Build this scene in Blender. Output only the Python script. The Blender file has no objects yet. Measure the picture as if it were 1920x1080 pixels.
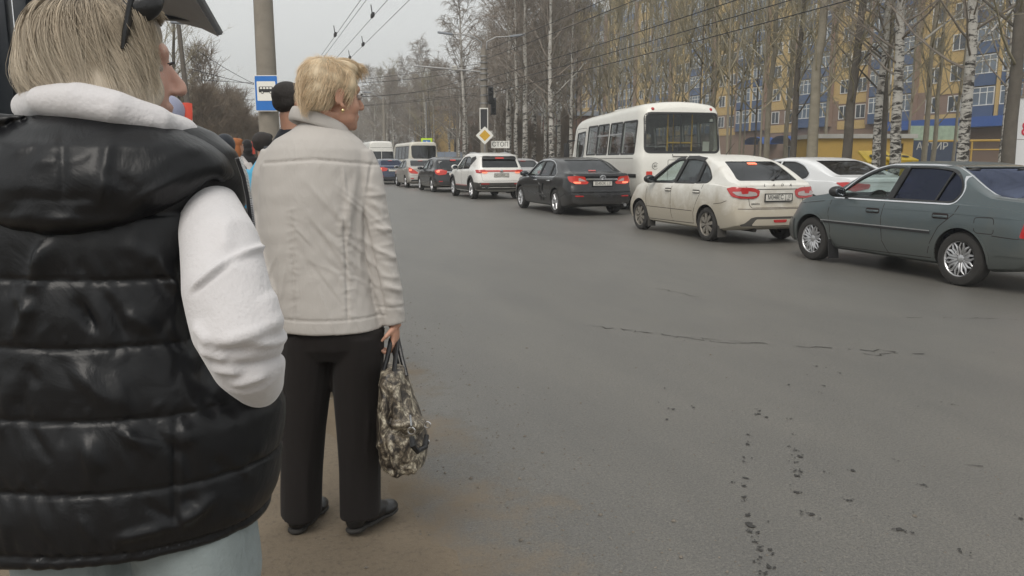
import bpy, bmesh, math, random
import numpy as np
from mathutils import Vector, Matrix
from mathutils.bvhtree import BVHTree
from mathutils.geometry import delaunay_2d_cdt

# ------------------------------------------------------------------ camera, sky, sun, exposure
SC = bpy.context.scene
COL = SC.collection
FPX, PITCH, YAW, CAMH = 1478.0, math.radians(9.23), math.radians(18.3), 1.40
cam_d = bpy.data.cameras.new('camera'); cam = bpy.data.objects.new('camera', cam_d); COL.objects.link(cam)
cam.location = (0, 0, CAMH); cam.rotation_euler = (math.pi/2 - PITCH, 0, -YAW)
cam_d.sensor_width = 36.0; cam_d.lens = FPX/1920*36.0; cam_d.clip_start = 0.05; cam_d.clip_end = 3000
SC.camera = cam
SUN_EL, SUN_AZ = math.radians(48), math.radians(215)      # azimuth clockwise from +Y: behind the camera, to the left
w = bpy.data.worlds.new('World'); SC.world = w; w.use_nodes = True
nt = w.node_tree; nt.nodes.clear()
o_ = nt.nodes.new('ShaderNodeOutputWorld'); bg = nt.nodes.new('ShaderNodeBackground')
sky = nt.nodes.new('ShaderNodeTexSky'); sky.sky_type = 'NISHITA'; sky.sun_disc = False
sky.sun_elevation = SUN_EL; sky.sun_rotation = SUN_AZ; sky.dust_density = 3.0; sky.air_density = 1.0
tc = nt.nodes.new('ShaderNodeTexCoord'); mp = nt.nodes.new('ShaderNodeMapping'); mp.inputs['Scale'].default_value = (1.2, 1.2, 5.0)
nz = nt.nodes.new('ShaderNodeTexNoise'); nz.inputs['Scale'].default_value = 1.6; nz.inputs['Detail'].default_value = 5
rp = nt.nodes.new('ShaderNodeValToRGB')
rp.color_ramp.elements[0].position = 0.25; rp.color_ramp.elements[0].color = (5.75, 5.85, 5.75, 1)
rp.color_ramp.elements[1].position = 0.8; rp.color_ramp.elements[1].color = (6.6, 6.6, 6.35, 1)
mx = nt.nodes.new('ShaderNodeMix'); mx.data_type = 'RGBA'; mx.inputs[0].default_value = 0.93
nt.links.new(tc.outputs['Generated'], mp.inputs['Vector']); nt.links.new(mp.outputs[0], nz.inputs['Vector'])
nt.links.new(nz.outputs['Fac'], rp.inputs['Fac']); nt.links.new(sky.outputs[0], mx.inputs[6]); nt.links.new(rp.outputs[0], mx.inputs[7])
nt.links.new(mx.outputs[2], bg.inputs['Color']); bg.inputs['Strength'].default_value = 0.10
nt.links.new(bg.outputs[0], o_.inputs['Surface'])
sun_d = bpy.data.lights.new('sun', 'SUN'); sun_d.energy = 1.5; sun_d.angle = math.radians(38); sun_d.color = (1.0, 0.95, 0.88)
sun = bpy.data.objects.new('sun', sun_d); COL.objects.link(sun)
_sd = Vector((math.sin(SUN_AZ)*math.cos(SUN_EL), math.cos(SUN_AZ)*math.cos(SUN_EL), math.sin(SUN_EL)))
sun.rotation_euler = (-_sd).to_track_quat('-Z', 'Y').to_euler()
SC.view_settings.view_transform = 'Standard'; SC.view_settings.look = 'None'
SC.view_settings.exposure = 0.52; SC.view_settings.gamma = 1.0; SC.view_settings.use_curve_mapping = False
SC.render.engine = 'CYCLES'
SC.cycles.max_bounces = 6; SC.cycles.transparent_max_bounces = 12; SC.cycles.glossy_bounces = 3; SC.cycles.transmission_bounces = 4
SC.cycles.use_denoising = True

# ------------------------------------------------------------------ picture geometry -> place
CP, SP_, CY, SY = math.cos(PITCH), math.sin(PITCH), math.cos(YAW), math.sin(YAW)
def cam2world(xc, yc, z=0.0):
    return Vector((xc*CY + yc*SY, -xc*SY + yc*CY, z))
def PC(px, py, d):
    """point seen at (px,py) at horizontal distance d in front of the camera, in camera-aligned ground axes"""
    a, b = (px-960)/FPX, (540-py)/FPX
    y = CP + b*SP_; z = b*CP - SP_
    return Vector((d*a/y, d, CAMH + d*z/y))
def PW(px, py, d):
    v = PC(px, py, d); return cam2world(v.x, v.y, v.z)
def GW(px, py, h=0.0):
    a, b = (px-960)/FPX, (540-py)/FPX
    y = CP + b*SP_; z = b*CP - SP_
    t = (h-CAMH)/z
    return cam2world(t*a, t*y, h)
def XROW(px, X):
    """Y of the place on the line x = X (parallel to the road) that shows in column px"""
    a = (px-960)/FPX/0.995
    return X*(CY - a*SY)/(SY + a*CY)

# ------------------------------------------------------------------ object helpers
def mesh_from(verts, faces, name='m', smooth=True, sharp=None):
    me = bpy.data.meshes.new(name)
    me.from_pydata([tuple(v) for v in verts], [], [tuple(f) for f in faces])
    me.validate(clean_customdata=False)
    fin(me, smooth, sharp); return me
def fin(me, smooth=True, sharp=None):
    bm = bmesh.new(); bm.from_mesh(me); bmesh.ops.recalc_face_normals(bm, faces=bm.faces[:]); bm.to_mesh(me); bm.free()
    me.polygons.foreach_set('use_smooth', [smooth]*len(me.polygons))
    if smooth and sharp: me.set_sharp_from_angle(angle=math.radians(sharp))
    me.update()
def link(name, me, mat=None, parent=None, loc=None, rot=None):
    o = bpy.data.objects.new(name, me); COL.objects.link(o)
    if mat is not None and me is not None:
        ms = mat if isinstance(mat, (list, tuple)) else [mat]
        me.materials.clear()
        for m in ms: me.materials.append(m)
    if parent is not None: o.parent = parent
    if loc is not None: o.location = loc
    if rot is not None: o.rotation_euler = rot
    return o
def tag(o, label=None, cat=None, group=None, kind=None):
    if label: o['label'] = label
    if cat: o['category'] = cat
    if group: o['group'] = group
    if kind: o['kind'] = kind
    return o
def empty(name, loc=(0, 0, 0), rz=0.0, label=None, cat=None, group=None):
    o = bpy.data.objects.new(name, None); COL.objects.link(o); o.location = loc; o.rotation_euler = (0, 0, rz)
    o.empty_display_size = 0.1
    return tag(o, label, cat, group)
def copy_tree(o, parent=None):
    c = o.copy(); COL.objects.link(c); c.parent = parent
    for ch in list(o.children): copy_tree(ch, c)
    return c

class MB:
    """collects shapes for one mesh"""
    def __init__(s): s.v = []; s.f = []
    def add(s, V, F):
        n = len(s.v); s.v += [tuple(p) for p in V]; s.f += [tuple(i+n for i in f) for f in F]; return s
    def box(s, c, d, R=None, bev=0.0):
        bm = bmesh.new(); bmesh.ops.create_cube(bm, size=1.0)
        for v in bm.verts: v.co = Vector((v.co.x*d[0], v.co.y*d[1], v.co.z*d[2]))
        if bev > 0: bmesh.ops.bevel(bm, geom=bm.edges[:], offset=bev, segments=2, affect='EDGES', profile=0.6)
        bm.verts.index_update()
        V = [(R @ v.co if R else v.co) + Vector(c) for v in bm.verts]; F = [[v.index for v in f.verts] for f in bm.faces]
        bm.free(); return s.add(V, F)
    def tube(s, pts, rad, n=8, cap=True, closed=False):
        pts = [Vector(p) for p in pts]; m = len(pts)
        if not isinstance(rad, (list, tuple)): rad = [rad]*m
        V = []; F = []; up = None
        for i, p in enumerate(pts):
            if closed: t = pts[(i+1) % m]-pts[i-1]
            else: t = pts[min(i+1, m-1)]-pts[max(i-1, 0)]
            if t.length < 1e-9: t = Vector((0, 0, 1))
            t.normalize()
            if up is None:
                up = Vector((0, 0, 1)) if abs(t.z) < 0.9 else Vector((1, 0, 0))
            a = (up - t*up.dot(t))
            if a.length < 1e-6: a = t.orthogonal()
            a.normalize(); up = a; b = t.cross(a)
            r = rad[i]; ra, rb = r if isinstance(r, (list, tuple)) else (r, r)
            for k in range(n):
                th = 2*math.pi*k/n
                V.append(p + a*(ra*math.cos(th)) + b*(rb*math.sin(th)))
        L = m if closed else m-1
        for i in range(L):
            j = (i+1) % m
            for k in range(n):
                F.append((i*n+k, i*n+(k+1) % n, j*n+(k+1) % n, j*n+k))
        if cap and not closed:
            F.append(tuple(range(n-1, -1, -1))); F.append(tuple((m-1)*n+k for k in range(n)))
        return s.add(V, F)
    def lathe(s, prof, n=24, c=(0, 0, 0), axis='Z', a0=0.0):
        V = []; F = []; m = len(prof)
        for k in range(n):
            th = 2*math.pi*k/n + a0
            for r, h in prof:
                x, y = r*math.cos(th), r*math.sin(th)
                if axis == 'Z': p = (x, y, h)
                elif axis == 'X': p = (h, x, y)
                else: p = (x, h, y)
                V.append((p[0]+c[0], p[1]+c[1], p[2]+c[2]))
        for k in range(n):
            k2 = (k+1) % n
            for i in range(m-1):
                F.append((k*m+i, k2*m+i, k2*m+i+1, k*m+i+1))
        return s.add(V, F)
    def ell(s, c, r, R=None, nu=16, nv=10):
        V = [] ; F = []
        for j in range(nv+1):
            ph = math.pi*j/nv
            for i in range(nu):
                th = 2*math.pi*i/nu
                p = Vector((r[0]*math.sin(ph)*math.cos(th), r[1]*math.sin(ph)*math.sin(th), r[2]*math.cos(ph)))
                V.append((R @ p if R else p) + Vector(c))
        for j in range(nv):
            for i in range(nu):
                a, b, c2, d = j*nu+i, j*nu+(i+1) % nu, (j+1)*nu+(i+1) % nu, (j+1)*nu+i
                if j == 0: F.append((a, c2, d))
                elif j == nv-1: F.append((a, b, d))
                else: F.append((a, b, c2, d))
        return s.add(V, F)
    def rings(s, R, n=32, ex=2.0):
        """stack of horizontal ellipse rings (cx, cy, z, rx, ry), closed at both ends"""
        V = []; F = []
        for (cx, cy, z, rx, ry) in R:
            for k in range(n):
                th = 2*math.pi*k/n; c, q = math.cos(th), math.sin(th)
                V.append((cx+rx*math.copysign(abs(c)**(2/ex), c), cy+ry*math.copysign(abs(q)**(2/ex), q), z))
        for i in range(len(R)-1):
            for k in range(n): F.append((i*n+k, i*n+(k+1) % n, (i+1)*n+(k+1) % n, (i+1)*n+k))
        F.append(tuple(range(n-1, -1, -1))); F.append(tuple((len(R)-1)*n+k for k in range(n)))
        return s.add(V, F)
    def prism(s, poly, y0, y1, axis='Y'):
        """polygon (a,b) extruded; axis Y: (a,y,b); axis X: (x,a,b); axis Z: (a,b,z)"""
        n = len(poly); V = []
        for h in (y0, y1):
            for a, b in poly:
                V.append((a, h, b) if axis == 'Y' else ((h, a, b) if axis == 'X' else (a, b, h)))
        F = [tuple(range(n)), tuple(range(2*n-1, n-1, -1))] + [(i, (i+1) % n, n+(i+1) % n, n+i) for i in range(n)]
        return s.add(V, F)
    def mesh(s, name='m', smooth=True, sharp=35): return mesh_from(s.v, s.f, name, smooth, sharp)
    def build(s, name, mat, parent=None, smooth=True, sharp=35, loc=None, rot=None):
        return link(name, s.mesh(name, smooth, sharp), mat, parent, loc, rot)

WORK = bpy.data.scenes.new('workbench')      # scratch scene: modifiers are applied here, away from the finished objects; removed at the end
def work_graph():
    vl = WORK.view_layers[0]; vl.update(); return vl.depsgraph
def evaluate(me, mods, mats=None):
    o = bpy.data.objects.new('tmp', me); WORK.collection.objects.link(o)
    for typ, kw in mods:
        m = o.modifiers.new(typ.lower(), typ)
        for k, v in kw.items(): setattr(m, k, v)
    dg = work_graph()
    ev = o.evaluated_get(dg); r = bpy.data.meshes.new_from_object(ev, depsgraph=dg)
    bpy.data.objects.remove(o); return r
def remesh(mb, voxel=0.008, smooth=6, fac=0.5):
    me = mb.mesh('blob', True, None) if isinstance(mb, MB) else mb
    return evaluate(me, [('REMESH', dict(mode='VOXEL', voxel_size=voxel, use_smooth_shade=True)), ('SMOOTH', dict(iterations=smooth, factor=fac))])
def get_v(me):
    a = np.empty(len(me.vertices)*3); me.vertices.foreach_get('co', a); return a.reshape(-1, 3)
def get_n(me):
    a = np.empty(len(me.vertices)*3); me.vertex_normals.foreach_get('vector', a); return a.reshape(-1, 3)
def set_v(me, a):
    me.vertices.foreach_set('co', a.ravel()); me.update()
def bvh_of(me):
    return BVHTree.FromPolygons([v.co.copy() for v in me.vertices], [tuple(p.vertices) for p in me.polygons])
def smoothstep(a, b, x):
    t = np.clip((x-a)/(b-a), 0, 1); return t*t*(3-2*t)
_rs = np.random.RandomState(5)
_NW = [(_rs.normal(size=3), _rs.uniform(0, 6.28)) for _ in range(40)]
def wnoise(P, scale, k0=0, n=8):
    """cheap smooth noise from summed sines, about -1..1"""
    r = np.zeros(len(P))
    for i in range(n):
        d, ph = _NW[(k0+i) % 40]; r += np.sin(P @ (d*scale) + ph)
    return r/n**0.5*0.8
def fold_seg(P, p0, p1, w, amp, taper=0.35):
    """ridge along the segment p0-p1"""
    p0 = np.array(p0); d = np.array(p1)-p0; L = np.linalg.norm(d); d = d/L
    q = P-p0; t = q @ d; dist = np.linalg.norm(q-np.outer(t, d), axis=1)
    along = smoothstep(-taper*L*0.4, taper*L, t)*smoothstep(L*(1+taper*0.4), L*(1-taper), t)
    return amp*np.exp(-(dist/w)**2)*along
def pchip(pts):
    x = np.array([p[0] for p in pts], float); y = np.array([p[1] for p in pts], float)
    h = np.diff(x); dl = np.diff(y)/h; m = np.zeros(len(x)); m[0] = dl[0]; m[-1] = dl[-1]
    for i in range(1, len(x)-1):
        if dl[i-1]*dl[i] > 0:
            w1, w2 = 2*h[i]+h[i-1], h[i]+2*h[i-1]; m[i] = (w1+w2)/(w1/dl[i-1]+w2/dl[i])
    def f(t):
        t = min(max(t, x[0]), x[-1]); i = min(max(int(np.searchsorted(x, t))-1, 0), len(h)-1)
        s = (t-x[i])/h[i]
        return float((1+2*s)*(1-s)**2*y[i]+s*(1-s)**2*h[i]*m[i]+s*s*(3-2*s)*y[i+1]+s*s*(s-1)*h[i]*m[i+1])
    return f
def round_poly(pts, r=0.03, n=4):
    out = []; m = len(pts)
    rr = r if isinstance(r, (list, tuple)) else [r]*m
    for i in range(m):
        p, a, b = Vector(pts[i]), Vector(pts[i-1]), Vector(pts[(i+1) % m])
        d1, d2 = a-p, b-p; k = min(rr[i], d1.length*0.45, d2.length*0.45)
        if k < 1e-4: out.append(tuple(p)); continue
        A, B = p+d1.normalized()*k, p+d2.normalized()*k
        for j in range(n+1):
            t = j/n; out.append(tuple(A*(1-t)**2+p*2*t*(1-t)+B*t*t))
    return out
def in_poly(x, y, poly):
    r = False; n = len(poly); j = n-1
    for i in range(n):
        xi, yi = poly[i]; xj, yj = poly[j]
        if (yi > y) != (yj > y) and x < (xj-xi)*(y-yi)/(yj-yi)+xi: r = not r
        j = i
    return r
def fill_poly(poly, step):
    """triangulated polygon with inner grid points -> (points, tris, n_boundary)"""
    B = []
    m = len(poly)
    for i in range(m):
        a, b = Vector(poly[i]), Vector(poly[(i+1) % m]); k = max(1, int((b-a).length/step))
        for j in range(k): B.append(a.lerp(b, j/k))
    n = len(B); P = list(B); pl = [tuple(p) for p in B]
    xs = [p[0] for p in pl]; ys = [p[1] for p in pl]
    y = min(ys)+step*0.6
    while y < max(ys)-step*0.4:
        x = min(xs)+step*0.6
        while x < max(xs)-step*0.4:
            if in_poly(x, y, pl) and min((x-q[0])**2+(y-q[1])**2 for q in pl) > (step*0.4)**2: P.append(Vector((x, y)))
            x += step
        y += step
    r = delaunay_2d_cdt(P, [(i, (i+1) % n) for i in range(n)], [], 1, 1e-6)
    return [tuple(p) for p in r[0]], [tuple(f) for f in r[2]]
def text_mesh(s, size, depth=0.004, align='CENTER', sx=1.0):
    c = bpy.data.curves.new('t', 'FONT'); c.body = s; c.size = size; c.extrude = depth/2; c.align_x = align; c.align_y = 'CENTER'
    o = bpy.data.objects.new('t', c); WORK.collection.objects.link(o)
    dg = work_graph()
    me = bpy.data.meshes.new_from_object(o.evaluated_get(dg), depsgraph=dg); bpy.data.objects.remove(o)
    a = get_v(me); a[:, 0] *= sx; set_v(me, a); return me

# ------------------------------------------------------------------ materials
def _n(nt, t, **kw):
    n = nt.nodes.new('ShaderNode'+t)
    for k, v in kw.items():
        if hasattr(n, k): setattr(n, k, v)
        else: n.inputs[k.replace('_', ' ')].default_value = v
    return n
def newmat(name):
    m = bpy.data.materials.new(name); m.use_nodes = True; nt = m.node_tree
    return m, nt, nt.nodes['Principled BSDF']
def mixc(nt, fac, a, b):
    m = nt.nodes.new('ShaderNodeMix'); m.data_type = 'RGBA'
    for i, v in ((0, fac), (6, a), (7, b)):
        if hasattr(v, 'links'): nt.links.new(v, m.inputs[i])
        elif i == 0: m.inputs[0].default_value = v
        else: m.inputs[i].default_value = (*v[:3], 1)
    return m.outputs[2]
def ramp(nt, fac, p0, p1, c0=(0, 0, 0), c1=(1, 1, 1)):
    r = nt.nodes.new('ShaderNodeValToRGB'); e = r.color_ramp.elements
    e[0].position = p0; e[1].position = p1; e[0].color = (*c0, 1); e[1].color = (*c1, 1)
    nt.links.new(fac, r.inputs['Fac']); return r.outputs['Color']
def coords(nt, kind='Object', scale=(1, 1, 1), rot=(0, 0, 0)):
    t = nt.nodes.new('ShaderNodeTexCoord'); m = nt.nodes.new('ShaderNodeMapping'); m.inputs['Scale'].default_value = scale; m.inputs['Rotation'].default_value = rot
    nt.links.new(t.outputs[kind], m.inputs['Vector']); return m.outputs[0]
def noise(nt, vec, scale, detail=4, rough=0.55, dist=0.0):
    n = _n(nt, 'TexNoise', Scale=scale, Detail=detail, Roughness=rough, Distortion=dist); nt.links.new(vec, n.inputs['Vector']); return n.outputs['Fac']
def bump(nt, bsdf, h, strength=0.3, dist=0.01):
    b = _n(nt, 'Bump', Strength=strength, Distance=dist); nt.links.new(h, b.inputs['Height']); nt.links.new(b.outputs[0], bsdf.inputs['Normal']); return b
def M(name, col, rough=0.6, metal=0.0, coat=0.0, var=0.12, vs=6.0, bmp=0.0, bs=60.0, spec=0.5, emit=None, es=0.0):
    m, nt, b = newmat(name); v = coords(nt)
    b.inputs['Roughness'].default_value = rough; b.inputs['Metallic'].default_value = metal
    b.inputs['Coat Weight'].default_value = coat; b.inputs['Coat Roughness'].default_value = 0.05; b.inputs['Specular IOR Level'].default_value = spec
    if var > 0:
        f = noise(nt, v, vs, 5, 0.6)
        c = mixc(nt, f, [x*(1-var*1.6) for x in col], [min(1, x*(1+var*1.6)) for x in col]); nt.links.new(c, b.inputs['Base Color'])
    else: b.inputs['Base Color'].default_value = (*col, 1)
    if bmp > 0: bump(nt, b, noise(nt, v, bs, 4), bmp, 0.01)
    if emit: b.inputs['Emission Color'].default_value = (*emit, 1); b.inputs['Emission Strength'].default_value = es
    return m
def glass_mat(name, tint, refl=0.06, rough=0.02, rc=(0.95, 0.97, 1)):
    """thin window pane: tinted see-through plus a Fresnel mirror"""
    m = bpy.data.materials.new(name); m.use_nodes = True; nt = m.node_tree; nt.nodes.clear()
    o = nt.nodes.new('ShaderNodeOutputMaterial'); tr = nt.nodes.new('ShaderNodeBsdfTransparent'); gl = nt.nodes.new('ShaderNodeBsdfGlossy')
    tr.inputs[0].default_value = (*tint, 1); gl.inputs['Roughness'].default_value = rough; gl.inputs['Color'].default_value = (*rc, 1)
    lw = nt.nodes.new('ShaderNodeLayerWeight'); lw.inputs['Blend'].default_value = 0.5
    pw = nt.nodes.new('ShaderNodeMath'); pw.operation = 'POWER'; pw.inputs[1].default_value = 5.0; nt.links.new(lw.outputs['Facing'], pw.inputs[0])
    ad = nt.nodes.new('ShaderNodeMath'); ad.operation = 'MULTIPLY_ADD'; ad.inputs[1].default_value = 0.7; ad.inputs[2].default_value = 0.03+refl*0.6
    ms = nt.nodes.new('ShaderNodeMixShader'); nt.links.new(pw.outputs[0], ad.inputs[0]); nt.links.new(ad.outputs[0], ms.inputs[0])
    nt.links.new(tr.outputs[0], ms.inputs[1]); nt.links.new(gl.outputs[0], ms.inputs[2]); nt.links.new(ms.outputs[0], o.inputs['Surface'])
    return m
def paint_mat(name, col, dirt=0.0, dirtcol=(0.32, 0.26, 0.18), metal=0.0, rough=0.3, ztop=0.9):
    """car paint with road dust that thickens towards the sills"""
    m, nt, b = newmat(name); v = coords(nt)
    b.inputs['Coat Weight'].default_value = 0.6 - 0.4*dirt; b.inputs['Specular IOR Level'].default_value = 0.35; b.inputs['Coat Roughness'].default_value = 0.06+0.25*dirt
    b.inputs['Metallic'].default_value = metal
    sx = nt.nodes.new('ShaderNodeSeparateXYZ'); nt.links.new(v, sx.inputs[0])
    f = noise(nt, v, 3.5, 6, 0.65, 0.4)
    mr = _n(nt, 'MapRange'); mr.inputs[1].default_value = ztop; mr.inputs[2].default_value = 0.15; mr.inputs[3].default_value = 0.0; mr.inputs[4].default_value = 1.0
    nt.links.new(sx.outputs[2], mr.inputs[0])
    mu = _n(nt, 'Math', operation='MULTIPLY_ADD'); nt.links.new(f, mu.inputs[0]); mu.inputs[1].default_value = 0.9; nt.links.new(mr.outputs[0], mu.inputs[2])
    k = ramp(nt, mu.outputs[0], 0.45, 1.6, (0.02*dirt,)*3, (min(1, dirt),)*3)
    nt.links.new(mixc(nt, k, col, dirtcol), b.inputs['Base Color'])
    r = mixc(nt, k, (rough,)*3, (0.85,)*3); nt.links.new(r, b.inputs['Roughness'])
    return m
MAT = {}
MAT['rubber'] = M('rubber', (0.03, 0.028, 0.026), 0.85, var=0.25, vs=14, bmp=0.2, bs=90)
MAT['black_plastic'] = M('black_plastic', (0.018, 0.018, 0.019), 0.55, var=0.15)
MAT['dusty_plastic'] = M('dusty_plastic', (0.06, 0.056, 0.05), 0.75, var=0.25, vs=5)
MAT['well'] = M('wheel_well', (0.012, 0.011, 0.010), 0.95, var=0.2)
MAT['interior'] = M('interior', (0.035, 0.035, 0.038), 0.9, var=0.2)
MAT['seat_grey'] = M('seat_grey', (0.07, 0.07, 0.075), 0.9, var=0.2)
MAT['chrome'] = M('chrome', (0.75, 0.76, 0.78), 0.18, 1.0, var=0.05)
MAT['alloy'] = M('alloy', (0.55, 0.55, 0.56), 0.32, 0.9, var=0.12, vs=20)
MAT['hubcap'] = M('hubcap', (0.24, 0.22, 0.19), 0.6, 0.3, var=0.3, vs=14)
MAT['brake'] = M('brake', (0.06, 0.055, 0.05), 0.7, 0.4, var=0.3)
MAT['mirror'] = M('mirror', (0.10, 0.11, 0.12), 0.12, 0.9, var=0.0)
MAT['glass_clear'] = glass_mat('glass_clear', (0.84, 0.88, 0.87), 0.0)
MAT['glass_tint'] = glass_mat('glass_tint', (0.33, 0.35, 0.37), 0.06)
MAT['glass_dark'] = glass_mat('glass_dark', (0.16, 0.165, 0.17), 0.07)
MAT['glass_blue'] = glass_mat('glass_blue', (0.10, 0.115, 0.22), 0.05, 0.08, (0.60, 0.68, 0.95))
MAT['plate_white'] = M('plate_white', (0.62, 0.60, 0.55), 0.5, var=0.1, vs=20)
MAT['ink'] = M('ink', (0.02, 0.02, 0.022), 0.6, var=0.0)
MAT['red_lens'] = M('red_lens', (0.42, 0.02, 0.02), 0.15, coat=0.8, var=0.1, vs=30)
MAT['red_lit'] = M('red_lit', (0.36, 0.018, 0.015), 0.2, coat=0.6, var=0.0, emit=(1.0, 0.10, 0.05), es=0.12)
MAT['red_glow'] = M('red_glow', (0.8, 0.1, 0.05), 0.3, var=0.0, emit=(1.0, 0.30, 0.16), es=0.75)
MAT['clear_lens'] = M('clear_lens', (0.40, 0.34, 0.33), 0.15, coat=0.8, var=0.15, vs=40)
MAT['amber_lens'] = M('amber_lens', (0.6, 0.25, 0.06), 0.2, coat=0.8, var=0.1)
MAT['warm_lit'] = M('warm_lit', (0.9, 0.7, 0.5), 0.3, var=0.0, emit=(1.0, 0.75, 0.5), es=2.0)
MAT['seam'] = M('seam', (0.02, 0.012, 0.012), 0.9, var=0.0)
# ------------------------------------------------------------------ ground, road, shoulder
def ground_mat():
    m, nt, b = newmat('soil'); v = coords(nt)
    f = noise(nt, v, 0.35, 6, 0.65); g = noise(nt, v, 7.0, 6, 0.7)
    c = mixc(nt, ramp(nt, f, 0.4, 0.62), (0.085, 0.072, 0.05), (0.07, 0.075, 0.035))
    c = mixc(nt, ramp(nt, g, 0.35, 0.75), c, (0.13, 0.115, 0.085))
    nt.links.new(c, b.inputs['Base Color']); b.inputs['Roughness'].default_value = 0.95; bump(nt, b, g, 0.6, 0.05); return m
def dirt_mat():
    m, nt, b = newmat('trodden_dirt'); v = coords(nt)
    f = noise(nt, v, 1.3, 6, 0.6, 0.3); g = noise(nt, v, 45, 5, 0.75); h = noise(nt, v, 260, 3, 0.7)
    c = mixc(nt, ramp(nt, f, 0.3, 0.7), (0.150, 0.118, 0.084), (0.215, 0.172, 0.122))
    c = mixc(nt, ramp(nt, g, 0.50, 0.70, (0, 0, 0), (0.75,)*3), c, (0.095, 0.079, 0.06))
    c = mixc(nt, ramp(nt, h, 0.60, 0.70, (0, 0, 0), (0.8,)*3), c, (0.33, 0.29, 0.235))
    nt.links.new(c, b.inputs['Base Color']); b.inputs['Roughness'].default_value = 0.95; bump(nt, b, g, 0.35, 0.012); return m
def asphalt_mat():
    m, nt, b = newmat('asphalt'); v = coords(nt)
    big = noise(nt, coords(nt, scale=(1.0, 0.22, 1)), 0.55, 5, 0.6, 0.5); mid = noise(nt, coords(nt, scale=(1, 0.5, 1)), 1.7, 6, 0.65)
    fine = noise(nt, v, 110, 3, 0.8); vf = noise(nt, v, 320, 2, 0.8)
    c = mixc(nt, ramp(nt, big, 0.32, 0.68), (0.100, 0.096, 0.088), (0.130, 0.124, 0.112))
    c = mixc(nt, ramp(nt, mid, 0.40, 0.80, (0, 0, 0), (0.55,)*3), c, (0.150, 0.140, 0.120))
    vo = _n(nt, 'TexVoronoi', Scale=95.0, Randomness=1.0); nt.links.new(v, vo.inputs['Vector'])
    c = mixc(nt, ramp(nt, vo.outputs['Distance'], 0.10, 0.42, (0.8,)*3, (0, 0, 0)), c, (0.175, 0.162, 0.14))
    c = mixc(nt, ramp(nt, fine, 0.34, 0.52, (1,)*3, (0, 0, 0)), c, (0.042, 0.040, 0.037))
    c = mixc(nt, ramp(nt, vf, 0.62, 0.70, (0, 0, 0), (0.8,)*3), c, (0.32, 0.30, 0.26))
    pa = noise(nt, coords(nt, scale=(1, .30, 1)), 1.6, 7, 0.7, 0.3); sp2 = noise(nt, v, 62, 4, 0.85)
    mp_ = _n(nt, 'Math', operation='MULTIPLY_ADD'); nt.links.new(pa, mp_.inputs[0]); mp_.inputs[1].default_value = 0.30; nt.links.new(sp2, mp_.inputs[2])
    c = mixc(nt, ramp(nt, mp_.outputs[0], 0.68, 0.82, (0, 0, 0), (0.65,)*3), c, (0.20, 0.187, 0.16))
    c = mixc(nt, ramp(nt, mp_.outputs[0], 0.46, 0.61, (0.6,)*3, (0, 0, 0)), c, (0.062, 0.060, 0.056))
    # sand blown from the shoulder: ragged band along the edge
    sx = nt.nodes.new('ShaderNodeSeparateXYZ'); nt.links.new(v, sx.inputs[0])
    ed = noise(nt, v, 1.1, 7, 0.7); ma = _n(nt, 'Math', operation='MULTIPLY_ADD'); nt.links.new(ed, ma.inputs[0]); ma.inputs[1].default_value = -1.9; xo = _n(nt, 'Math', operation='ADD'); xo.inputs[1].default_value = 0.88; nt.links.new(sx.outputs[0], xo.inputs[0]); nt.links.new(xo.outputs[0], ma.inputs[2])
    k = ramp(nt, ma.outputs[0], 0.34, 1.0, (1, 1, 1), (0, 0, 0))
    gr = noise(nt, v, 70, 4, 0.8); mk = _n(nt, 'Math', operation='MULTIPLY_ADD'); nt.links.new(gr, mk.inputs[0]); mk.inputs[1].default_value = 0.7; nt.links.new(k, mk.inputs[2])
    dv = noise(nt, v, 1.3, 6, 0.6, 0.3); dc = mixc(nt, ramp(nt, dv, 0.3, 0.7), (0.150, 0.118, 0.084), (0.215, 0.172, 0.122))
    c = mixc(nt, ramp(nt, mk.outputs[0], 0.45, 1.1), c, dc)
    nt.links.new(c, b.inputs['Base Color']); nt.links.new(mixc(nt, k, (0.46,)*3, (0.95,)*3), b.inputs['Roughness']); nt.links.new(mixc(nt, k, (0.85,)*3, (0.1,)*3), b.inputs['Specular IOR Level'])
    bump(nt, b, fine, 0.5, 0.006); return m
MAT['soil'] = ground_mat(); MAT['dirt'] = dirt_mat(); MAT['asphalt'] = asphalt_mat()
MAT['tar'] = M('tar', (0.034, 0.032, 0.03), 0.7, var=0.2, vs=30)
MAT['crack'] = M('crack', (0.045, 0.042, 0.038), 0.9, var=0.3, vs=30)
MAT['kerb'] = M('kerb', (0.30, 0.28, 0.25), 0.9, var=0.2, vs=3, bmp=0.3)

def sheet(name, xs, ys, zf, mat):
    V = [(x, y, zf(x, y)) for y in ys for x in xs]; n = len(xs)
    F = [(j*n+i, j*n+i+1, (j+1)*n+i+1, (j+1)*n+i) for j in range(len(ys)-1) for i in range(n-1)]
    return tag(link(name, mesh_from(V, F, name), mat), kind='structure')
sheet('ground', [-500, -300, -60, -8, 15, 25, 40, 80, 300, 500], [-100, -40, 0, 40, 80, 160, 400, 900], lambda x, y: -0.02, MAT['soil'])
road = sheet('road', [0.3, 1.5, 4, 7, 10, 14.2], [-30, 0, 20, 60, 120, 300, 900], lambda x, y: 0.0, MAT['asphalt'])
def shz(x, y):
    e = 0.50+0.12*math.sin(y*0.9+0.6)+0.09*math.sin(y*2.3+1)+0.05*math.sin(y*5.7)+0.03*math.sin(y*13.1)
    d = e-x
    if d < -0.05: return -0.012
    return -0.004+0.034*min(1, (d+0.05)/0.55)**0.8 + 0.004*math.sin(x*3+y*2.2)*min(1, max(0, d))
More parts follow.
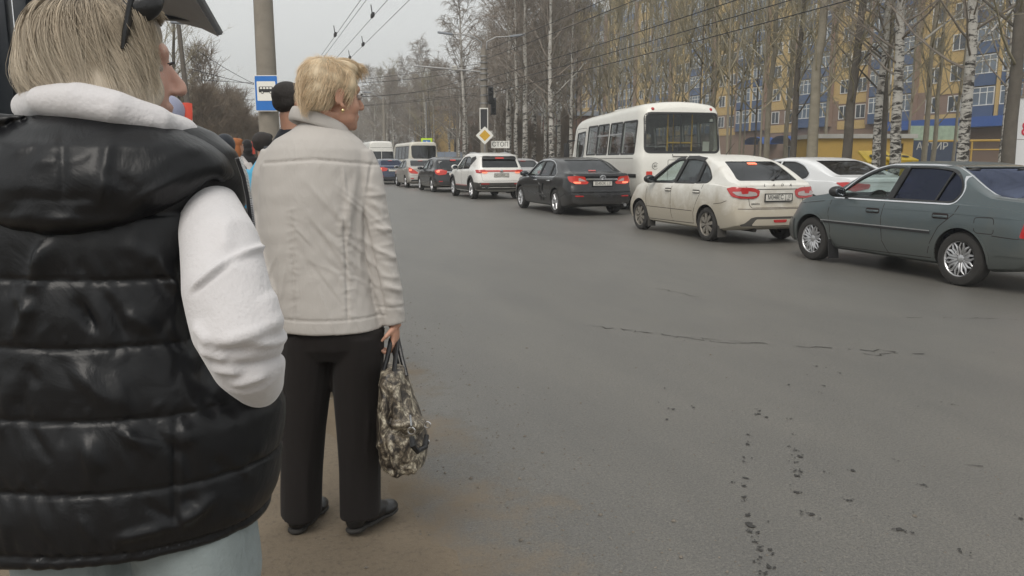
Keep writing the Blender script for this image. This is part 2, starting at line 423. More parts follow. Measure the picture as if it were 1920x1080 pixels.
xs = [-7, -5, -3, -2, -1.2, -0.6, -0.2]+[0+0.05*i for i in range(30)]
ys = [-8, -4, -1]+[0.2*i for i in range(0, 80)]+[16+1.0*i for i in range(0, 40)]+[60, 80, 120, 300]
sheet('dirt_shoulder', xs, ys, shz, MAT['dirt'])
# far kerb and the strip behind it
kb = MB()
kb.box((14.32, 150, 0.05), (0.24, 420, 0.17), bev=0.02)
tag(kb.build('kerb', MAT['kerb']), 'low concrete kerb along the far side of the road', 'kerb', kind='structure')

# cracks and tar drips in the asphalt: thin patches lying on the road, each a few millimetres above it
rnd = random.Random(11)
def crack_strip(pts, w0, name, mat, jig=0.02):
    P = []
    for i in range(len(pts)-1):
        a, b = Vector(pts[i]), Vector(pts[i+1]); k = max(2, int((b-a).length/0.05))
        for j in range(k): P.append(a.lerp(b, j/k)+Vector((rnd.gauss(0, jig), rnd.gauss(0, jig), 0)))
    V = []; F = []
    for i, p in enumerate(P):
        t = (P[min(i+1, len(P)-1)]-P[max(i-1, 0)]); t.z = 0; t.normalize(); n = Vector((-t.y, t.x, 0)); w_ = w0*rnd.uniform(0.1, 1.0)*(0.3 if rnd.random() < 0.25 else 1)
        V += [(p.x+n.x*w_, p.y+n.y*w_, 0.004), (p.x-n.x*w_, p.y-n.y*w_, 0.004)]
    for i in range(len(P)-1):
        if rnd.random() < 0.8: F.append((2*i, 2*i+1, 2*i+3, 2*i+2))
    return link(name, mesh_from(V, F, name), mat, road)
for ln, w_ in (([(1098, 610), (1180, 620), (1300, 634), (1480, 649), (1600, 657), (1690, 660)], 0.010), ([(1200, 622), (1330, 640), (1420, 645)], 0.007),
              ([(1620, 665), (1700, 662), (1752, 664)], 0.010), ([(1700, 596), (1800, 597), (1920, 599)], 0.008), ([(1790, 868), (1880, 880)], 0.005), ([(1230, 540), (1320, 560)], 0.006)):
    crack_strip([GW(*p) for p in ln], w_, 'crack', MAT['crack'])
def blot(c, r, name='tar_spot'):
    V = []; F = []; k = 9
    for e in range(1 if r < .009 else rnd.randint(2, 5)):
        s = r*(1.0 if e == 0 else rnd.uniform(.25, .65)); cx = c.x+(rnd.gauss(0, r*1.1) if e else 0); cy = c.y+(rnd.gauss(0, r*1.6) if e else 0); n = len(V); el = rnd.uniform(.45, 1.3); ro = rnd.uniform(0, 3.14)
        V.append((cx, cy, 0.0042+.0003*e))
        for i in range(k):
            th = 6.283*i/k; q = s*rnd.uniform(0.25, 1.2); a, b = q*math.cos(th), q*math.sin(th)*el; V.append((cx+a*math.cos(ro)-b*math.sin(ro), cy+a*math.sin(ro)+b*math.cos(ro), 0.0040+.0003*e))
        F += [(n, n+1+i, n+1+(i+1) % k) for i in range(k)]
    return link(name, mesh_from(V, F, name), MAT['tar'], road)
for px, py, r in [(1402, 815, .015), (1401, 833, .02), (1394, 858, .016), (1395, 866, .012), (1397, 897, .02), (1372, 905, .012), (1394, 912, .012), (1394, 933, .02), (1396, 940, .012), (1403, 966, .018), (1406, 985, .028), (1406, 998, .014),
                  (1417, 1017, .014), (1423, 1032, .02), (1425, 1046, .016), (1443, 1032, .016), (1440, 1062, .026), (1434, 1075, .018), (1424, 1058, .01), (1478, 838, .012), (1492, 845, .014), (1498, 856, .022), (1490, 868, .016), (1491, 883, .018), (1494, 893, .024),
                  (1495, 924, .018), (1503, 960, .014), (1521, 966, .02), (1545, 885, .014), (1592, 939, .016), (1688, 994, .022), (1802, 1036, .018), (1914, 973, .016), (1424, 771, .02), (1421, 777, .018), (1437, 783, .02), (1483, 786, .016), (1486, 815, .012),
                  (1531, 687, .02), (1513, 703, .014), (1575, 700, .014), (1546, 724, .014), (1262, 768, .016), (1250, 787, .012), (1300, 765, .014), (1478, 722, .012), (1540, 738, .012), (1675, 862, .014), (1785, 759, .018), (1600, 883, .022), (1730, 910, .018)]:
    blot(GW(px, py), r*.82)
for i in range(150):
    blot(Vector((rnd.uniform(1.2, 6.8), rnd.uniform(2.2, 11), 0)), rnd.uniform(0.003, 0.008))
# grit and pebbles swept to the edge
peb = MB(); 
for i in range(2400):
    y = 1.4+rnd.random()**1.6*13; x = 0.80+rnd.gauss(0.25, 0.33) if rnd.random() < 0.75 else rnd.uniform(-0.6, 3.5)
    r = rnd.uniform(0.0025, 0.007) if rnd.random() < 0.95 else rnd.uniform(0.007, 0.013)
    z = max(0.0, shz(x, y))
    q = [(x+r*rnd.uniform(.6, 1.2)*dx, y+r*rnd.uniform(.6, 1.2)*dy, z+r*0.8*dz) for dx, dy, dz in ((1, 0, .2), (0, 1, .2), (-1, 0, .2), (0, -1, .2), (0, 0, 1), (0, 0, -.3))]
    peb.add(q, [(0, 1, 4), (1, 2, 4), (2, 3, 4), (3, 0, 4), (1, 0, 5), (2, 1, 5), (3, 2, 5), (0, 3, 5)])
MAT['pebble'] = M('pebble', (0.17, 0.15, 0.125), 0.9, var=0.5, vs=40)
tag(peb.build('gravel', MAT['pebble'], smooth=False), 'loose grit and pebbles along the edge of the asphalt', 'gravel', kind='stuff')
# ------------------------------------------------------------------ vehicles
SIDE_T = [0.0, 0.10, 0.28, 0.48, 0.68, 0.86, 1.0]
class Car:
    def __init__(s, name, label, cat, sp, loc, yaw=0.0, group=None):
        s.sp = sp; s.L = sp['L']; s.hw = sp['hw']
        for k in ('zt', 'zb'): setattr(s, k, pchip(sp[k]))
        s.zs = pchip(sp.get('zs', [(0, 0.30), (0.25, 0.24), (0.7, 0.20), (s.L-0.7, 0.20), (s.L-0.2, 0.22), (s.L, 0.26)]))
        s.R = pchip(sp.get('R', [(0, 0.05), (0.3, 0.0), (0.6, 0.0), (0.62, 0.04), (2, 0.05)]))
        s.F = pchip(sp.get('F', [(0, 0.06), (0.3, 0.0), (0.55, 0.02), (0.8, 0.1), (2, 0.1)]))
        s.prof = pchip(sp.get('prof', [(0, 0.93), (0.10, 0.955), (0.3, 0.985), (0.5, 1.0), (0.7, 0.995), (0.86, 0.985), (1.0, 0.955)]))
        s.root = empty(name, loc, yaw, label, cat, group)
        V, F = s.loft(0.0); s.shell = mesh_from(V, F, 'shell'); s.bvh = bvh_of(s.shell)
    def hwf(s, y):
        sp = s.sp; rc, rl = sp.get('rcR', (0.13, 0.40)); t = min(max(y/rl, 0), 1); a = 1-(rc/s.hw)*(1-math.sqrt(1-(1-t)**2))
        rc, rl = sp.get('rcF', (0.20, 0.65)); t = min(max((s.L-y)/rl, 0), 1); b = 1-(rc/s.hw)*(1-math.sqrt(1-(1-t)**2))
        return s.hw*a*b
    def half(s, y, ins=0.0, floor=None):
        zs = s.zs(y) if floor is None else floor
        zb, zt = s.zb(y), s.zt(y)-ins; hw = s.hwf(y)-ins; tum = s.sp.get('tumble', 0.33)
        zb = min(zb, zt-0.03); H = zt-zb
        P = [(0, zs), (hw*0.45, zs), (hw*0.84, zs)]
        z0 = zs+0.035
        for t in SIDE_T: P.append((hw*s.prof(t), z0+(zb-z0)*t))
        wb = P[-1][0]; rf = s.sp.get('rail', 0.84)
        xr = wb-0.015-tum*H*rf; zr = zb+rf*H
        for t in (0.06, 0.25, 0.5, 0.75, 1.0):
            P.append((wb-0.015*min(1, t/0.06)+(xr-wb+0.015)*t, zb+(zr-zb)*t))
        cz, ez = s.sp.get('crown', (.972, .987)); c = (xr-tum*H*(0.97-rf), zb+cz*H); e = (xr*0.74, zb+ez*H)
        for t in (0.25, 0.5, 0.75, 1.0):
            P.append((xr*(1-t)**2+c[0]*2*t*(1-t)+e[0]*t*t, zr*(1-t)**2+c[1]*2*t*(1-t)+e[1]*t*t))
        P += [(xr*0.38, zb+(ez*.25+.75)*H), (0, zt)]
        return P
    def shift(s, x, y, z, y_nom):
        sp = s.sp; L = s.L; rb, fb = sp.get('rb', 0.9), sp.get('fb', 0.9)
        a = min(max(1-y_nom/rb, 0), 1)**sp.get('rpow', 1.3); b = min(max(1-(L-y_nom)/fb, 0), 1)**1.3
        q = (x/s.hw)**2
        return y + a*(s.R(z)+sp.get('cr', 0.10)*q) - b*(s.F(z)+sp.get('cf', 0.22)*q)
    def loft(s, ins=0.0, ya=None, yb=None, floor=None):
        L = s.L
        if ya is None:
            ys = [0, .012, .03, .06, .10, .16, .24, .34, .46] + list(np.linspace(0.58, L-0.58, int((L-1.1)/0.085))) + [L-v for v in (.46, .34, .24, .16, .10, .06, .03, .012, 0)]
        else: ys = list(np.linspace(ya, yb, 22))
        V = []; F = []; K = len(s.half(ys[1])); n = 2*K-2
        for y in ys:
            h = s.half(y, ins, floor); ring = h + [(-x, z) for x, z in h[-2:0:-1]]
            for x, z in ring: V.append((x, s.shift(x, y, z, y) if ya is None else y, z))
        for j in range(len(ys)-1):
            for i in range(n): F.append((j*n+i, j*n+(i+1) % n, (j+1)*n+(i+1) % n, (j+1)*n+i))
        for base, y in ((0, ys[0]), ((len(ys)-1)*n, ys[-1])):
            h = s.half(y, ins, floor); nc = 10; rows = []
            for i in range(K):
                if i in (0, K-1): rows.append([base+i]*(nc+1)); continue
                r = [base+n-i]
                for c in range(1, nc):
                    x = h[i][0]*(2*c/nc-1); V.append((x, s.shift(x, y, h[i][1], y) if ya is None else y, h[i][1])); r.append(len(V)-1)
                r.append(base+i); rows.append(r)
            for i in range(K-1):
                for c in range(nc):
                    q = [rows[i][c], rows[i][c+1], rows[i+1][c+1], rows[i+1][c]]; q2 = []
                    for k in q:
                        if k not in q2: q2.append(k)
                    if len(q2) >= 3: F.append(tuple(q2))
        return V, F
    # --- projection of flat outlines onto the bodywork
    def ray(s, ax, a, b):
        if ax == 'L': o, d = Vector((-4, a, b)), Vector((1, 0, 0))
        elif ax == 'B': o, d = Vector((a, -4, b)), Vector((0, 1, 0))
        elif ax == 'F': o, d = Vector((a, s.L+4, b)), Vector((0, -1, 0))
        elif ax == 'T': o, d = Vector((a, b, 5)), Vector((0, 0, -1))
        elif ax == 'LB':
            d = Vector((1, 1, 0)).normalized(); e = Vector((1, -1, 0)).normalized(); o = Vector((-s.hw, 0, b))+e*a-d*4
        h = s.bvh.ray_cast(o, d)
        if h[0] is None: return None, None
        n = h[1]
        if n.dot(d) > 0: n = -n
        return h[0], n
    def out(s, name, V, F, mat, parent=None, smooth=True, sharp=40, mirror=False):
        if not F: return None
        par = parent if parent is not None else s.root
        V2 = [(v[0], v[1]-s.L/2, v[2]) for v in V]
        o = link(name, mesh_from(V2, F, name, smooth, sharp), mat, par)
        if mirror:
            V3 = [(-v[0], v[1], v[2]) for v in V2]
            link(name, mesh_from(V3, [tuple(reversed(f)) for f in F], name, smooth, sharp), mat, par)
        return o
    def patch(s, name, poly, ax, off, mat, step=0.05, thick=0.008, parent=None, mirror=False, rr=0.0, dome=0.0):
        if rr: poly = round_poly(poly, rr)
        P, T = fill_poly(poly, step); V = []; ok = []; N = []
        cx = sum(p[0] for p in poly)/len(poly); cy = sum(p[1] for p in poly)/len(poly); mr = max(math.hypot(p[0]-cx, p[1]-cy) for p in poly)
        last = None
        for p in P:
            h, n = s.ray(ax, *p)
            if h is None: V.append(Vector((0, 0, 0))); N.append(Vector((0, 0, 1))); ok.append(False)
            else:
                k = off+(dome*(1-(math.hypot(p[0]-cx, p[1]-cy)/mr)**2) if dome else 0)
                V.append(h+n*k); N.append(n); ok.append(True)
        T = [t for t in T if all(ok[i] for i in t)]
        # drop triangles torn over an edge of the body
        T = [t for t in T if max((V[t[0]]-V[t[1]]).length, (V[t[1]]-V[t[2]]).length, (V[t[0]]-V[t[2]]).length) < 8*step]
        from collections import Counter
        ed = Counter()
        for t in T:
            for a, b in ((t[0], t[1]), (t[1], t[2]), (t[2], t[0])): ed[(a, b)] += 1
        n = len(V); W = V + [V[i]-N[i]*thick for i in range(n)]; F = list(T)+[tuple(n+i for i in reversed(t)) for t in T]
        for (a, b) in ed:
            if (b, a) not in ed: F.append((b, a, n+a, n+b))
        used = sorted({i for f in F for i in f}); mp = {i: k for k, i in enumerate(used)}
        return s.out(name, [W[i] for i in used], [tuple(mp[i] for i in f) for f in F], mat, parent, mirror=mirror)
    def strip(s, name, line, ax, w, mat, off=0.0015, thick=0.0, parent=None, mirror=False, closed=False):
        P = []
        m = len(line)
        for i in range(m if closed else m-1):
            a, b = Vector(line[i]), Vector(line[(i+1) % m]); k = max(1, int((b-a).length/0.05))
            for j in range(k): P.append(a.lerp(b, j/k))
        if not closed: P.append(Vector(line[-1]))
        V = []; F = []; good = []
        for i, p in enumerate(P):
            q0, q1 = (P[i-1], P[(i+1) % len(P)]) if closed else (P[max(i-1, 0)], P[min(i+1, len(P)-1)])
            t = (q1-q0).normalized(); nn = Vector((-t.y, t.x)); r = []
            for sg in (1, -1):
                h, n = s.ray(ax, *(p+nn*(w/2*sg)))
                r.append(None if h is None else (h, n))
            if None in r: good.append(None); continue
            good.append(len(V))
            for h, n in r: V.append(h+n*off)
            for h, n in r: V.append(h-n*0.01)
        for i in range(len(P) if closed else len(P)-1):
            a, b = good[i], good[(i+1) % len(P)]
            if a is None or b is None: continue
            F += [(a, a+1, b+1, b), (a, b, b+2, a+2), (a+1, a+3, b+3, b+1)]
        return s.out(name, V, F, mat, parent, mirror=mirror)
    # --- body with openings, panes, wheels, seats
    def body(s, paint, cabin, sides, rear=None, front=None, glass=None, rglass=None, wells=True, floor=0.35, inner=None):
        """cabin (y0,y1); sides: [(poly, glass material)]"""
        sp = s.sp; me = s.shell.copy(); me.materials.clear()
        for m in (paint, inner or MAT['interior'], MAT['well']): me.materials.append(m)
        def cutter(mb_or, mi):
            V, F = mb_or; c = mesh_from(V, F, 'cut', False); 
            for m in (paint, inner or MAT['interior'], MAT['well']): c.materials.append(m)
            c.polygons.foreach_set('material_index', [mi]*len(c.polygons)); o = bpy.data.objects.new('cut', c); WORK.collection.objects.link(o); return o
        cut = []
        if cabin: cut.append(cutter(s.loft(sp.get('skin', 0.05), cabin[0], cabin[1], floor), 1))
        mb = None
        for poly, g in sides:
            mb = MB().prism(poly, -1.6, 1.6, 'X'); cut.append(cutter((mb.v, mb.f), 0))
        ym = (cabin[0]+cabin[1])/2 if cabin else s.L/2
        if rear: mb = MB().prism(rear, -0.5, ym-0.3); cut.append(cutter((mb.v, mb.f), 0))
        if front: mb = MB().prism(front, ym+0.3, s.L+0.5); cut.append(cutter((mb.v, mb.f), 0))
        if wells:
            mb = MB(); wr = sp['wr']+sp.get('gap', 0.045)
            for ya in sp['axles']:
                for sg in (-1, 1):
                    pr = [(0.0, sg*(s.hw-0.30)), (wr, sg*(s.hw-0.30)), (wr, sg*(s.hw+0.3)), (0.0, sg*(s.hw+0.3))]
                    n = 40; V = []; F = []
                    for h in (sg*(s.hw-0.30), sg*(s.hw+0.3)):
                        for k in range(n):
                            th = 2*math.pi*k/n; V.append((h, ya+wr*math.cos(th), sp['wr']+wr*math.sin(th)))
                    F = [tuple(range(n)), tuple(range(2*n-1, n-1, -1))]+[(k, (k+1) % n, n+(k+1) % n, n+k) for k in range(n)]
                    mb.add(V, F)
            cut.append(cutter((mb.v, mb.f), 2))
        o = bpy.data.objects.new('tmpcar', me); WORK.collection.objects.link(o)
        for c in cut:
            m = o.modifiers.new('b', 'BOOLEAN'); m.operation = 'DIFFERENCE'; m.solver = 'EXACT'; m.object = c
            m.material_mode = 'TRANSFER'
        dg = work_graph()
        r = bpy.data.meshes.new_from_object(o.evaluated_get(dg), depsgraph=dg)
        for c in cut+[o]: bpy.data.objects.remove(c)
        a = get_v(r); a[:, 1] -= s.L/2; set_v(r, a)
        r.polygons.foreach_set('use_smooth', [True]*len(r.polygons)); r.set_sharp_from_angle(angle=math.radians(32))
        b = bpy.data.objects.new('body', r); COL.objects.link(b); b.parent = s.root; s.bodyo = b
        for poly, g in sides: s.patch('side_window', poly, 'L', -0.012, g, 0.09, 0.004, mirror=True)
        if rear: s.patch('rear_window', rear, 'B', -0.010, rglass or glass, 0.10, 0.004)
        if front: s.patch('windscreen', front, 'F', -0.010, glass, 0.12, 0.004)
        return b
    def wheels(s, rimf, w=0.195, rim_mat=None, inset=0.015):
        sp = s.sp; R = sp['wr']; rr = sp.get('rr', R*0.66)
        pr = [(rr, -w/2+.01), (rr+.01, -w/2), (R*.80, -w/2-.006), (R*.94, -w/2+.006), (R*.985, -w/2+.028), (R, -w/2+.05), (R, w/2-.05), (R*.985, w/2-.028), (R*.94, w/2-.006), (R*.80, w/2+.006), (rr+.01, w/2), (rr, w/2-.01)]
        ty = MB().lathe(pr, 40, axis='X').mesh('tyre')
        rim = rimf(rr, w)
        dk = MB().lathe([(0, w/2-.06), (rr*.9, w/2-.06), (rr*1.0, -w/2+.01)], 32, axis='X').mesh('brake')
        for i, ya in enumerate(sp['axles']):
            for sg in (-1, 1):
                x = sg*(s.hw-inset-w/2)
                o = link('wheel', ty, MAT['rubber'], s.root, (x, ya-s.L/2, R))
                if sg < 0: o.rotation_euler = (0, 0, math.pi)
                o.rotation_euler = (0.3*i+0.2, 0, math.pi if sg < 0 else 0)
                link('rim', rim, rim_mat or MAT['alloy'], o); link('brake_disc', dk, MAT['brake'], o)
    def seats(s, yf, yr_, zb=0.42, mat=None, wheel=True, top=1.08):
        mat = mat or MAT['seat_grey']
        for x in (-0.36, 0.36):
            m = MB(); m.box((x, yf+0.2-s.L/2, zb), (0.48, 0.5, 0.16), bev=0.05)
            m.box((x, yf-0.12-s.L/2, zb+0.33), (0.46, 0.14, 0.62), Matrix.Rotation(0.22, 3, 'X'), bev=0.05)
            m.box((x, yf-0.22-s.L/2, top), (0.25, 0.08, 0.17), bev=0.035); m.build('seat', mat, s.root)
        m = MB(); m.box((0, yr_+0.2-s.L/2, zb), (1.2, 0.5, 0.16), bev=0.05); m.box((0, yr_-0.14-s.L/2, zb+0.28), (1.22, 0.14, 0.52), Matrix.Rotation(0.25, 3, 'X'), bev=0.05)
        for x in (-0.36, 0.36): m.box((x, yr_-0.22-s.L/2, top-0.08), (0.24, 0.07, 0.13), bev=0.03)
        m.build('seat', mat, s.root)
        if wheel:
            c = Vector((-0.36, yf+0.72-s.L/2, zb+0.42)); R = Matrix.Rotation(-1.05, 3, 'X'); n = 18
            m = MB(); m.tube([c+R @ Vector((0.18*math.cos(6.283*k/n), 0.18*math.sin(6.283*k/n), 0)) for k in range(n)], 0.014, 6, closed=True)
            m.tube([c, c+Vector((0, 0.25, -0.12))], 0.03, 6); m.box(c, (0.3, 0.05, 0.05), R); m.build('steering_wheel', MAT['interior'], s.root)
    def mirror_pod(s, y, z, mat, sz=(0.17, 0.11, 0.13)):
        for sg in (-1, 1):
            x = sg*(s.hwf(y)*0.955+0.10); m = MB(); m.ell((x, y-s.L/2, z), (sz[0]*.55, sz[1]*.6, sz[2]*.55)); m.ell((x+sg*.02, y-s.L/2+.01, z), (sz[0]*.5, sz[1]*.5, sz[2]*.52))
            m.box((x-sg*0.10, y-s.L/2, z-0.035), (0.12, 0.05, 0.04), bev=0.01)
            me = remesh(m, 0.012, 3); o = link('wing_mirror', me, mat, s.root)
            g = MB(); g.ell((x, y-s.L/2-sz[1]*.52, z), (sz[0]*.44, 0.012, sz[2]*.42)); g.build('mirror_glass', MAT['mirror'], o)
    def handle(s, y, z, mat, ln=0.17, recess=None):
        if recess: s.patch('handle_recess', round_poly([(y-ln*.6, z-.03), (y+ln*.6, z-.03), (y+ln*.6, z+.035), (y-ln*.6, z+.035)], 0.03), 'L', 0.002, recess, 0.05, mirror=True)
        h, n = s.ray('L', y, z)
        for sg in (1, -1):
            m = MB(); m.tube([(sg*(h.x+0.005), y-ln/2-s.L/2, z), (sg*(h.x-0.028), y-ln*.36-s.L/2, z), (sg*(h.x-0.032), y-s.L/2, z), (sg*(h.x-0.028), y+ln*.36-s.L/2, z), (sg*(h.x+0.005), y+ln/2-s.L/2, z)], [(0.014, 0.010)]*5, 8)
            m.build('door_handle', mat, s.root)
    def plate(s, txt, reg, z, tilt=0.0, x=0.0, w=0.52, h=0.112, y=None, sx=0.8, show=True):
        hit, n = s.ray('B', x, z); y0 = (hit.y if y is None else y)-0.018
        m = MB(); R = Matrix.Rotation(tilt, 3, 'X'); m.box((0, 0, 0), (w, 0.012, h), bev=0.004)
        p = m.build('number_plate', MAT['plate_white'], s.root, loc=(x, y0-s.L/2, z), rot=(tilt, 0, 0))
        fr = MB()
        for c, d in (((0, -.003, h/2+.004), (w+.02, .018, .012)), ((0, -.003, -h/2-.006), (w+.02, .018, .018)), ((-w/2-.004, -.003, 0), (.012, .018, h)), ((w/2+.004, -.003, 0), (.012, .018, h)), ((w*.26, -.008, 0), (.005, .004, h))): fr.box(c, d)
        fr.build('plate_frame', MAT['black_plastic'], p, smooth=False)
        if show:
            for t, size, cx, cz, sxx in ((txt, 0.105, -w*.12, 0.0, sx), (reg, 0.075, w*.38, 0.014, 0.85), ('RUS', 0.028, w*.36, -0.036, 0.9)):
                me = text_mesh(t, size, 0.002, sx=sxx); link('plate_text', me, MAT['ink'], p, (cx, -0.0085, cz), (math.pi/2, 0, 0))
        return p
def rim_spokes(n=10, kind='petal', hub=0.055, dish=0.02):
    def f(rr, w):
        m = MB(); xo = w/2-0.012
        m.lathe([(rr*1.0, -w/2+.02), (rr*0.93, -w/2+.05), (rr*0.93, xo-.03), (rr*0.965, xo-.004), (rr*1.01, xo+.004), (rr*1.02, xo-.004), (rr*1.0, -w/2+.02)], 40, axis='X')
        m.lathe([(0.0, xo+.004-dish), (hub*.6, xo+.004-dish), (hub, xo-.006-dish), (hub*1.1, xo-.05-dish)], 20, axis='X')
        for k in range(n):
            a = 2*math.pi*k/n
            def pt(r, da, x): return (x, r*math.cos(a+da), r*math.sin(a+da))
            if kind == 'petal':
                for sg in (-1, 1):
                    c = [(hub*.9, 0.02*sg, .0), (rr*.45, .13*sg, .006), (rr*.72, .20*sg, .008), (rr*.95, .07*sg, .006)]
                    wd = [.012, .017, .017, .010]
                    m.tube([pt(r, da, xo-dish*(1-r/rr)-.012+x) for r, da, x in c], [(wd[i], wd[i]*.8) for i in range(4)], 6)
            elif kind == 'cap':
                hw_ = math.pi/n*0.70
                V = [pt(hub*.8, -hw_*.9, xo-.002), pt(hub*.8, hw_*.9, xo-.002), pt(rr*.55, hw_*.95, xo+.006), pt(rr*.93, hw_*.55, xo-.004), pt(rr*.93, -hw_*.55, xo-.004), pt(rr*.55, -hw_*.95, xo+.006)]
                V += [(v[0]-.02, v[1], v[2]) for v in V]
                m.add(V, [(0, 1, 2, 3, 4, 5), (11, 10, 9, 8, 7, 6)]+[(i, (i+1) % 6, 6+(i+1) % 6, 6+i) for i in range(6)])
            else:
                m.tube([pt(hub*.8, 0, xo-dish-.012), pt(rr*.5, 0, xo-dish*.6-.012), pt(rr*.95, 0, xo-.014)], [(.030, .014), (.024, .013), (.028, .012)], 8)
        return m.mesh('rim', True, 40)
    return f
def seal(c, poly, w=0.022, mat=None): c.strip('window_seal', poly, 'L', w, mat or MAT['black_plastic'], 0.003, closed=True, mirror=True)
# --- dark green-grey saloon, nearest, at the right edge
def green_saloon():
    L = 4.27
    sp = dict(L=L, hw=0.8425, axles=(0.955, 3.42), wr=0.305, rr=0.196, tumble=0.36, rb=0.7, cr=0.10, cf=0.30,
        zt=[(0, .90), (.05, .955), (.30, .985), (.66, 1.005), (.80, 1.06), (1.32, 1.325), (1.65, 1.375), (2.05, 1.385), (2.40, 1.345), (2.62, 1.265), (3.16, .965), (3.25, .945), (3.7, .885), (4.05, .80), (4.2, .72), (4.27, .63)],
        zb=[(0, .84), (.6, .895), (1.5, .905), (2.8, .885), (3.2, .86), (3.7, .80), (4.1, .70), (4.27, .56)],
        R=[(0, .06), (.25, .02), (.35, 0), (.55, 0), (.585, .03), (.9, .06), (2, .06)], F=[(0, .08), (.22, .03), (.3, 0), (.52, 0), (.55, .03), (.8, .12), (2, .12)],
        prof=[(0, .92), (.10, .955), (.3, .985), (.5, .998), (.7, 1.0), (.86, .985), (1, .955)])
    c = Car('parked_saloon', 'dark green grey saloon with multi-spoke silver wheels at the right edge', 'car', sp, (8.32, 5.80+L/2, 0))
    P = paint_mat('paint_greengrey', (0.088, 0.112, 0.120), 0.38, (0.16, 0.15, 0.12), metal=0.35, rough=0.34, ztop=0.75)
    fw = round_poly([(3.02, .915), (2.12, .925), (2.02, 1.02), (1.985, 1.305), (2.22, 1.315), (2.44, 1.265), (2.66, 1.165)], [.03, .02, .02, .02, .06, .12, .1])
    rw = round_poly([(2.03, .925), (1.13, .925), (1.045, 1.04), (1.10, 1.18), (1.26, 1.285), (1.5, 1.31), (1.91, 1.315)], [.01, .09, .08, .1, .1, .1, .01])
    rg = round_poly([(-.60, .995), (.60, .995), (.50, 1.315), (-.50, 1.315)], .06)
    ws = round_poly([(-.66, .96), (.66, .96), (.52, 1.32), (-.52, 1.32)], .05)
    c.body(P, (0.75, 3.05), [(fw, MAT['glass_clear']), (rw, MAT['glass_blue'])], rg, ws, MAT['glass_clear'], MAT['glass_blue'])
    seal(c, fw, .02); seal(c, rw, .02)
    ol = round_poly([(3.04, .895), (1.10, .903), (1.015, 1.04), (1.07, 1.20), (1.24, 1.31), (1.5, 1.337), (2.22, 1.34), (2.45, 1.29), (2.67, 1.19)], [.02, .1, .08, .1, .1, .1, .06, .12, .1])
    c.strip('window_trim', ol, 'L', 0.014, MAT['chrome'], .006, closed=True, mirror=True)
    c.strip('window_divider', [(1.38, .92), (1.25, 1.30)], 'L', .022, MAT['black_plastic'], .004, mirror=True)
    c.strip('pillar_trim', [(2.075, .92), (1.95, 1.31)], 'L', .085, MAT['black_plastic'], .003, mirror=True)
    rgo = round_poly([(-.63, .975), (.63, .975), (.53, 1.33), (-.53, 1.33)], .06); c.strip('rear_window_trim', rgo, 'B', .02, MAT['chrome'], .004, closed=True)
    for ln in ([(2.10, .91), (2.13, .70), (2.10, .40), (2.00, .245)], [(1.02, .90), (1.06, .80), (1.25, .64), (1.36, .45), (1.40, .32)], [(3.06, .87), (3.09, .70), (3.04, .5), (3.04, .36), (2.97, .25)], [(1.36, .27), (2.9, .245)],
               [(.0, .575), (.55, .60)], [(3.95, .70), (3.85, .555)], [(3.72, .79), (3.2, .845)]):
        c.strip('panel_seam', ln, 'L', .008, MAT['seam'], .001, mirror=True)
    c.strip('side_moulding', [(1.36, .588), (3.22, .588)], 'L', .010, MAT['alloy'], .010, mirror=True)
    c.strip('side_moulding', [(1.36, .565), (3.22, .565)], 'L', .022, MAT['black_plastic'], .008, mirror=True)
    c.strip('body_crease', [(.2, .79), (1.4, .815), (3.0, .80)], 'L', .010, P, .004, mirror=True)
    c.strip('fuel_flap', round_poly([(.53, .615), (.77, .615), (.79, .78), (.55, .79)], .04), 'L', .007, MAT['seam'], .001, closed=True)
    for y in (2.28, 1.24): c.handle(y, .765, P, .19, MAT['seam'])
    c.patch('bumper_strip', [(0.02, .40), (.50, .40), (.50, .585), (.02, .585)], 'L', .008, P, .08, mirror=True)
    c.patch('front_bumper', [(3.86, .25), (4.20, .25), (4.20, .56), (3.83, .56)], 'L', .016, paint_mat('bumper_grey', (.075, .082, .085), .3, (.15, .14, .12)), .06, mirror=True)
    c.patch('tail_light', round_poly([(-.16, .60), (.40, .60), (.40, .83), (-.10, .86)], .03), 'LB', .006, MAT['red_lens'], .05, mirror=True)
    c.patch('corner_lamp', round_poly([(3.97, .60), (4.12, .60), (4.12, .70), (4.02, .71)], .02), 'L', .005, MAT['amber_lens'], .04, mirror=True)
    for y in (2.99,):
        for sg in (-1, 1): MB().box((sg*.77, y-L/2+.03, .20), (.16, .015, .26), Matrix.Rotation(-.15, 3, 'X')).build('mud_flap', MAT['black_plastic'], c.root)
    for ya in sp['axles']:
        c.strip('wheel_arch_lip', [(ya+.362*math.cos(t), .305+.362*math.sin(t)) for t in np.linspace(-.05, 3.19, 24)], 'L', .026, P, .008, mirror=True)
    c.wheels(rim_spokes(10, 'petal'), .185, inset=.02); c.seats(2.05, 1.15); c.mirror_pod(2.86, .985, MAT['black_plastic'], (.19, .13, .135))
    dm = MB(); dm.box((0, 2.98-L/2, .82), (1.3, .35, .2), bev=.06); dm.build('dashboard', MAT['interior'], c.root)
    c.plate('М048ЕС', '13', .48, show=False)
    return c
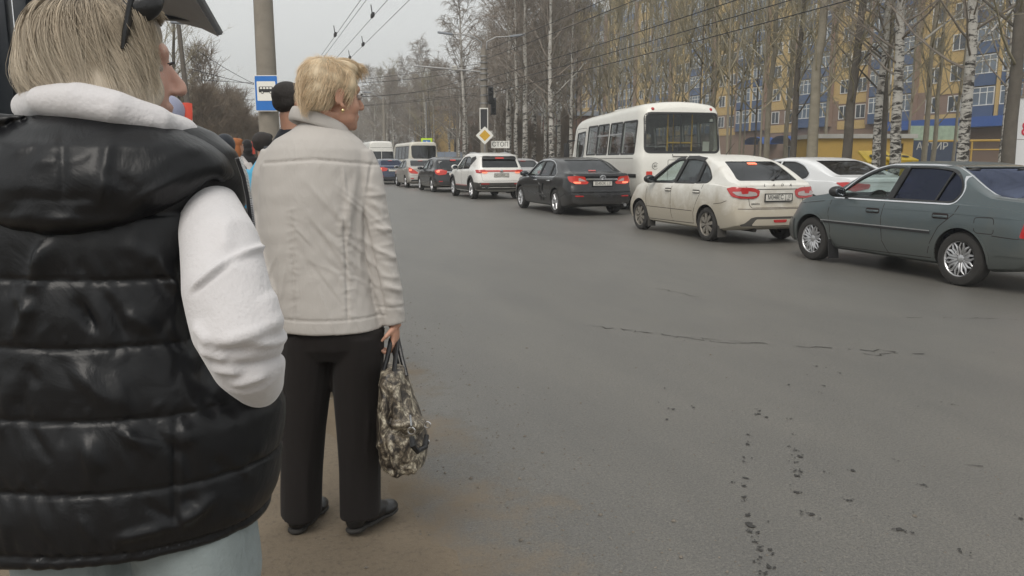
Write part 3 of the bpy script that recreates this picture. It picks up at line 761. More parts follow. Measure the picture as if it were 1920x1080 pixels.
# --- dirty white liftback in the middle
def white_liftback():
    L = 4.25
    sp = dict(L=L, hw=0.85, axles=(0.90, 3.376), wr=0.298, rr=0.20, tumble=0.37, rb=1.0, cr=.13, cf=.30, rcR=(.11, .35),
        zt=[(0, .985), (.05, 1.025), (.16, 1.045), (.26, 1.07), (.50, 1.19), (.95, 1.385), (1.4, 1.475), (1.85, 1.50), (2.2, 1.475), (2.45, 1.39), (3.10, 1.02), (3.22, .985), (3.65, .92), (4.0, .82), (4.18, .70), (4.25, .60)],
        zb=[(0, .93), (.3, .96), (1.0, .985), (2.0, .955), (3.0, .92), (3.3, .88), (3.7, .80), (4.1, .68), (4.25, .54)],
        R=[(0, .10), (.28, .03), (.36, 0), (.56, 0), (.60, .035), (.8, .06), (.98, .07), (1.02, .08), (2, .08)], F=[(0, .08), (.3, 0), (.52, .01), (.8, .12), (2, .12)])
    c = Car('liftback_car', 'dirty white liftback car with dark wing mirror, in front of the green grey saloon', 'car', sp, (8.34, 11.07+L/2, 0))
    P = paint_mat('paint_dirty_white', (.70, .69, .65), .85, (.36, .315, .24), rough=.35, ztop=1.05)
    fw = round_poly([(3.00, .975), (2.13, .985), (1.98, 1.40), (2.2, 1.395), (2.42, 1.335)], [.03, .02, .02, .08, .1])
    rw = round_poly([(2.06, .985), (1.36, .995), (1.30, 1.385), (1.6, 1.41), (1.90, 1.41)], .02)
    qw = round_poly([(1.29, 1.0), (.97, 1.01), (.86, 1.08), (1.03, 1.24), (1.235, 1.355)], [.01, .08, .05, .08, .02])
    rg = round_poly([(-.60, 1.055), (.60, 1.055), (.50, 1.375), (-.50, 1.375)], .05)
    ws = round_poly([(-.68, 1.0), (.68, 1.0), (.54, 1.42), (-.54, 1.42)], .05)
    c.body(P, (.80, 3.05), [(fw, MAT['glass_clear']), (rw, MAT['glass_tint']), (qw, MAT['glass_tint'])], rg, ws, MAT['glass_clear'], MAT['glass_dark'])
    for p in (fw, rw, qw): seal(c, p, .03)
    c.strip('pillar_trim', [(2.095, .985), (1.94, 1.41)], 'L', .10, MAT['black_plastic'], .003, mirror=True)
    c.strip('pillar_trim', [(1.325, .99), (1.27, 1.38)], 'L', .07, MAT['black_plastic'], .003, mirror=True)
    c.strip('wind_deflector', [(3.0, 1.0), (2.45, 1.345), (2.2, 1.42), (1.98, 1.43)], 'L', .055, MAT['black_plastic'], .016, mirror=True)
    c.strip('wind_deflector', [(1.93, 1.435), (1.6, 1.435), (1.27, 1.40)], 'L', .055, MAT['black_plastic'], .016, mirror=True)
    for ln in ([(2.11, .98), (2.13, .75), (2.11, .40), (2.06, .26)], [(1.05, .98), (1.10, .84), (1.22, .66), (1.32, .48), (1.34, .28)], [(3.08, .93), (3.10, .7), (3.05, .4), (3.02, .26)], [(1.34, .28), (3.0, .26)],
               [(1.36, .50), (3.06, .50)], [(.66, .66), (.42, .69), (.3, .73)]):
        c.strip('panel_seam', ln, 'L', .009, MAT['seam'], .001, mirror=True)
    for y in (2.24, 1.24): c.handle(y, .845, P, .20, MAT['dusty_plastic'])
    # boot lid outline, lamps, badge, wiper, bumper
    c.strip('boot_seam', [(-.60, 1.02), (-.545, .90), (-.52, .66), (-.48, .615), (.48, .615), (.52, .66), (.545, .90), (.60, 1.02)], 'B', .009, MAT['seam'], .001)
    c.strip('boot_crease', [(-.44, .92), (.44, .92)], 'B', .012, MAT['seam'], .002)
    c.strip('boot_crease', [(-.42, .935), (.42, .935)], 'B', .02, P, .010)
    tl = round_poly([(-.215, .93), (-.10, .955), (.20, .945), (.30, .90), (.285, .80), (.22, .765), (.02, .77), (-.10, .80)], .03)
    a = c.patch('tail_light', tl, 'LB', .008, MAT['red_lens'], .035, mirror=True, dome=.012)
    c.patch('light_insert', round_poly([(-.10, .875), (.10, .895), (.245, .87), (.26, .815), (.12, .80), (-.02, .815)], .03), 'LB', .026, MAT['clear_lens'], .035, mirror=True)
    c.patch('light_insert', round_poly([(.02, .905), (.13, .91), (.13, .85), (.04, .84)], .02), 'LB', .029, MAT['red_lens'], .035, mirror=True)
    for i, ch in enumerate('LADA'):
        h, n = c.ray('B', -.255+.17*i, .985); me = text_mesh(ch, .065, .006); link('badge_letter', me, MAT['brake'], c.root, (h.x, h.y-.006-L/2, h.z), (math.pi/2+.2, 0, 0))
    h, n = c.ray('B', -.42, .68); link('badge_text', text_mesh('GRANTA', .038, .004), MAT['brake'], c.root, (h.x, h.y-.006-L/2, h.z), (math.pi/2, 0, -.12))
    c.patch('bumper_insert', round_poly([(-.70, .34), (-.62, .36), (-.50, .455), (-.42, .47), (.42, .47), (.50, .455), (.62, .36), (.70, .34), (.66, .315), (-.66, .315)], .02), 'B', .006, MAT['dusty_plastic'], .05)
    c.patch('bumper_panel', round_poly([(-.50, .33), (-.42, .43), (.42, .43), (.50, .33)], .03), 'B', .014, P, .05)
    c.patch('fog_lamp', round_poly([(-.10, .375), (.13, .375), (.15, .42), (-.12, .42)], .02), 'B', .022, MAT['red_lens'], .04)
    c.strip('bumper_seam', [(-.72, .60), (-.5, .595), (.5, .595), (.72, .60)], 'B', .010, MAT['seam'], .001)
    c.patch('brake_light', round_poly([(-.09, 1.325), (.09, 1.325), (.085, 1.352), (-.085, 1.352)], .006), 'B', .004, MAT['red_glow'], .03)
    h, n = c.ray('B', .03, 1.062); h2, n2 = c.ray('B', .33, 1.20)
    wp = MB(); b0 = Vector((h.x, h.y-.03-L/2, h.z)); b1 = Vector((h2.x, h2.y-.03-L/2, h2.z)); wp.tube([b0, b0.lerp(b1, .5)+Vector((0, -.015, .015)), b1], [.014, .010, .006], 6); wp.tube([b0.lerp(b1, .35), b1+Vector((.06, 0, .02))], .009, 5); wp.ell(b0, (.03, .03, .03)); wp.build('rear_wiper', MAT['black_plastic'], c.root)
    an = MB(); an.tube([(-.02, 1.6-L/2, 1.495), (-.02, 1.35-L/2, 1.70)], [.006, .003], 6); an.build('aerial', MAT['black_plastic'], c.root)
    for sg in (-1, 1):
        for yy in (.53, 3.02): MB().box((sg*.74, yy-L/2, .20), (.165, .015, .20)).build('mud_flap', MAT['dusty_plastic'], c.root)
    ex = MB(); ex.tube([(-.35, .0-L/2+.15, .235), (-.35, .9-L/2, .235)], .03, 10); ex.build('exhaust_pipe', MAT['brake'], c.root)
    c.wheels(rim_spokes(8, 'cap', .06), .185, MAT['hubcap'], inset=.02); c.seats(2.05, 1.15, .46); c.mirror_pod(2.83, 1.035, MAT['black_plastic'], (.21, .13, .15)); c.plate('М048ЕС', '13', .785)
    dm = MB(); dm.box((0, 2.98-L/2, .88), (1.3, .35, .2), bev=.06); dm.build('dashboard', MAT['interior'], c.root)
    return c
# --- black saloon with lit tail lights
def black_saloon():
    L = 4.825
    sp = dict(L=L, hw=0.91, axles=(1.07, 3.845), wr=0.325, rr=.215, tumble=0.36, rb=.8, cr=.15, cf=.32, rcR=(.12, .4),
        zt=[(0, 1.00), (.05, 1.06), (.16, 1.075), (.55, 1.085), (.66, 1.11), (1.3, 1.385), (1.75, 1.465), (2.15, 1.48), (2.55, 1.445), (2.85, 1.35), (3.55, 1.0), (3.7, .965), (4.2, .90), (4.6, .79), (4.76, .68), (4.825, .60)],
        zb=[(0, .93), (.5, .965), (1.6, .965), (3.3, .92), (3.8, .86), (4.3, .77), (4.825, .54)],
        R=[(0, .10), (.22, .05), (.36, 0), (.62, 0), (.66, .05), (.9, .085), (1.05, .06), (2, .06)], F=[(0, .08), (.3, 0), (.5, .01), (.8, .12), (2, .12)])
    c = Car('dented_saloon', 'black saloon with a dented rear door and lit tail lights', 'car', sp, (8.44, 18.2+L/2, 0))
    P = paint_mat('paint_black', (.012, .0125, .014), .22, (.10, .09, .075), rough=.22, ztop=.6)
    fw = round_poly([(3.42, .955), (2.42, .965), (2.27, 1.365), (2.5, 1.365), (2.78, 1.30)], [.03, .02, .02, .08, .1]); rw = round_poly([(2.36, .965), (1.60, .975), (1.55, 1.33), (1.85, 1.37), (2.2, 1.37)], .03)
    qw = round_poly([(1.54, .98), (1.22, 1.0), (1.15, 1.07), (1.32, 1.23), (1.50, 1.31)], [.01, .06, .04, .06, .02])
    rg = round_poly([(-.63, 1.105), (.63, 1.105), (.54, 1.40), (-.54, 1.40)], .05); ws = round_poly([(-.72, 1.0), (.72, 1.0), (.56, 1.41), (-.56, 1.41)], .05)
    c.body(P, (1.1, 3.45), [(fw, MAT['glass_clear']), (rw, MAT['glass_tint']), (qw, MAT['glass_tint'])], rg, ws, MAT['glass_clear'], MAT['glass_dark'])
    for p in (fw, rw, qw): seal(c, p, .025)
    ol = round_poly([(3.45, .935), (1.2, .96), (1.10, 1.06), (1.33, 1.27), (1.55, 1.36), (1.85, 1.40), (2.5, 1.395), (2.82, 1.32)], .06); c.strip('window_trim', ol, 'L', .016, MAT['chrome'], .005, closed=True, mirror=True)
    for ln in ([(2.39, .96), (2.42, .7), (2.40, .4), (2.35, .25)], [(1.26, .96), (1.30, .84), (1.42, .66), (1.50, .45), (1.52, .28)], [(3.50, .92), (3.53, .7), (3.46, .28)]): c.strip('panel_seam', ln, 'L', .008, MAT['seam'], .001, mirror=True)
    # crumpled rear door: torn metal edges standing off the skin
    for ln in ([(2.28, .80), (2.20, .66), (2.24, .50), (2.12, .34)], [(1.95, .78), (2.02, .60), (1.90, .44), (1.98, .33)], [(2.3, .52), (2.0, .47), (1.7, .40)]): c.strip('dent_crease', ln, 'L', .05, P, .022)
    c.patch('dent', round_poly([(2.24, .74), (2.06, .72), (2.02, .40), (2.22, .34), (2.28, .5)], .06), 'L', .008, MAT['well'], .05)
    for y in (2.56, 1.56): c.handle(y, .86, MAT['chrome'], .2)
    tl = round_poly([(-.20, .985), (.05, 1.0), (.24, .985), (.27, .80), (.05, .80), (-.10, .86)], .03); c.patch('tail_light', tl, 'LB', .008, MAT['red_lit'], .04, mirror=True, dome=.01)
    c.patch('tail_light', round_poly([(-.66, .975), (-.60, .985), (-.36, .845), (-.40, .80), (-.70, .79)], .02), 'B', .010, MAT['red_lit'], .05, mirror=True)
    c.patch('light_insert', round_poly([(-.62, .955), (-.58, .955), (-.43, .87), (-.62, .875)], .015), 'B', .020, MAT['clear_lens'], .04, mirror=True)
    c.patch('light_insert', round_poly([(-.02, .86), (.14, .86), (.15, .815), (.0, .815)], .02), 'LB', .032, MAT['red_glow'], .04, mirror=True)
    c.patch('chrome_bar', round_poly([(-.42, .945), (.42, .945), (.44, .90), (-.44, .90)], .012), 'B', .012, MAT['chrome'], .06)
    h, n = c.ray('B', 0, .965); em = MB(); y0 = h.y-.028-L/2
    def ring(cx, cz, rx, rz, r): em.tube([(cx+rx*math.cos(6.283*k/24), y0, cz+rz*math.sin(6.283*k/24)) for k in range(24)], r, 6, closed=True)
    ring(0, .965, .075, .052, .008); ring(0, .965, .022, .048, .006); ring(0, .985, .052, .022, .006); em.build('badge', MAT['chrome'], c.root)
    c.strip('boot_seam', [(-.36, .80), (-.30, .68), (.30, .68), (.36, .80)], 'B', .008, MAT['seam'], .001)
    c.strip('bumper_crease', [(-.80, .60), (.80, .60)], 'B', .03, P, .012)
    c.patch('reflector', round_poly([(-.72, .485), (-.52, .485), (-.52, .515), (-.73, .52)], .01), 'B', .014, MAT['red_lens'], .04, mirror=True)
    c.patch('brake_light', round_poly([(-.10, 1.122), (.10, 1.122), (.10, 1.14), (-.10, 1.14)], .005), 'B', .003, MAT['red_lit'], .03)
    ex = MB(); ex.tube([(.62, .03-L/2, .27), (.62, .5-L/2, .27)], .042, 12); ex.build('exhaust_pipe', MAT['chrome'], c.root)
    c.wheels(rim_spokes(10, 'bar', .06), .205, inset=.02); c.seats(2.35, 1.45, .45); c.mirror_pod(3.25, 1.02, P, (.22, .14, .15)); c.plate('В545ОК', '13', .815)
    return c
# --- white suv with full-width light bar
def white_suv():
    L = 4.55
    sp = dict(L=L, hw=.93, axles=(.88, 3.55), wr=.365, rr=.24, gap=.06, tumble=.30, rb=1.2, cr=.13, cf=.30, rpow=1.0, rcR=(.12, .4), skin=.06,
        zs=[(0, .42), (.3, .30), (.8, .24), (3.7, .24), (4.55, .3)],
        zt=[(0, 1.50), (.06, 1.565), (.3, 1.60), (.9, 1.645), (1.6, 1.665), (2.2, 1.65), (2.5, 1.58), (3.25, 1.15), (3.4, 1.11), (3.9, 1.04), (4.3, .95), (4.48, .84), (4.55, .70)],
        zb=[(0, 1.06), (.8, 1.07), (2.0, 1.03), (3.2, 1.0), (3.7, .95), (4.2, .84), (4.55, .60)],
        R=[(0, .12), (.40, .05), (.55, 0), (.75, 0), (.80, .04), (1.0, .07), (1.1, .10), (1.3, .24), (1.5, .36), (1.56, .30), (1.7, .30)], F=[(0, .08), (.4, 0), (.7, .02), (.95, .12), (2, .12)])
    c = Car('crossover_car', 'white crossover with black cladding and a red light bar across the tail', 'car', sp, (8.54, 26.95+L/2, 0))
    P = paint_mat('paint_white', (.74, .73, .70), .25, (.33, .29, .22), rough=.28, ztop=.6)
    fw = round_poly([(3.08, 1.06), (2.20, 1.07), (2.06, 1.50), (2.3, 1.49), (2.5, 1.43)], [.03, .02, .02, .06, .1]); rw = round_poly([(2.13, 1.07), (1.28, 1.09), (1.18, 1.18), (1.30, 1.45), (1.6, 1.51), (2.0, 1.51)], .03)
    rg = round_poly([(-.68, 1.13), (.68, 1.13), (.62, 1.47), (-.62, 1.47)], .04); ws = round_poly([(-.74, 1.16), (.74, 1.16), (.60, 1.56), (-.60, 1.56)], .05)
    c.body(P, (.75, 3.2), [(fw, MAT['glass_clear']), (rw, MAT['glass_tint'])], rg, ws, MAT['glass_clear'], MAT['glass_dark'], floor=.45)
    for p in (fw, rw): seal(c, p, .03)
    c.patch('rear_quarter_panel', round_poly([(1.16, 1.20), (.80, 1.36), (.62, 1.44), (.8, 1.53), (1.28, 1.49)], .03), 'L', .003, MAT['black_plastic'], .08, mirror=True)
    for ln in ([(2.16, 1.06), (2.18, .8), (2.14, .42)], [(1.16, 1.06), (1.2, .9), (1.32, .7), (1.36, .46)], [(3.14, 1.0), (3.17, .8), (3.1, .46)]): c.strip('panel_seam', ln, 'L', .008, MAT['seam'], .001, mirror=True)
    c.patch('sill_cladding', [(1.30, .26), (3.12, .26), (3.12, .46), (1.30, .46)], 'L', .014, MAT['dusty_plastic'], .12, mirror=True)
    c.strip('sill_trim', [(1.34, .475), (3.1, .475)], 'L', .03, MAT['red_lens'], .012, mirror=True)
    for ya in sp['axles']: c.strip('wheel_arch_trim', [(ya+.455*math.cos(t), .365+.455*math.sin(t)) for t in np.linspace(-.1, 3.24, 24)], 'L', .08, MAT['black_plastic'], .014, mirror=True)
    c.patch('rear_bumper', round_poly([(-.86, .36), (.86, .36), (.86, .575), (.80, .60), (-.80, .60), (-.86, .575)], .02), 'B', .016, MAT['dusty_plastic'], .08)
    c.patch('rear_bumper', [(.08, .36), (.46, .36), (.46, .62), (.08, .60)], 'L', .015, MAT['dusty_plastic'], .08, mirror=True)
    c.patch('light_bar', round_poly([(-.83, 1.035), (.83, 1.035), (.80, .985), (-.80, .985)], .01), 'B', .014, MAT['red_lit'], .07)
    c.patch('tail_light', round_poly([(-.22, 1.05), (.16, 1.05), (.18, .97), (.0, .93), (-.14, .95)], .02), 'LB', .010, MAT['red_lens'], .05, mirror=True)
    c.patch('light_insert', round_poly([(-.70, .975), (-.50, .975), (-.54, .935), (-.68, .935)], .01), 'B', .022, MAT['red_glow'], .05, mirror=True)
    em = MB(); h, n = c.ray('B', 0, 1.0); em.box((0, h.y-.03-L/2, 1.01), (.10, .012, .08), bev=.01); em.build('badge', MAT['chrome'], c.root)
    c.patch('spoiler', round_poly([(-.64, 1.40), (.64, 1.40), (.60, 1.535), (-.60, 1.535)], .04), 'B', .05, MAT['black_plastic'], .08, .05)
    c.patch('brake_light', round_poly([(-.16, 1.41), (.16, 1.41), (.14, 1.53), (-.14, 1.53)], .01), 'B', .056, MAT['red_lit'], .05)
    for sg in (-1, 1):
        m = MB(); zz = [(0.78, 1.55), (.9, 1.615), (1.5, 1.665), (2.1, 1.655), (2.3, 1.57)]; m.tube([(sg*.60, y-L/2, z) for y, z in zz], [(.02, .022)]*5, 8); m.build('roof_rail', MAT['alloy'], c.root)
    c.strip('boot_seam', [(-.74, .96), (-.70, .70), (-.66, .66), (.66, .66), (.70, .70), (.74, .96)], 'B', .008, MAT['seam'], .001)
    m = MB(); m.lathe([(.05, -.06), (.062, -.06), (.062, .3), (.05, .3)], 16, (-.56, .02-L/2, .43), 'Y'); m.build('exhaust_pipe', MAT['chrome'], c.root)
    c.patch('reflector', round_poly([(-.74, .545), (-.46, .545), (-.46, .575), (-.74, .58)], .01), 'B', .022, MAT['red_lens'], .05, mirror=True)
    c.wheels(rim_spokes(10, 'bar', .06), .225, inset=.015); c.seats(2.1, 1.3, .6, top=1.25); c.mirror_pod(2.92, 1.13, P, (.23, .14, .17)); c.plate('М252ММ', '13', .86)
    return c
# --- simpler far cars
def far_saloon(name, label, paint, loc, lit, hatch=False, glassr='glass_dark', lamp='corner', white_plate=True, wide=.86):
    L = 4.35
    sp = dict(L=L, hw=wide, axles=(.86, 3.43), wr=.31, tumble=.35, rb=1.0, cr=.14, cf=.3,
        zt=([(0, 1.28), (.06, 1.37), (.25, 1.42), (.9, 1.50), (1.6, 1.535), (2.2, 1.50), (2.5, 1.41), (3.15, 1.04)] if hatch else [(0, .98), (.05, 1.04), (.40, 1.07), (.52, 1.10), (1.1, 1.37), (1.55, 1.455), (1.9, 1.47), (2.3, 1.43), (2.55, 1.34), (3.2, .99)])+[(3.35, .96), (3.8, .89), (4.1, .8), (4.28, .68), (4.35, .6)],
        zb=[(0, .95), (1.0, .96), (3.0, .92), (3.4, .87), (3.9, .75), (4.35, .54)],
        R=([(0, .10), (.35, 0), (.6, 0), (.65, .05), (.95, .08), (1.0, .12), (1.35, .38), (1.45, .36), (1.6, .36)] if hatch else [(0, .10), (.35, 0), (.6, 0), (.65, .04), (1.0, .07), (2, .07)]), F=[(0, .08), (.3, 0), (.5, .01), (.8, .12), (2, .12)])
    c = Car(name, label, 'car', sp, loc)
    if hatch: fw = [(3.02, .97), (2.12, .98), (1.98, 1.40), (2.25, 1.39), (2.48, 1.32)]; rw = [(2.05, .98), (1.15, 1.0), (.95, 1.12), (1.15, 1.32), (1.5, 1.41), (1.9, 1.41)]; rg = [(-.62, 1.03), (.62, 1.03), (.56, 1.36), (-.56, 1.36)]
    else: fw = [(3.02, .96), (2.12, .965), (1.98, 1.355), (2.25, 1.355), (2.48, 1.29)]; rw = [(2.05, .965), (1.1, .985), (.98, 1.06), (1.2, 1.28), (1.5, 1.36), (1.9, 1.36)]; rg = [(-.60, 1.095), (.60, 1.095), (.52, 1.375), (-.52, 1.375)]
    fw, rw, rg = round_poly(fw, .03), round_poly(rw, .04), round_poly(rg, .05); zt_ = 1.45 if hatch else 1.39
    ws = round_poly([(-.68, 1.02), (.68, 1.02), (.54, zt_), (-.54, zt_)], .05)
    c.body(paint, (.8, 3.1), [(fw, MAT['glass_clear']), (rw, MAT['glass_tint'])], rg, ws, MAT['glass_clear'], MAT[glassr])
    for p in (fw, rw): seal(c, p, .03)
    for ln in ([(2.1, .97), (2.12, .7), (2.08, .28)], [(1.0, .96), (1.1, .82), (1.25, .62), (1.3, .3)]): c.strip('panel_seam', ln, 'L', .009, MAT['seam'], .001, mirror=True)
    lm = MAT['red_lit'] if lit else MAT['red_lens']
    if lamp == 'corner': c.patch('tail_light', round_poly([(-.20, .96), (.10, .99), (.34, .93), (.30, .78), (.05, .74), (-.08, .80)], .04), 'LB', .010, lm, .045, mirror=True, dome=.012)
    else: c.patch('tail_light', round_poly([(-.12, 1.0), (.0, 1.02), (.1, .95), (.34, .76), (.30, .70), (.02, .74), (-.06, .82)], .03), 'LB', .010, lm, .045, mirror=True, dome=.012)
    if lit: c.patch('light_insert', round_poly([(-.06, .93), (.06, .94), (.06, .86), (-.04, .86)], .02), 'LB', .03, MAT['red_glow'], .04, mirror=True)
    zb_ = (1.355, 1.39) if hatch else (1.35, 1.37)
    c.patch('brake_light', round_poly([(-.12, zb_[0]), (.12, zb_[0]), (.12, zb_[1]), (-.12, zb_[1])], .006), 'B', .03 if hatch else .004, MAT['red_lit'] if lit else MAT['red_lens'], .05)
    c.patch('chrome_bar', round_poly([(-.36, .90), (.36, .90), (.36, .865), (-.36, .865)], .01), 'B', .012, MAT['chrome'], .08)
    c.patch('bumper_insert', round_poly([(-.7, .33), (.7, .33), (.66, .42), (-.66, .42)], .03), 'B', .006, MAT['black_plastic'], .08)
    c.strip('bumper_seam', [(-.74, .62), (.74, .62)], 'B', .012, MAT['seam'], .001)
    c.patch('reflector', round_poly([(-.70, .46), (-.54, .46), (-.54, .50), (-.71, .50)], .01), 'B', .01, MAT['red_lens'], .05, mirror=True)
    for y in (2.24, 1.22): c.handle(y, .86, paint, .18)
    for y in (2.5,): pass
    c.wheels(rim_spokes(10, 'bar', .06), .195, inset=.02); c.seats(2.05, 1.15, .46); c.mirror_pod(2.85, 1.03, paint, (.21, .13, .14))
    if white_plate: c.plate('', '', .80, show=False)
    return c
# --- white saloon in the far lane, partly hidden
def far_lane_white():
    L = 4.87
    sp = dict(L=L, hw=.92, axles=(1.05, 3.88), wr=.345, rr=.24, tumble=.37, rb=.8, cr=.16, cf=.34, rcR=(.14, .5),
        zt=[(0, .99), (.05, 1.055), (.18, 1.08), (.5, 1.085), (.6, 1.10), (1.4, 1.375), (1.85, 1.45), (2.2, 1.46), (2.6, 1.42), (2.9, 1.32), (3.5, 1.0), (3.7, .96), (4.3, .88), (4.7, .74), (4.87, .6)],
        zb=[(0, .94), (.6, .985), (1.6, .975), (3.2, .93), (3.9, .86), (4.4, .76), (4.87, .54)],
        R=[(0, .10), (.36, 0), (.62, 0), (.68, .05), (.95, .08), (1.05, .05), (2, .05)], F=[(0, .08), (.3, 0), (.5, .01), (.8, .12), (2, .12)])
    c = Car('saloon_car', 'clean white saloon with tinted windows in the far lane behind the liftback', 'car', sp, (11.55, 12.1+L/2, 0))
    P = paint_mat('paint_pearl_white', (.72, .73, .74), .15, (.33, .3, .25), rough=.25, ztop=.5)
    fw = round_poly([(3.36, .975), (2.42, .985), (2.30, 1.355), (2.5, 1.35), (2.78, 1.28)], [.03, .02, .02, .08, .1]); rw = round_poly([(2.35, .985), (1.55, .995), (1.32, 1.05), (1.28, 1.12), (1.5, 1.27), (1.8, 1.35), (2.22, 1.36)], [.02, .1, .05, .05, .1, .1, .02])
    rg = round_poly([(-.62, 1.11), (.62, 1.11), (.54, 1.385), (-.54, 1.385)], .05); ws = round_poly([(-.72, 1.0), (.72, 1.0), (.56, 1.39), (-.56, 1.39)], .05)
    c.body(P, (1.1, 3.45), [(fw, MAT['glass_tint']), (rw, MAT['glass_tint'])], rg, ws, MAT['glass_clear'], MAT['glass_dark'])
    for p in (fw, rw): seal(c, p, .022)
    ol = round_poly([(3.38, .955), (1.53, .972), (1.28, 1.03), (1.235, 1.12), (1.48, 1.29), (1.8, 1.375), (2.5, 1.375), (2.82, 1.30)], .06); c.strip('window_trim', ol, 'L', .014, MAT['chrome'], .005, closed=True, mirror=True)
    for ln in ([(2.38, .98), (2.40, .7), (2.36, .28)], [(1.3, .97), (1.36, .84), (1.5, .6), (1.54, .3)]): c.strip('panel_seam', ln, 'L', .008, MAT['seam'], .001, mirror=True)
    c.patch('tail_light', round_poly([(-.26, .965), (-.05, .985), (.34, .94), (.32, .86), (.06, .80), (-.08, .86)], .03), 'LB', .010, MAT['red_lens'], .045, mirror=True, dome=.01)
    for y in (2.56, 1.56): c.handle(y, .87, P, .2)
    c.wheels(rim_spokes(10, 'bar', .06), .215, inset=.02); c.seats(2.35, 1.45, .45); c.mirror_pod(3.2, 1.03, P); c.plate('', '', .72, show=False)
    return c
# --- buses and van
MAT['yellow_rail'] = M('yellow_rail', (.75, .45, .03), .4, var=.1)
MAT['paper'] = M('paper', (.7, .7, .66), .8, var=.05)
def midi_bus():
    L = 7.0
    sp = dict(L=L, hw=1.25, axles=(1.75, 5.35), wr=.42, rr=.26, gap=.08, tumble=.10, rail=.80, crown=(.935, .955), rb=1.2, cr=.13, cf=.16, rcR=(.16, .5), rcF=(.16, .5), skin=.07,
        zs=[(0, .55), (.4, .45), (1, .38), (6, .38), (7, .45)],
        zt=[(0, 2.78), (.05, 2.86), (.2, 2.93), (.8, 2.96), (2.5, 2.93), (3.2, 2.90), (5.8, 2.82), (6.4, 2.72), (6.8, 2.55), (7.0, 2.40)], zb=[(0, 1.50), (7, 1.50)],
        prof=[(0, .95), (.1, .975), (.3, .99), (.5, 1.0), (.7, 1.0), (.86, 1.0), (1, .995)],
        R=[(0, .04), (.6, 0), (1.4, .0), (1.6, .04), (2.6, .14), (3, .22)], F=[(0, .05), (1.2, 0), (1.5, .05), (2.7, .30), (3, .4)])
    c = Car('midi_bus', 'cream white midi bus with large rear window and yellow rails, in the far lane', 'bus', sp, (0, 0, 0))
    P = paint_mat('paint_bus', (.70, .69, .64), .30, (.40, .34, .25), rough=.35, ztop=1.0)
    r_ = lambda a, b, z0=1.56, z1=2.44: round_poly([(a, z0), (b, z0), (b, z1), (a, z1)], .06)
    sides = [(r_(.50, 1.60), 0), (r_(1.66, 2.72), 1), (r_(2.86, 3.92), 1), (r_(3.98, 4.96), 0)]
    door = round_poly([(5.26, 1.30), (5.95, 1.30), (6.15, 1.72), (6.15, 2.26), (5.26, 2.30)], .05)
    g = MAT['glass_bus'] = glass_mat('glass_bus', (.80, .82, .82), .03); MAT['glass_busr'] = glass_mat('glass_busr', (.72, .74, .72), .0)
    rg = round_poly([(-1.05, 1.60), (1.05, 1.60), (1.02, 2.62), (-1.02, 2.62)], .14); ws = round_poly([(-1.1, 1.35), (1.1, 1.35), (1.0, 2.35), (-1.0, 2.35)], .14)
    MAT['bus_inside'] = M('bus_inside', (.36, .35, .31), .8, var=.15)
    c.body(P, (.45, 6.4), [(p, g) for p, k in sides]+[(door, g)], rg, ws, g, MAT['glass_busr'], floor=.75, inner=MAT['bus_inside'])
    for p, k in sides:
        seal(c, p, .05)
        if k:
            ya, yb = min(q[0] for q in p), max(q[0] for q in p); c.strip('window_bar', [(ya, 2.12), (yb, 2.12)], 'L', .045, MAT['alloy'], .006, mirror=True); c.strip('window_bar', [((ya+yb)/2, 2.12), ((ya+yb)/2, 2.43)], 'L', .04, MAT['black_plastic'], .006, mirror=True)
    seal(c, door, .05); c.strip('door_seam', round_poly([(5.14, .60), (6.1, .60), (6.28, 1.7), (6.26, 2.42), (5.14, 2.42)], .1), 'L', .012, MAT['seam'], .002, closed=True)
    c.strip('rear_window_seal', rg, 'B', .06, MAT['black_plastic'], .006, closed=True)
    c.strip('side_moulding', [(.30, .98), (2.0, .98)], 'L', .09, MAT['black_plastic'], .012, mirror=True)
    c.strip('body_seam', [(0.5, 1.44), (5.1, 1.44)], 'L', .012, MAT['dusty_plastic'], .003, mirror=True)
    for x in (-.82, .82): m = MB(); h, n = c.ray('B', x, 2.73); m.lathe([(0, -.03), (.035, -.02), (.05, .02), (.05, .05)], 14, (x, h.y-L/2, 2.73), 'Y'); m.build('marker_lamp', MAT['red_lens'], c.root)
    for x in (-.28, .42):
        m = MB(); m.tube([(x, .5-L/2, 1.3), (x, .5-L/2, 2.80)], .022, 8); m.build('hand_rail', MAT['yellow_rail'], c.root)
    m = MB(); m.tube([(-.28, .5-L/2, 1.86), (.42, .5-L/2, 1.86)], .022, 8); m.tube([(.30, 1.5-L/2, 1.5), (.30, 1.5-L/2, 2.7)], .02, 8); m.build('hand_rail', MAT['yellow_rail'], c.root)
    m = MB(); m.tube([(.06, .40-L/2, 1.62), (.06, .40-L/2, 2.62)], .012, 6); m.build('window_bar', MAT['black_plastic'], c.root)
    m = MB(); m.tube([(-1.0, .42-L/2, 1.76), (-.36, .42-L/2, 1.76), (-.33, .42-L/2, 1.6)], .014, 6); m.build('hand_rail', MAT['alloy'], c.root)
    m = MB(); m.box((.78, .36-L/2, 1.76), (.19, .004, .26)); m.build('paper_notice', MAT['paper'], c.root, smooth=False); m = MB(); m.box((.85, .24-L/2, 2.45), (.09, .004, .07)); m.build('paper_notice', MAT['paper'], c.root, smooth=False)
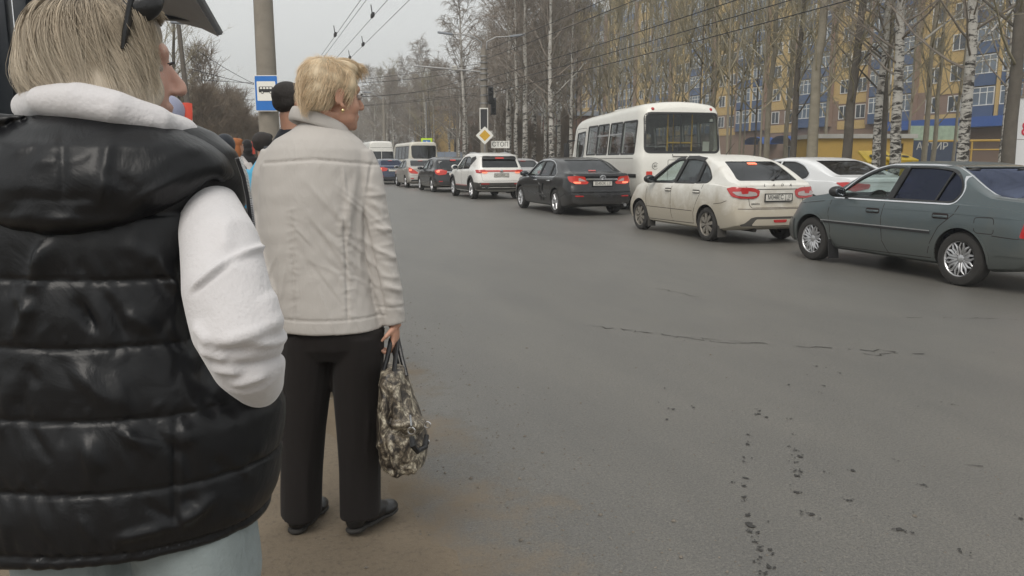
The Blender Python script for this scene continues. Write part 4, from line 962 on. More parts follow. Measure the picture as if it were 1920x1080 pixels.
    for i in range(4):
        for sg in (-.78, .78):
            y = 1.5+.85*i; m = MB(); m.box((sg, y-L/2, 1.2), (.82, .42, .10), bev=.03); m.box((sg, y-.2-L/2, 1.5), (.82, .09, .55), Matrix.Rotation(.15, 3, 'X'), bev=.035); m.tube([(sg-.34, y-.24-L/2, 1.62), (sg-.32, y-.25-L/2, 1.86), (sg+.32, y-.25-L/2, 1.86), (sg+.34, y-.24-L/2, 1.62)], .014, 6); m.build('seat', M('seat_brown', (.10, .06, .05), .8) if i == 0 and sg < 0 else bpy.data.materials['seat_brown'], c.root)
    c.patch('tail_light', round_poly([(-1.02, .92), (-.86, .92), (-.86, 1.10), (-1.02, 1.10)], .02), 'B', .02, MAT['red_lit'], .06, mirror=True)
    c.strip('hatch_seam', round_poly([(-.44, .70), (.60, .70), (.60, 1.40), (-.44, 1.40)], .03), 'B', .012, MAT['dusty_plastic'], .002, closed=True)
    m = MB(); h, n = c.ray('B', -.3, 1.5); m.tube([(-.32, h.y-.02-L/2, 1.55), (-.32, h.y-.04-L/2, 1.49), (.5, h.y-.04-L/2, 1.49)], .012, 6); m.build('rain_gutter', MAT['dusty_plastic'], c.root)
    m = MB(); h, n = c.ray('B', -.78, 1.24); m.tube([(-.78+.085*math.cos(6.283*k/24), h.y-.004-L/2, 1.24+.085*math.sin(6.283*k/24)) for k in range(24)], .006, 5, closed=True); m.build('speed_disc', MAT['dusty_plastic'], c.root); link('disc_text', text_mesh('60', .10, .003), MAT['dusty_plastic'], c.root, (-.78, h.y-.006-L/2, 1.24), (math.pi/2, 0, 0))
    m = MB(); m.box((0, 3.9-L/2, 2.90), (1.0, .9, .10), bev=.04); m.build('roof_hatch', P, c.root)
    m = MB(); m.tube([(-1.1, 6.45-L/2, 2.05), (-1.36, 6.6-L/2, 2.05), (-1.40, 6.62-L/2, 1.95)], .02, 6); m.box((-1.42, 6.62-L/2, 1.68), (.20, .10, .56), bev=.045); m.build('wing_mirror', MAT['black_plastic'], c.root)
    c.wheels(rim_spokes(6, 'bar', .1), .26, MAT['hubcap'], inset=.06)
    yaw = math.atan2(0.85, 7.0); c.root.rotation_euler = (0, 0, -yaw)
    rear = Vector((11.02, 18.75, 0)); d = Vector((math.sin(yaw), math.cos(yaw), 0)); c.root.location = rear+d*(L/2)
    return c
def far_bus():
    L = 7.2
    sp = dict(L=L, hw=1.15, axles=(1.7, 5.4), wr=.38, gap=.07, tumble=.10, rail=.84, rb=1.0, cr=.10, cf=.16, rcR=(.12, .4), skin=.07, zs=[(0, .5), (1, .4), (6, .4), (7.2, .45)],
        zt=[(0, 2.60), (.05, 2.68), (.2, 2.72), (6.2, 2.70), (6.8, 2.5), (7.2, 2.2)], zb=[(0, 1.40), (7.2, 1.40)], prof=[(0, .95), (.3, .99), (.5, 1.0), (1, .99)], R=[(0, .03), (.6, 0), (1.4, 0), (2.6, .08), (3, .15)], F=[(0, .05), (1.2, 0), (2.7, .3), (3, .4)])
    c = Car('minibus', 'cream minibus with one wide tinted rear window, beyond the silver saloon', 'bus', sp, (12.35, 58+L/2, 0))
    P = paint_mat('paint_cream', (.64, .61, .53), .3, rough=.4)
    rg = round_poly([(-.88, 1.50), (.88, 1.50), (.90, 2.42), (-.90, 2.42)], [.3, .3, .1, .1]); sd = round_poly([(.4, 1.45), (6.0, 1.45), (6.0, 2.40), (.4, 2.40)], .06)
    c.body(P, (.4, 6.5), [(sd, MAT['glass_tint'])], rg, None, MAT['glass_tint'], MAT['glass_tint'], floor=.7)
    c.strip('rear_window_seal', rg, 'B', .06, MAT['black_plastic'], .006, closed=True); seal(c, sd, .05)
    for y in (1.8, 3.2, 4.6): c.strip('window_bar', [(y, 1.45), (y, 2.40)], 'L', .08, MAT['black_plastic'], .004, mirror=True)
    c.patch('tail_light', round_poly([(-1.02, .8), (-.88, .8), (-.88, 1.15), (-1.02, 1.15)], .02), 'B', .02, MAT['red_lens'], .08, mirror=True)
    c.wheels(rim_spokes(6, 'bar', .1), .24, MAT['hubcap'], inset=.05); c.plate('', '', .75, show=False)
    return c
def white_van():
    L = 6.2
    sp = dict(L=L, hw=.98, axles=(1.4, 5.1), wr=.36, gap=.06, tumble=.16, rail=.86, rb=.8, cr=.07, cf=.2, rcR=(.08, .3), skin=.06, zs=[(0, .45), (1, .35), (5.4, .35), (6.2, .4)],
        zt=[(0, 2.52), (.05, 2.58), (.2, 2.62), (3.8, 2.62), (4.4, 2.45), (5.2, 1.5), (5.4, 1.4), (6.0, 1.15), (6.2, .9)], zb=[(0, 1.25), (4.8, 1.25), (5.6, 1.05), (6.2, .8)], prof=[(0, .95), (.3, .99), (.5, 1.0), (1, .99)], R=[(0, .03), (.5, 0), (1.2, 0), (2.6, .10), (3, .15)])
    c = Car('van', 'tall white van with dark rear windows, above the dark blue saloon', 'van', sp, (8.35, 52.5+L/2, 0))
    P = paint_mat('paint_van', (.72, .71, .67), .2, rough=.35)
    rg = round_poly([(-.82, 1.30), (.82, 1.30), (.78, 1.95), (-.78, 1.95)], .06); sd = round_poly([(.4, 1.35), (4.0, 1.35), (4.0, 1.95), (.4, 1.95)], .06); fw = round_poly([(4.2, 1.32), (5.05, 1.30), (4.72, 1.92), (4.2, 1.95)], .05)
    c.body(P, (.4, 5.0), [(sd, MAT['glass_dark']), (fw, MAT['glass_clear'])], rg, None, MAT['glass_dark'], MAT['glass_dark'], floor=.6)
    seal(c, sd, .04); c.strip('door_seam', [(0.0, .5), (0, 2.45)], 'B', .03, P, .012); c.strip('roof_crease', [(-.76, 2.2), (.76, 2.2)], 'B', .02, MAT['dusty_plastic'], .003)
    c.patch('tail_light', round_poly([(-.95, .95), (-.86, .95), (-.86, 1.30), (-.95, 1.30)], .02), 'B', .02, MAT['red_lit'], .08, mirror=True)
    c.wheels(rim_spokes(6, 'bar', .1), .22, MAT['hubcap'], inset=.04); c.mirror_pod(4.9, 1.45, MAT['plate_white'], (.3, .16, .3)); c.plate('', '', .8, show=False)
    return c
green_saloon(); white_liftback(); black_saloon(); white_suv(); far_lane_white(); midi_bus()
far_saloon('hatchback_car', 'black hatchback with a lit oval tail light, between the crossover and the silver car', paint_mat('paint_black_hatch', (.016, .017, .02), .2, rough=.22, ztop=.5), (8.5, 33.54+4.35/2, 0), True, True, wide=.89)
far_saloon('compact_car', 'silver compact car with slanted red tail lights, behind the black hatchback', paint_mat('paint_silver', (.42, .40, .37), .25, metal=.5, rough=.35, ztop=.5), (8.42, 39.45+4.35/2, 0), True, False, lamp='slant')
far_saloon('blue_car', 'dark blue saloon below the tall white van', paint_mat('paint_dark_blue', (.03, .045, .085), .2, rough=.25, ztop=.5), (7.95, 45.9+4.35/2, 0), True, False, 'glass_blue')
far_saloon('grey_car', 'light grey car with dark rear window between the crossover and the black saloon', paint_mat('paint_light_grey', (.42, .42, .43), .2, rough=.3, ztop=.5), (11.3, 31.6+4.35/2, 0), False, False)
far_bus(); white_van()
# ------------------------------------------------------------------ buildings
def brick_mat(name, c1, c2, stripe=None):
    m, nt, b = newmat(name); v = coords(nt)
    g = noise(nt, v, 0.5, 5, 0.6); f = noise(nt, v, 9, 4, 0.7)
    c = mixc(nt, g, c1, c2); c = mixc(nt, ramp(nt, f, 0.4, 0.7, (0, 0, 0), (0.35,)*3), c, [x*0.7 for x in c1])
    nt.links.new(c, b.inputs['Base Color']); b.inputs['Roughness'].default_value = 0.9; bump(nt, b, f, 0.2, 0.02); return m
MAT['yellow_brick'] = brick_mat('yellow_brick', (.50, .35, .14), (.58, .42, .19)); MAT['brown_brick'] = brick_mat('brown_brick', (.23, .155, .115), (.29, .20, .15))
MAT['white_frame'] = M('white_frame', (.70, .70, .68), .5, var=.08); MAT['blue_panel'] = M('blue_panel', (.065, .105, .20), .3, var=.15, vs=.7); MAT['grey_panel'] = M('grey_panel', (.22, .24, .27), .5, var=.15)
MAT['blue_roof'] = M('blue_roof', (.09, .14, .22), .5, var=.15); MAT['awning'] = M('awning', (.035, .10, .34), .5, var=.1)
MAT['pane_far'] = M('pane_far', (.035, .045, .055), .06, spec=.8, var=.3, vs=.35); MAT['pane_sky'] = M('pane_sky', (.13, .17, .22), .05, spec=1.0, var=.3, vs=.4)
MAT['yellow_paint'] = M('yellow_paint', (.52, .34, .085), .8, var=.12, vs=1.5, bmp=.2, bs=8); MAT['concrete'] = M('concrete', (.24, .215, .18), .9, var=.18, vs=4, bmp=.35, bs=25)
MAT['concrete_white'] = M('concrete_white', (.45, .44, .41), .9, var=.15, vs=2)
def win_mesh(w, h, nm=1, tr=None, fr=.09, d=.10):
    m = MB()
    for c, s_ in (((0, 0, h/2-fr/2), (d, w, fr)), ((0, 0, -h/2+fr/2), (d, w, fr)), ((0, -w/2+fr/2, 0), (d, fr, h-2*fr)), ((0, w/2-fr/2, 0), (d, fr, h-2*fr))): m.box(c, s_)
    for i in range(nm): m.box((0, -w/2+w*(i+1)/(nm+1), 0), (d*.9, fr*.9, h-2*fr))
    if tr is not None: m.box((0, 0, tr), (d*.8, w-2*fr, fr*.9))
    return m.mesh('win', False)
def pane_mesh(w, h): return MB().box((0, 0, 0), (.03, w-.1, h-.1)).mesh('pane', False)
def apartment():
    X0 = 68.0; Ya, Yb = 36.0, 166.0; FH = 3.0; NF = 8; Z1 = 5.4
    r = empty('apartment_block', (X0+7, (Ya+Yb)/2, 0), 0, 'tall yellow brick apartment block with blue glazed balcony columns behind the trees', 'building'); ox, oy = X0+7, (Ya+Yb)/2
    H = Z1+FH*NF
    MB().box((X0+7-ox, 0, Z1+FH*NF/2+1.5), (14, Yb-Ya, FH*NF-3)).build('wall', MAT['yellow_brick'], r, smooth=False)
    MB().box((X0+7.0-ox, 0, (Z1+3)/2), (14.1, Yb-Ya+.1, Z1+3)).build('base_wall', MAT['brown_brick'], r, smooth=False)
    MB().box((X0+7-ox, 0, H+.3), (14.8, Yb-Ya+.8, .6)).build('roof', MAT['grey_panel'], r, smooth=False)
    wm, wp = win_mesh(1.6, 1.6, 1), pane_mesh(1.6, 1.6)
    lm, lp = win_mesh(3.2, 1.75, 3, .35), pane_mesh(3.2, 1.75); nm_, np_ = win_mesh(2.4, 1.75, 2, .35), pane_mesh(2.4, 1.75)
    pan = MB().box((0, 0, 0), (.12, 3.2, 1.1)).mesh('panel', False); pan2 = MB().box((0, 0, 0), (.12, 2.4, 1.1)).mesh('panel', False)
    band = MB().box((0, 0, 0), (.16, 4.6, 1.0)).mesh('band', False)
    mod = 13.0; nmod = int((Yb-Ya)/mod)
    for k in range(nmod):
        y0 = Ya+k*mod-oy
        for f in range(NF):
            zc = Z1+FH*f+1.5
            for dy in (1.3, 4.1):
                o = link('window', wm, MAT['white_frame'], r, (X0-.05-ox-(0.03 if f == 0 else 0), y0+dy, zc+.1)); link('pane', wp, MAT['pane_far'], o, (.0, 0, 0))
            if f < 8:
                for (dy, a, b, c_, w_) in ((7.6, nm_, np_, pan2, 2.4), (11.0, lm, lp, pan, 3.2)):
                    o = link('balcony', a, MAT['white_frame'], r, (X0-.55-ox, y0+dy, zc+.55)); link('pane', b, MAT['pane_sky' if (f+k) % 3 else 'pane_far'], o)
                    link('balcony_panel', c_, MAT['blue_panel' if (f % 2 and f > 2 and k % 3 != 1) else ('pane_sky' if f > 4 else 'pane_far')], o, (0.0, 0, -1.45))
            if f in (0, 1, 2, 4, 6): link('brick_band', band, MAT['brown_brick' if f < 3 else 'yellow_brick'], r, (X0-.03-ox, y0+2.7, Z1+FH*f+.1))
        for dy in (6.25, 9.05, 12.75):
            MB().box((X0-.35-ox, y0+dy, Z1+FH*NF/2), (.6, .36, FH*NF-.02)).build('pier', MAT['brown_brick' if dy != 9.05 else 'yellow_brick'], r, smooth=False)
    # shop canopies along the foot
    MB().box((X0-.9-ox, 58-oy, 5.0), (1.8, 26, .95)).build('shop_canopy', MAT['awning'], r, smooth=False)
    for y in (52, 64, 76, 88):
        o = link('shop_window', win_mesh(3.5, 2.4, 2), MAT['white_frame'], r, (X0-.1-ox, y-oy, 2.0)); link('pane', pane_mesh(3.5, 2.4), MAT['pane_far'], o)
    # roof turrets
    for y in (160.5, 139, 118):
        m = MB(); m.box((X0+1.5-ox, y-oy, H+1.2), (6.0, 6.0, 2.4)); m.build('turret', MAT['yellow_brick'], r, smooth=False)
        m = MB(); z = H+2.4; c = (X0+1.5-ox, y-oy)
        m.add([(c[0]-3.4, c[1]-3.4, z), (c[0]+3.4, c[1]-3.4, z), (c[0]+3.4, c[1]+3.4, z), (c[0]-3.4, c[1]+3.4, z), (c[0], c[1], z+3.4)], [(0, 1, 4), (1, 2, 4), (2, 3, 4), (3, 0, 4), (3, 2, 1, 0)]); m.build('turret_roof', MAT['blue_roof'], r, smooth=False)
    # arched entrance awnings
    for y in (87.5, 93.5):
        m = MB(); V = []; F = []; n = 10
        for j in (0, 1):
            for i in range(n+1):
                th = math.pi*i/n; V.append((-ox+X0-.1-(2.4 if j else 0), y-oy+2.2*math.cos(th), 3.5+1.0*math.sin(th)))
        F = [(i, i+1, n+2+i, n+1+i) for i in range(n)]; m.add(V, F); m.build('entrance_awning', MAT['awning'], r, sharp=None)
apartment()
def kiosk():
    d = 49; p = PW(1620, 300, d); w_ = 5.9
    r = empty('transformer_booth', (p.x, p.y, 0), -YAW, 'low yellow rendered booth with white cornice and one small window, behind birches', 'booth')
    m = MB()
    # wall with a real window opening
    wx, wz, ww, wh = 2.05, 2.12, .62, .55
    for c, s_ in (((-w_/2+(wx-ww/2+w_/2)/2, 2, 1.35), (wx-ww/2+w_/2, 4, 2.7)), (((wx+ww/2+w_/2)/2, 2, 1.35), (w_/2-wx-ww/2, 4, 2.7)), ((wx, 2, (wz-wh/2)/2), (ww, 4, wz-wh/2)), ((wx, 2, (2.7+wz+wh/2)/2), (ww, 4, 2.7-wz-wh/2))): m.box(c, s_)
    m.build('wall', MAT['yellow_paint'], r, smooth=False)
    MB().box((0, 1.95, 2.83), (w_+.3, 4.3, .26)).build('roof', MAT['concrete_white'], r, smooth=False)
    o = MB().box((wx, -.02, wz-wh/2-.04), (ww+.15, .12, .08)).build('window_sill', MAT['yellow_paint'], r, smooth=False)
    f = MB(); f.box((wx, .08, wz), (.05, .05, wh)); f.box((wx, .08, wz), (ww, .05, .04)); f.build('window_frame', MAT['concrete'], r, smooth=False)
    MB().box((wx, .14, wz), (ww, .03, wh)).build('pane', MAT['pane_far'], r, smooth=False)
    for x in (-1.15, .55): MB().box((x, -.03, 1.3), (.22, .06, 2.6)).build('pilaster', MAT['yellow_paint'], r, smooth=False)
kiosk()
# yellow recycling bins with raised lids in front of the booth
MAT['bin_yellow'] = M('bin_yellow', (.66, .46, .03), .45, var=.12, vs=3)
for px, lab, tilt in ((1645, 'yellow recycling bin with its lid raised, left of the pair before the booth', .55), (1682, 'yellow recycling bin with two round holes in its lid, right of the pair', .25)):
    p = PW(px, 300, 38); r = empty('recycling_bin', (p.x, p.y, 0), -YAW+.15, lab, 'bin', 'recycling bins before the booth')
    m = MB(); m.add([(-.6, -.45, .12), (.6, -.45, .12), (.6, .45, .12), (-.6, .45, .12), (-.72, -.55, 1.32), (.72, -.55, 1.32), (.72, .55, 1.32), (-.72, .55, 1.32)], [(3, 2, 1, 0), (0, 1, 5, 4), (1, 2, 6, 5), (2, 3, 7, 6), (3, 0, 4, 7), (4, 5, 6, 7)]); m.build('bin_body', MAT['bin_yellow'], r, smooth=False)
    R = Matrix.Rotation(tilt, 3, 'X'); l = MB(); l.box(Vector((0, .0, 1.50)), (1.5, 1.15, .12), R, bev=.05); lid = l.build('lid', MAT['bin_yellow'], r)
    for x in (-.33, .33):
        h = MB(); q = Vector((x, -.1, 1.50))+R @ Vector((0, 0, .07)); h.tube([q, q+R @ Vector((0, 0, .012))], .17, 14); h.build('lid_hole', MAT['black_plastic'], lid)
    for x in (-.5, .5):
        h = MB(); h.lathe([(.0, -.03), (.07, -.03), (.07, .03), (0, .03)], 12, (x, -.35, .07), 'X'); h.build('castor', MAT['rubber'], r)
# shop banner, gas pipe, billboard
p = PW(1750, 285, 62); b = empty('shop_banner', (p.x, p.y, 0), -YAW, 'dark blue banner with large pale letters right of the yellow booth', 'banner')
MB().box((0, 0, 1.9), (3.9, .08, 1.9)).build('board', M('banner_blue', (.03, .045, .08), .6, var=.2), b, smooth=False)
link('banner_text', text_mesh('АРТИР', .78, .02, sx=.95), MAT['concrete_white'], b, (-.15, -.06, 2.42), (math.pi/2, 0, 0))
MB().box((0, .02, 3.45), (3.9, .08, 1.1)).build('board', M('banner_green', (.28, .36, .27), .7, var=.35, vs=3), b, smooth=False)
for x in (-1.8, 1.8): MB().box((x, .1, 1.0), (.08, .08, 2.0)).build('leg', MAT['concrete'], b, smooth=False)
p0, p1 = PW(1738, 266, 45), PW(1905, 266, 43); g = empty('gas_pipe', (p0.x, p0.y, 0), 0, 'yellow overground gas pipe on posts behind the birches at right', 'pipe'); o0 = Vector((p0.x, p0.y, 0))
MB().tube([Vector((p0.x, p0.y, .0))-o0, Vector((p0.x, p0.y, 2.40))-o0, Vector((p0.x, p0.y, 2.44))-o0, Vector((p1.x, p1.y, 2.44))-o0], .06, 8).build('pipe', MAT['yellow_paint'], g)
for t in (.38, .52, .93):
    q = p0.lerp(p1, t); MB().tube([Vector((q.x, q.y, 0))-o0, Vector((q.x, q.y, 2.4))-o0], .05, 8).build('post', MAT['yellow_paint'], g)
q0, q1 = p0.lerp(p1, .38), p0.lerp(p1, .93); MB().tube([Vector((q0.x, q0.y, 1.95))-o0, Vector((q1.x, q1.y, 1.95))-o0], .04, 8).build('pipe', MAT['yellow_paint'], g)
p = PW(1893, 300, 25); b = empty('billboard', (p.x, p.y, 0), -YAW-.05, 'white billboard with a red figure 8 and blue edge at the right border', 'billboard')
MAT['board_white'] = M('board_white', (.66, .67, .68), .5, var=.04, vs=1); MAT['sign_red'] = M('sign_red', (.55, .02, .05), .5, var=.05)
MB().box((1.6, 0, 2.66), (3.2, .12, 1.25)).build('panel', MAT['board_white'], b, smooth=False); MB().box((1.6, .01, 1.33), (3.2, .12, 1.38)).build('panel', MAT['board_white'], b, smooth=False)
MB().box((-.03, 0, 1.98), (.06, .16, 2.68)).build('edge', MAT['awning'], b, smooth=False); MB().box((1.6, 0, 3.32), (3.26, .18, .07)).build('edge', MAT['concrete'], b, smooth=False)
link('billboard_text', text_mesh('8', .62, .01), MAT['sign_red'], b, (.37, -.068, 2.33), (math.pi/2, 0, 0))
for x in (.3, 2.9): MB().box((x, .1, .35), (.1, .1, .7)).build('leg', MAT['concrete'], b, smooth=False)
# low houses seen through the trees
def low_house(name, px, d, w_, h, dep, wall, roofm, label, rz, nw=4):
    p = PW(px, 300, d); r = empty(name, (p.x, p.y, 0), rz, label, 'building')
    MB().box((0, dep/2, h/2), (w_, dep, h)).build('wall', wall, r, smooth=False); MB().box((0, dep/2, h+.25), (w_+.8, dep+.8, .5)).build('roof', roofm, r, smooth=False)
    wm, pm = win_mesh(1.3, 1.5, 1), pane_mesh(1.3, 1.5)
    for i in range(nw):
        for z in ([1.8, 5.0] if h > 6 else [1.7]):
            o = link('window', wm, MAT['white_frame'], r, (-w_/2+w_*(i+.5)/nw, -.04, z), (0, 0, math.pi/2)); link('pane', pm, MAT['pane_far'], o)
low_house('yellow_house', 872, 112, 14, 8.2, 10, MAT['yellow_brick'], MAT['brown_brick'], 'yellow two-storey house with dark roof seen through trees beyond the buses', -YAW+.1)
low_house('brick_house', 1020, 100, 22, 6.8, 10, M('red_brick', (.20, .105, .075), .9, var=.15, vs=2), MAT['grey_panel'], 'reddish brown brick building seen through the birches left of the bus', -YAW, 6)
fp = PW(870, 296, 92); fe = empty('metal_fence', (fp.x, fp.y, 0), -YAW, 'blue grey sheet metal fence before the yellow house', 'fence'); sm = MB().box((0, 0, 1.5), (1.45, .05, 2.0)).mesh('fence_sheet', False)
MAT['fence_blue'] = M('fence_blue', (.22, .26, .33), .6, var=.15)
for i in range(9): link('sheet', sm, MAT['fence_blue'], fe, (-6+1.5*i, 0, -.2))
for i in range(10): MB().box((-6.75+1.5*i, .05, 1.2), (.08, .08, 2.4)).build('post', MAT['concrete'], fe, smooth=False)

# ------------------------------------------------------------------ poles, signs, wires
MAT['steel'] = M('steel', (.30, .30, .30), .5, .6, var=.15); MAT['sign_white'] = M('sign_white', (.78, .77, .72), .5, var=.05); MAT['sign_yellow'] = M('sign_yellow', (.62, .36, .02), .5, var=.05); MAT['sign_blue'] = M('sign_blue', (.02, .16, .52), .45, var=.05)
MAT['sign_acid'] = M('sign_acid', (.55, .80, .02), .5, var=.03); MAT['wire'] = M('wire', (.02, .02, .022), .7, var=0)
# bus stop pole
bp = PW(505, 240, 17); pole = empty('concrete_pole', (bp.x, bp.y, 0), 0, 'thick weathered concrete pole carrying the blue bus stop sign', 'pole')
MB().lathe([(.0, 0), (.225, 0), (.215, 1.5), (.195, 4), (.17, 8.6), (0, 8.6)], 24).build('shaft', MAT['concrete'], pole)
m = MB()
for z in (2.45, 3.05): m.lathe([(.222-.008*z/2, z-.02), (.232-.008*z/2, z-.02), (.232-.008*z/2, z+.02), (.222-.008*z/2, z+.02)], 24)
m.build('steel_band', MAT['steel'], pole)
sg_d = 16.72; sc_ = PW(500, 175, sg_d); sw, sh = 44/FPX*sg_d, 64/FPX*sg_d
sn = empty('bus_stop_sign', sc_, -YAW-.05, 'blue bus stop sign with a bus pictogram on the concrete pole', 'sign')
def rrect(w_, h, r=.03): return round_poly([(-w_/2, -h/2), (w_/2, -h/2), (w_/2, h/2), (-w_/2, h/2)], r)
def plate(poly, y, mat, name, parent, th=.004):
    return MB().prism(poly, y-th/2, y+th/2).build(name, mat, parent, smooth=False)
plate(rrect(sw, sh, .02), 0, MAT['sign_white'], 'rim', sn, .014); plate(rrect(sw-.03, sh-.03, .018), -.010, MAT['sign_blue'], 'face', sn)
plate([(x, z+.045) for x, z in rrect(sw*.78, sh*.54, .02)], -.015, MAT['sign_white'], 'field', sn)
bw = sw*.62; pc = MB(); pc.prism([(x, z+.0) for x, z in round_poly([(-bw/2, .02), (bw/2, .02), (bw/2, .075), (bw/2-.02, .135), (-bw/2+.01, .135), (-bw/2, .12)], .012)], -.022, -.018); pc.build('bus_pictogram', MAT['ink'], sn, smooth=False)
for i in range(4): plate([(x-bw*.34+i*bw*.215, z+.105) for x, z in rrect(bw*.16, .036, .008)], -.0235, MAT['sign_white'], 'pictogram_window', sn, .002)
for x in (-bw*.27, bw*.30):
    w_ = MB(); w_.tube([(x, -.0185, .018), (x, -.0238, .018)], .027, 16); w_.build('pictogram_wheel', MAT['ink'], sn); w_ = MB(); w_.tube([(x, -.024, .018), (x, -.026, .018)], .016, 14); w_.build('pictogram_hub', MAT['sign_white'], sn)
# traffic pole across the road
Xp = 14.7; Yp = XROW(901, Xp); tp = empty('traffic_pole', (Xp+.3, Yp, 0), -YAW, 'concrete pole with street lamps and traffic lights above the white crossover', 'pole'); S = 1478/51.5
MB().lathe([(0, 0), (.26, 0), (.24, 3), (.20, 8.6), (0, 8.6)], 18).build('shaft', MAT['concrete'], tp)
for z in (4.6, 5.1, 5.6, 6.2, 6.6, 7.0, 7.3, 7.7, 8.1): MB().lathe([(.2, z-.04), (.27, z-.04), (.27, z+.04), (.2, z+.04)], 16).build('clamp', MAT['steel'], tp)
def lamp_arm(par, p0, p1, z0, z1, hl=1.0):
    a = MB(); a.tube([(p0, 0, z0), (p0, 0, z0+.5), (p0*.6+p1*.4, 0, z1-.05), (p1, 0, z1)], [.05, .05, .04, .035], 8); o = a.build('lamp_arm', MAT['steel'], par)
    d = 1 if p1 > p0 else -1; h = MB(); h.box((p1+d*hl/2, 0, z1+.05), (hl, .26, .14), Matrix.Rotation(-.12*d, 3, 'Y'), bev=.05); h.build('lamp_head', MAT['grey_panel'], o)
lamp_arm(tp, -.15, -2.0, 8.5, 9.5); lamp_arm(tp, .2, 1.7, 8.5, 9.35)
MB().tube([(0, 0, 7.1), (-4.6, 0, 7.5)], .045, 8).build('wire_bracket', MAT['steel'], tp); MB().box((-1.9, 0, 7.35), (.35, .2, .3), bev=.04).build('insulator', MAT['concrete_white'], tp)
def sig(z, x, w_, h, d):
    o = MB().box((x, 0, z), (w_, d, h), bev=.03).build('traffic_light', MAT['black_plastic'], tp)
    for i in range(3):
        v = MB(); v.lathe([(.10, -.28), (.12, -.28), (.12, .0), (.10, 0)], 14, (x, -d/2, z+h*.31-h*.31*i), 'Y'); v.build('visor', MAT['black_plastic'], o)
sig(5.6, .45, .36, 1.15, .25); sig(4.9, .62, .36, 1.1, .25)
o = MB().box((.0, -.32, 4.05), (.56, .05, 1.45)).build('back_board', MAT['sign_white'], tp, smooth=False); MB().box((0, -.36, 4.05), (.44, .03, 1.30)).build('board_face', MAT['ink'], o, smooth=False)
MB().box((.42, -.1, 3.05), (.28, .25, .5), bev=.03).build('control_box', MAT['concrete_white'], tp)
# priority diamond and stop plate
dp = PW(909, 254, 47); dr = empty('priority_road_sign', (dp.x, dp.y, 0), -YAW, 'yellow and white diamond priority road sign in front of the traffic pole', 'sign'); hz = dp.z; k = 16.5/FPX*47
MB().tube([(0, .06, 0), (0, .06, hz+.4)], .035, 8).build('post', MAT['steel'], dr)
plate(round_poly([(0, hz-k), (k, hz), (0, hz+k), (-k, hz)], .04), 0, MAT['sign_white'], 'face', dr, .02); plate(round_poly([(0, hz-k*.62), (k*.62, hz), (0, hz+k*.62), (-k*.62, hz)], .03), -.014, MAT['sign_yellow'], 'diamond', dr)
sp_ = PW(938, 271, 47.5); sr = empty('stop_line_sign', (sp_.x, sp_.y, 0), -YAW, 'white rectangular sign with black lettering right of the diamond sign', 'sign'); w_, h_ = 34/FPX*47.5, 13/FPX*47.5
MB().tube([(.25, .05, 0), (.25, .05, sp_.z+.15)], .03, 8).build('post', MAT['steel'], sr); plate([(x, z+sp_.z) for x, z in rrect(w_, h_, .02)], 0, MAT['sign_white'], 'face', sr, .02)
link('sign_text', text_mesh('СТОП', .37, .006, sx=.92), MAT['ink'], sr, (0, -.014, sp_.z), (math.pi/2, 0, 0))
# crossing sign above the far minibus
cp = PW(800, 266, 66); cr = empty('crossing_sign', (cp.x, cp.y, 0), -YAW, 'acid yellow framed blue crossing sign behind the cream minibus', 'sign'); MB().tube([(0, .05, 0), (0, .05, cp.z+3.2)], .05, 8).build('post', MAT['steel'], cr)
plate([(x, z+cp.z-.16) for x, z in rrect(.93, .93, .02)], 0, MAT['sign_acid'], 'rim', cr, .03); plate([(x, z+cp.z-.16) for x, z in rrect(.62, .62, .02)], -.02, MAT['sign_blue'], 'face', cr)
plate([(0, cp.z+.11), (-.24, cp.z-.38), (.24, cp.z-.38)], -.026, MAT['sign_white'], 'triangle', cr); plate([(0, cp.z), (-.05, cp.z-.2), (.05, cp.z-.2)], -.032, MAT['ink'], 'pictogram', cr)
# lamp posts further off
def lamp_post(px, d, htop, lab, arms, group=None, th=.13):
    p = PW(px, 300, d); r = empty('lamp_post', (p.x, p.y, 0), -YAW, lab, 'lamp post', group); MB().lathe([(0, 0), (th, 0), (th*.7, htop), (0, htop)], 12).build('shaft', MAT['concrete'], r)
    for a, z in arms: lamp_arm(r, .1 if a > 0 else -.1, a, htop-.6, z, .7)
lamp_post(722, 88, 8.0, 'concrete lamp post with curved double arm above the white van', [(-1.4, 8.6), (-4.0, 8.9)], th=.22)
lamp_post(858, 80, 8.5, 'thin grey post between the minibus and the black hatchback', [], th=.12)
p = PW(366, 300, 32); wpole = empty('utility_pole', (p.x, p.y, 0), 0, 'slender leaning utility pole with small boxes at left, before the bare thicket', 'pole')
lean = Vector((-.30, .1, 0))
MB().tube([(0, 0, 0), lean*.5+Vector((0, 0, 3.4))], [.16, .13], 12).build('concrete_stub', M('pale_concrete', (.42, .40, .33), .9, var=.3, vs=5), wpole); MB().tube([lean*.45+Vector((0, 0, 3.0)), lean+Vector((0, 0, 6.6))], [.11, .08], 10).build('shaft', M('old_wood', (.11, .095, .08), .9, var=.2), wpole)
MB().box((.22, -.1, 2.35), (.14, .12, .5)).build('meter_box', MAT['sign_white'], wpole, smooth=False); MB().box((-.22, -.1, 2.6), (.2, .2, .2)).build('meter_box', MAT['ink'], wpole, smooth=False); MB().box((-.32, .1, 6.7), (.5, .22, .14), bev=.04).build('lamp_head', MAT['grey_panel'], wpole)
def wire(a, b, sag, r, name, lab, group):
    a, b = Vector(a), Vector(b); n = 18; o0 = a
    P = [a.lerp(b, t/n)-Vector((0, 0, sag*4*(t/n)*(1-t/n)))-o0 for t in range(n+1)]
    o = MB().tube(P, r, 5).build(name, MAT['wire'], None, loc=o0); return tag(o, lab, 'wire', group)
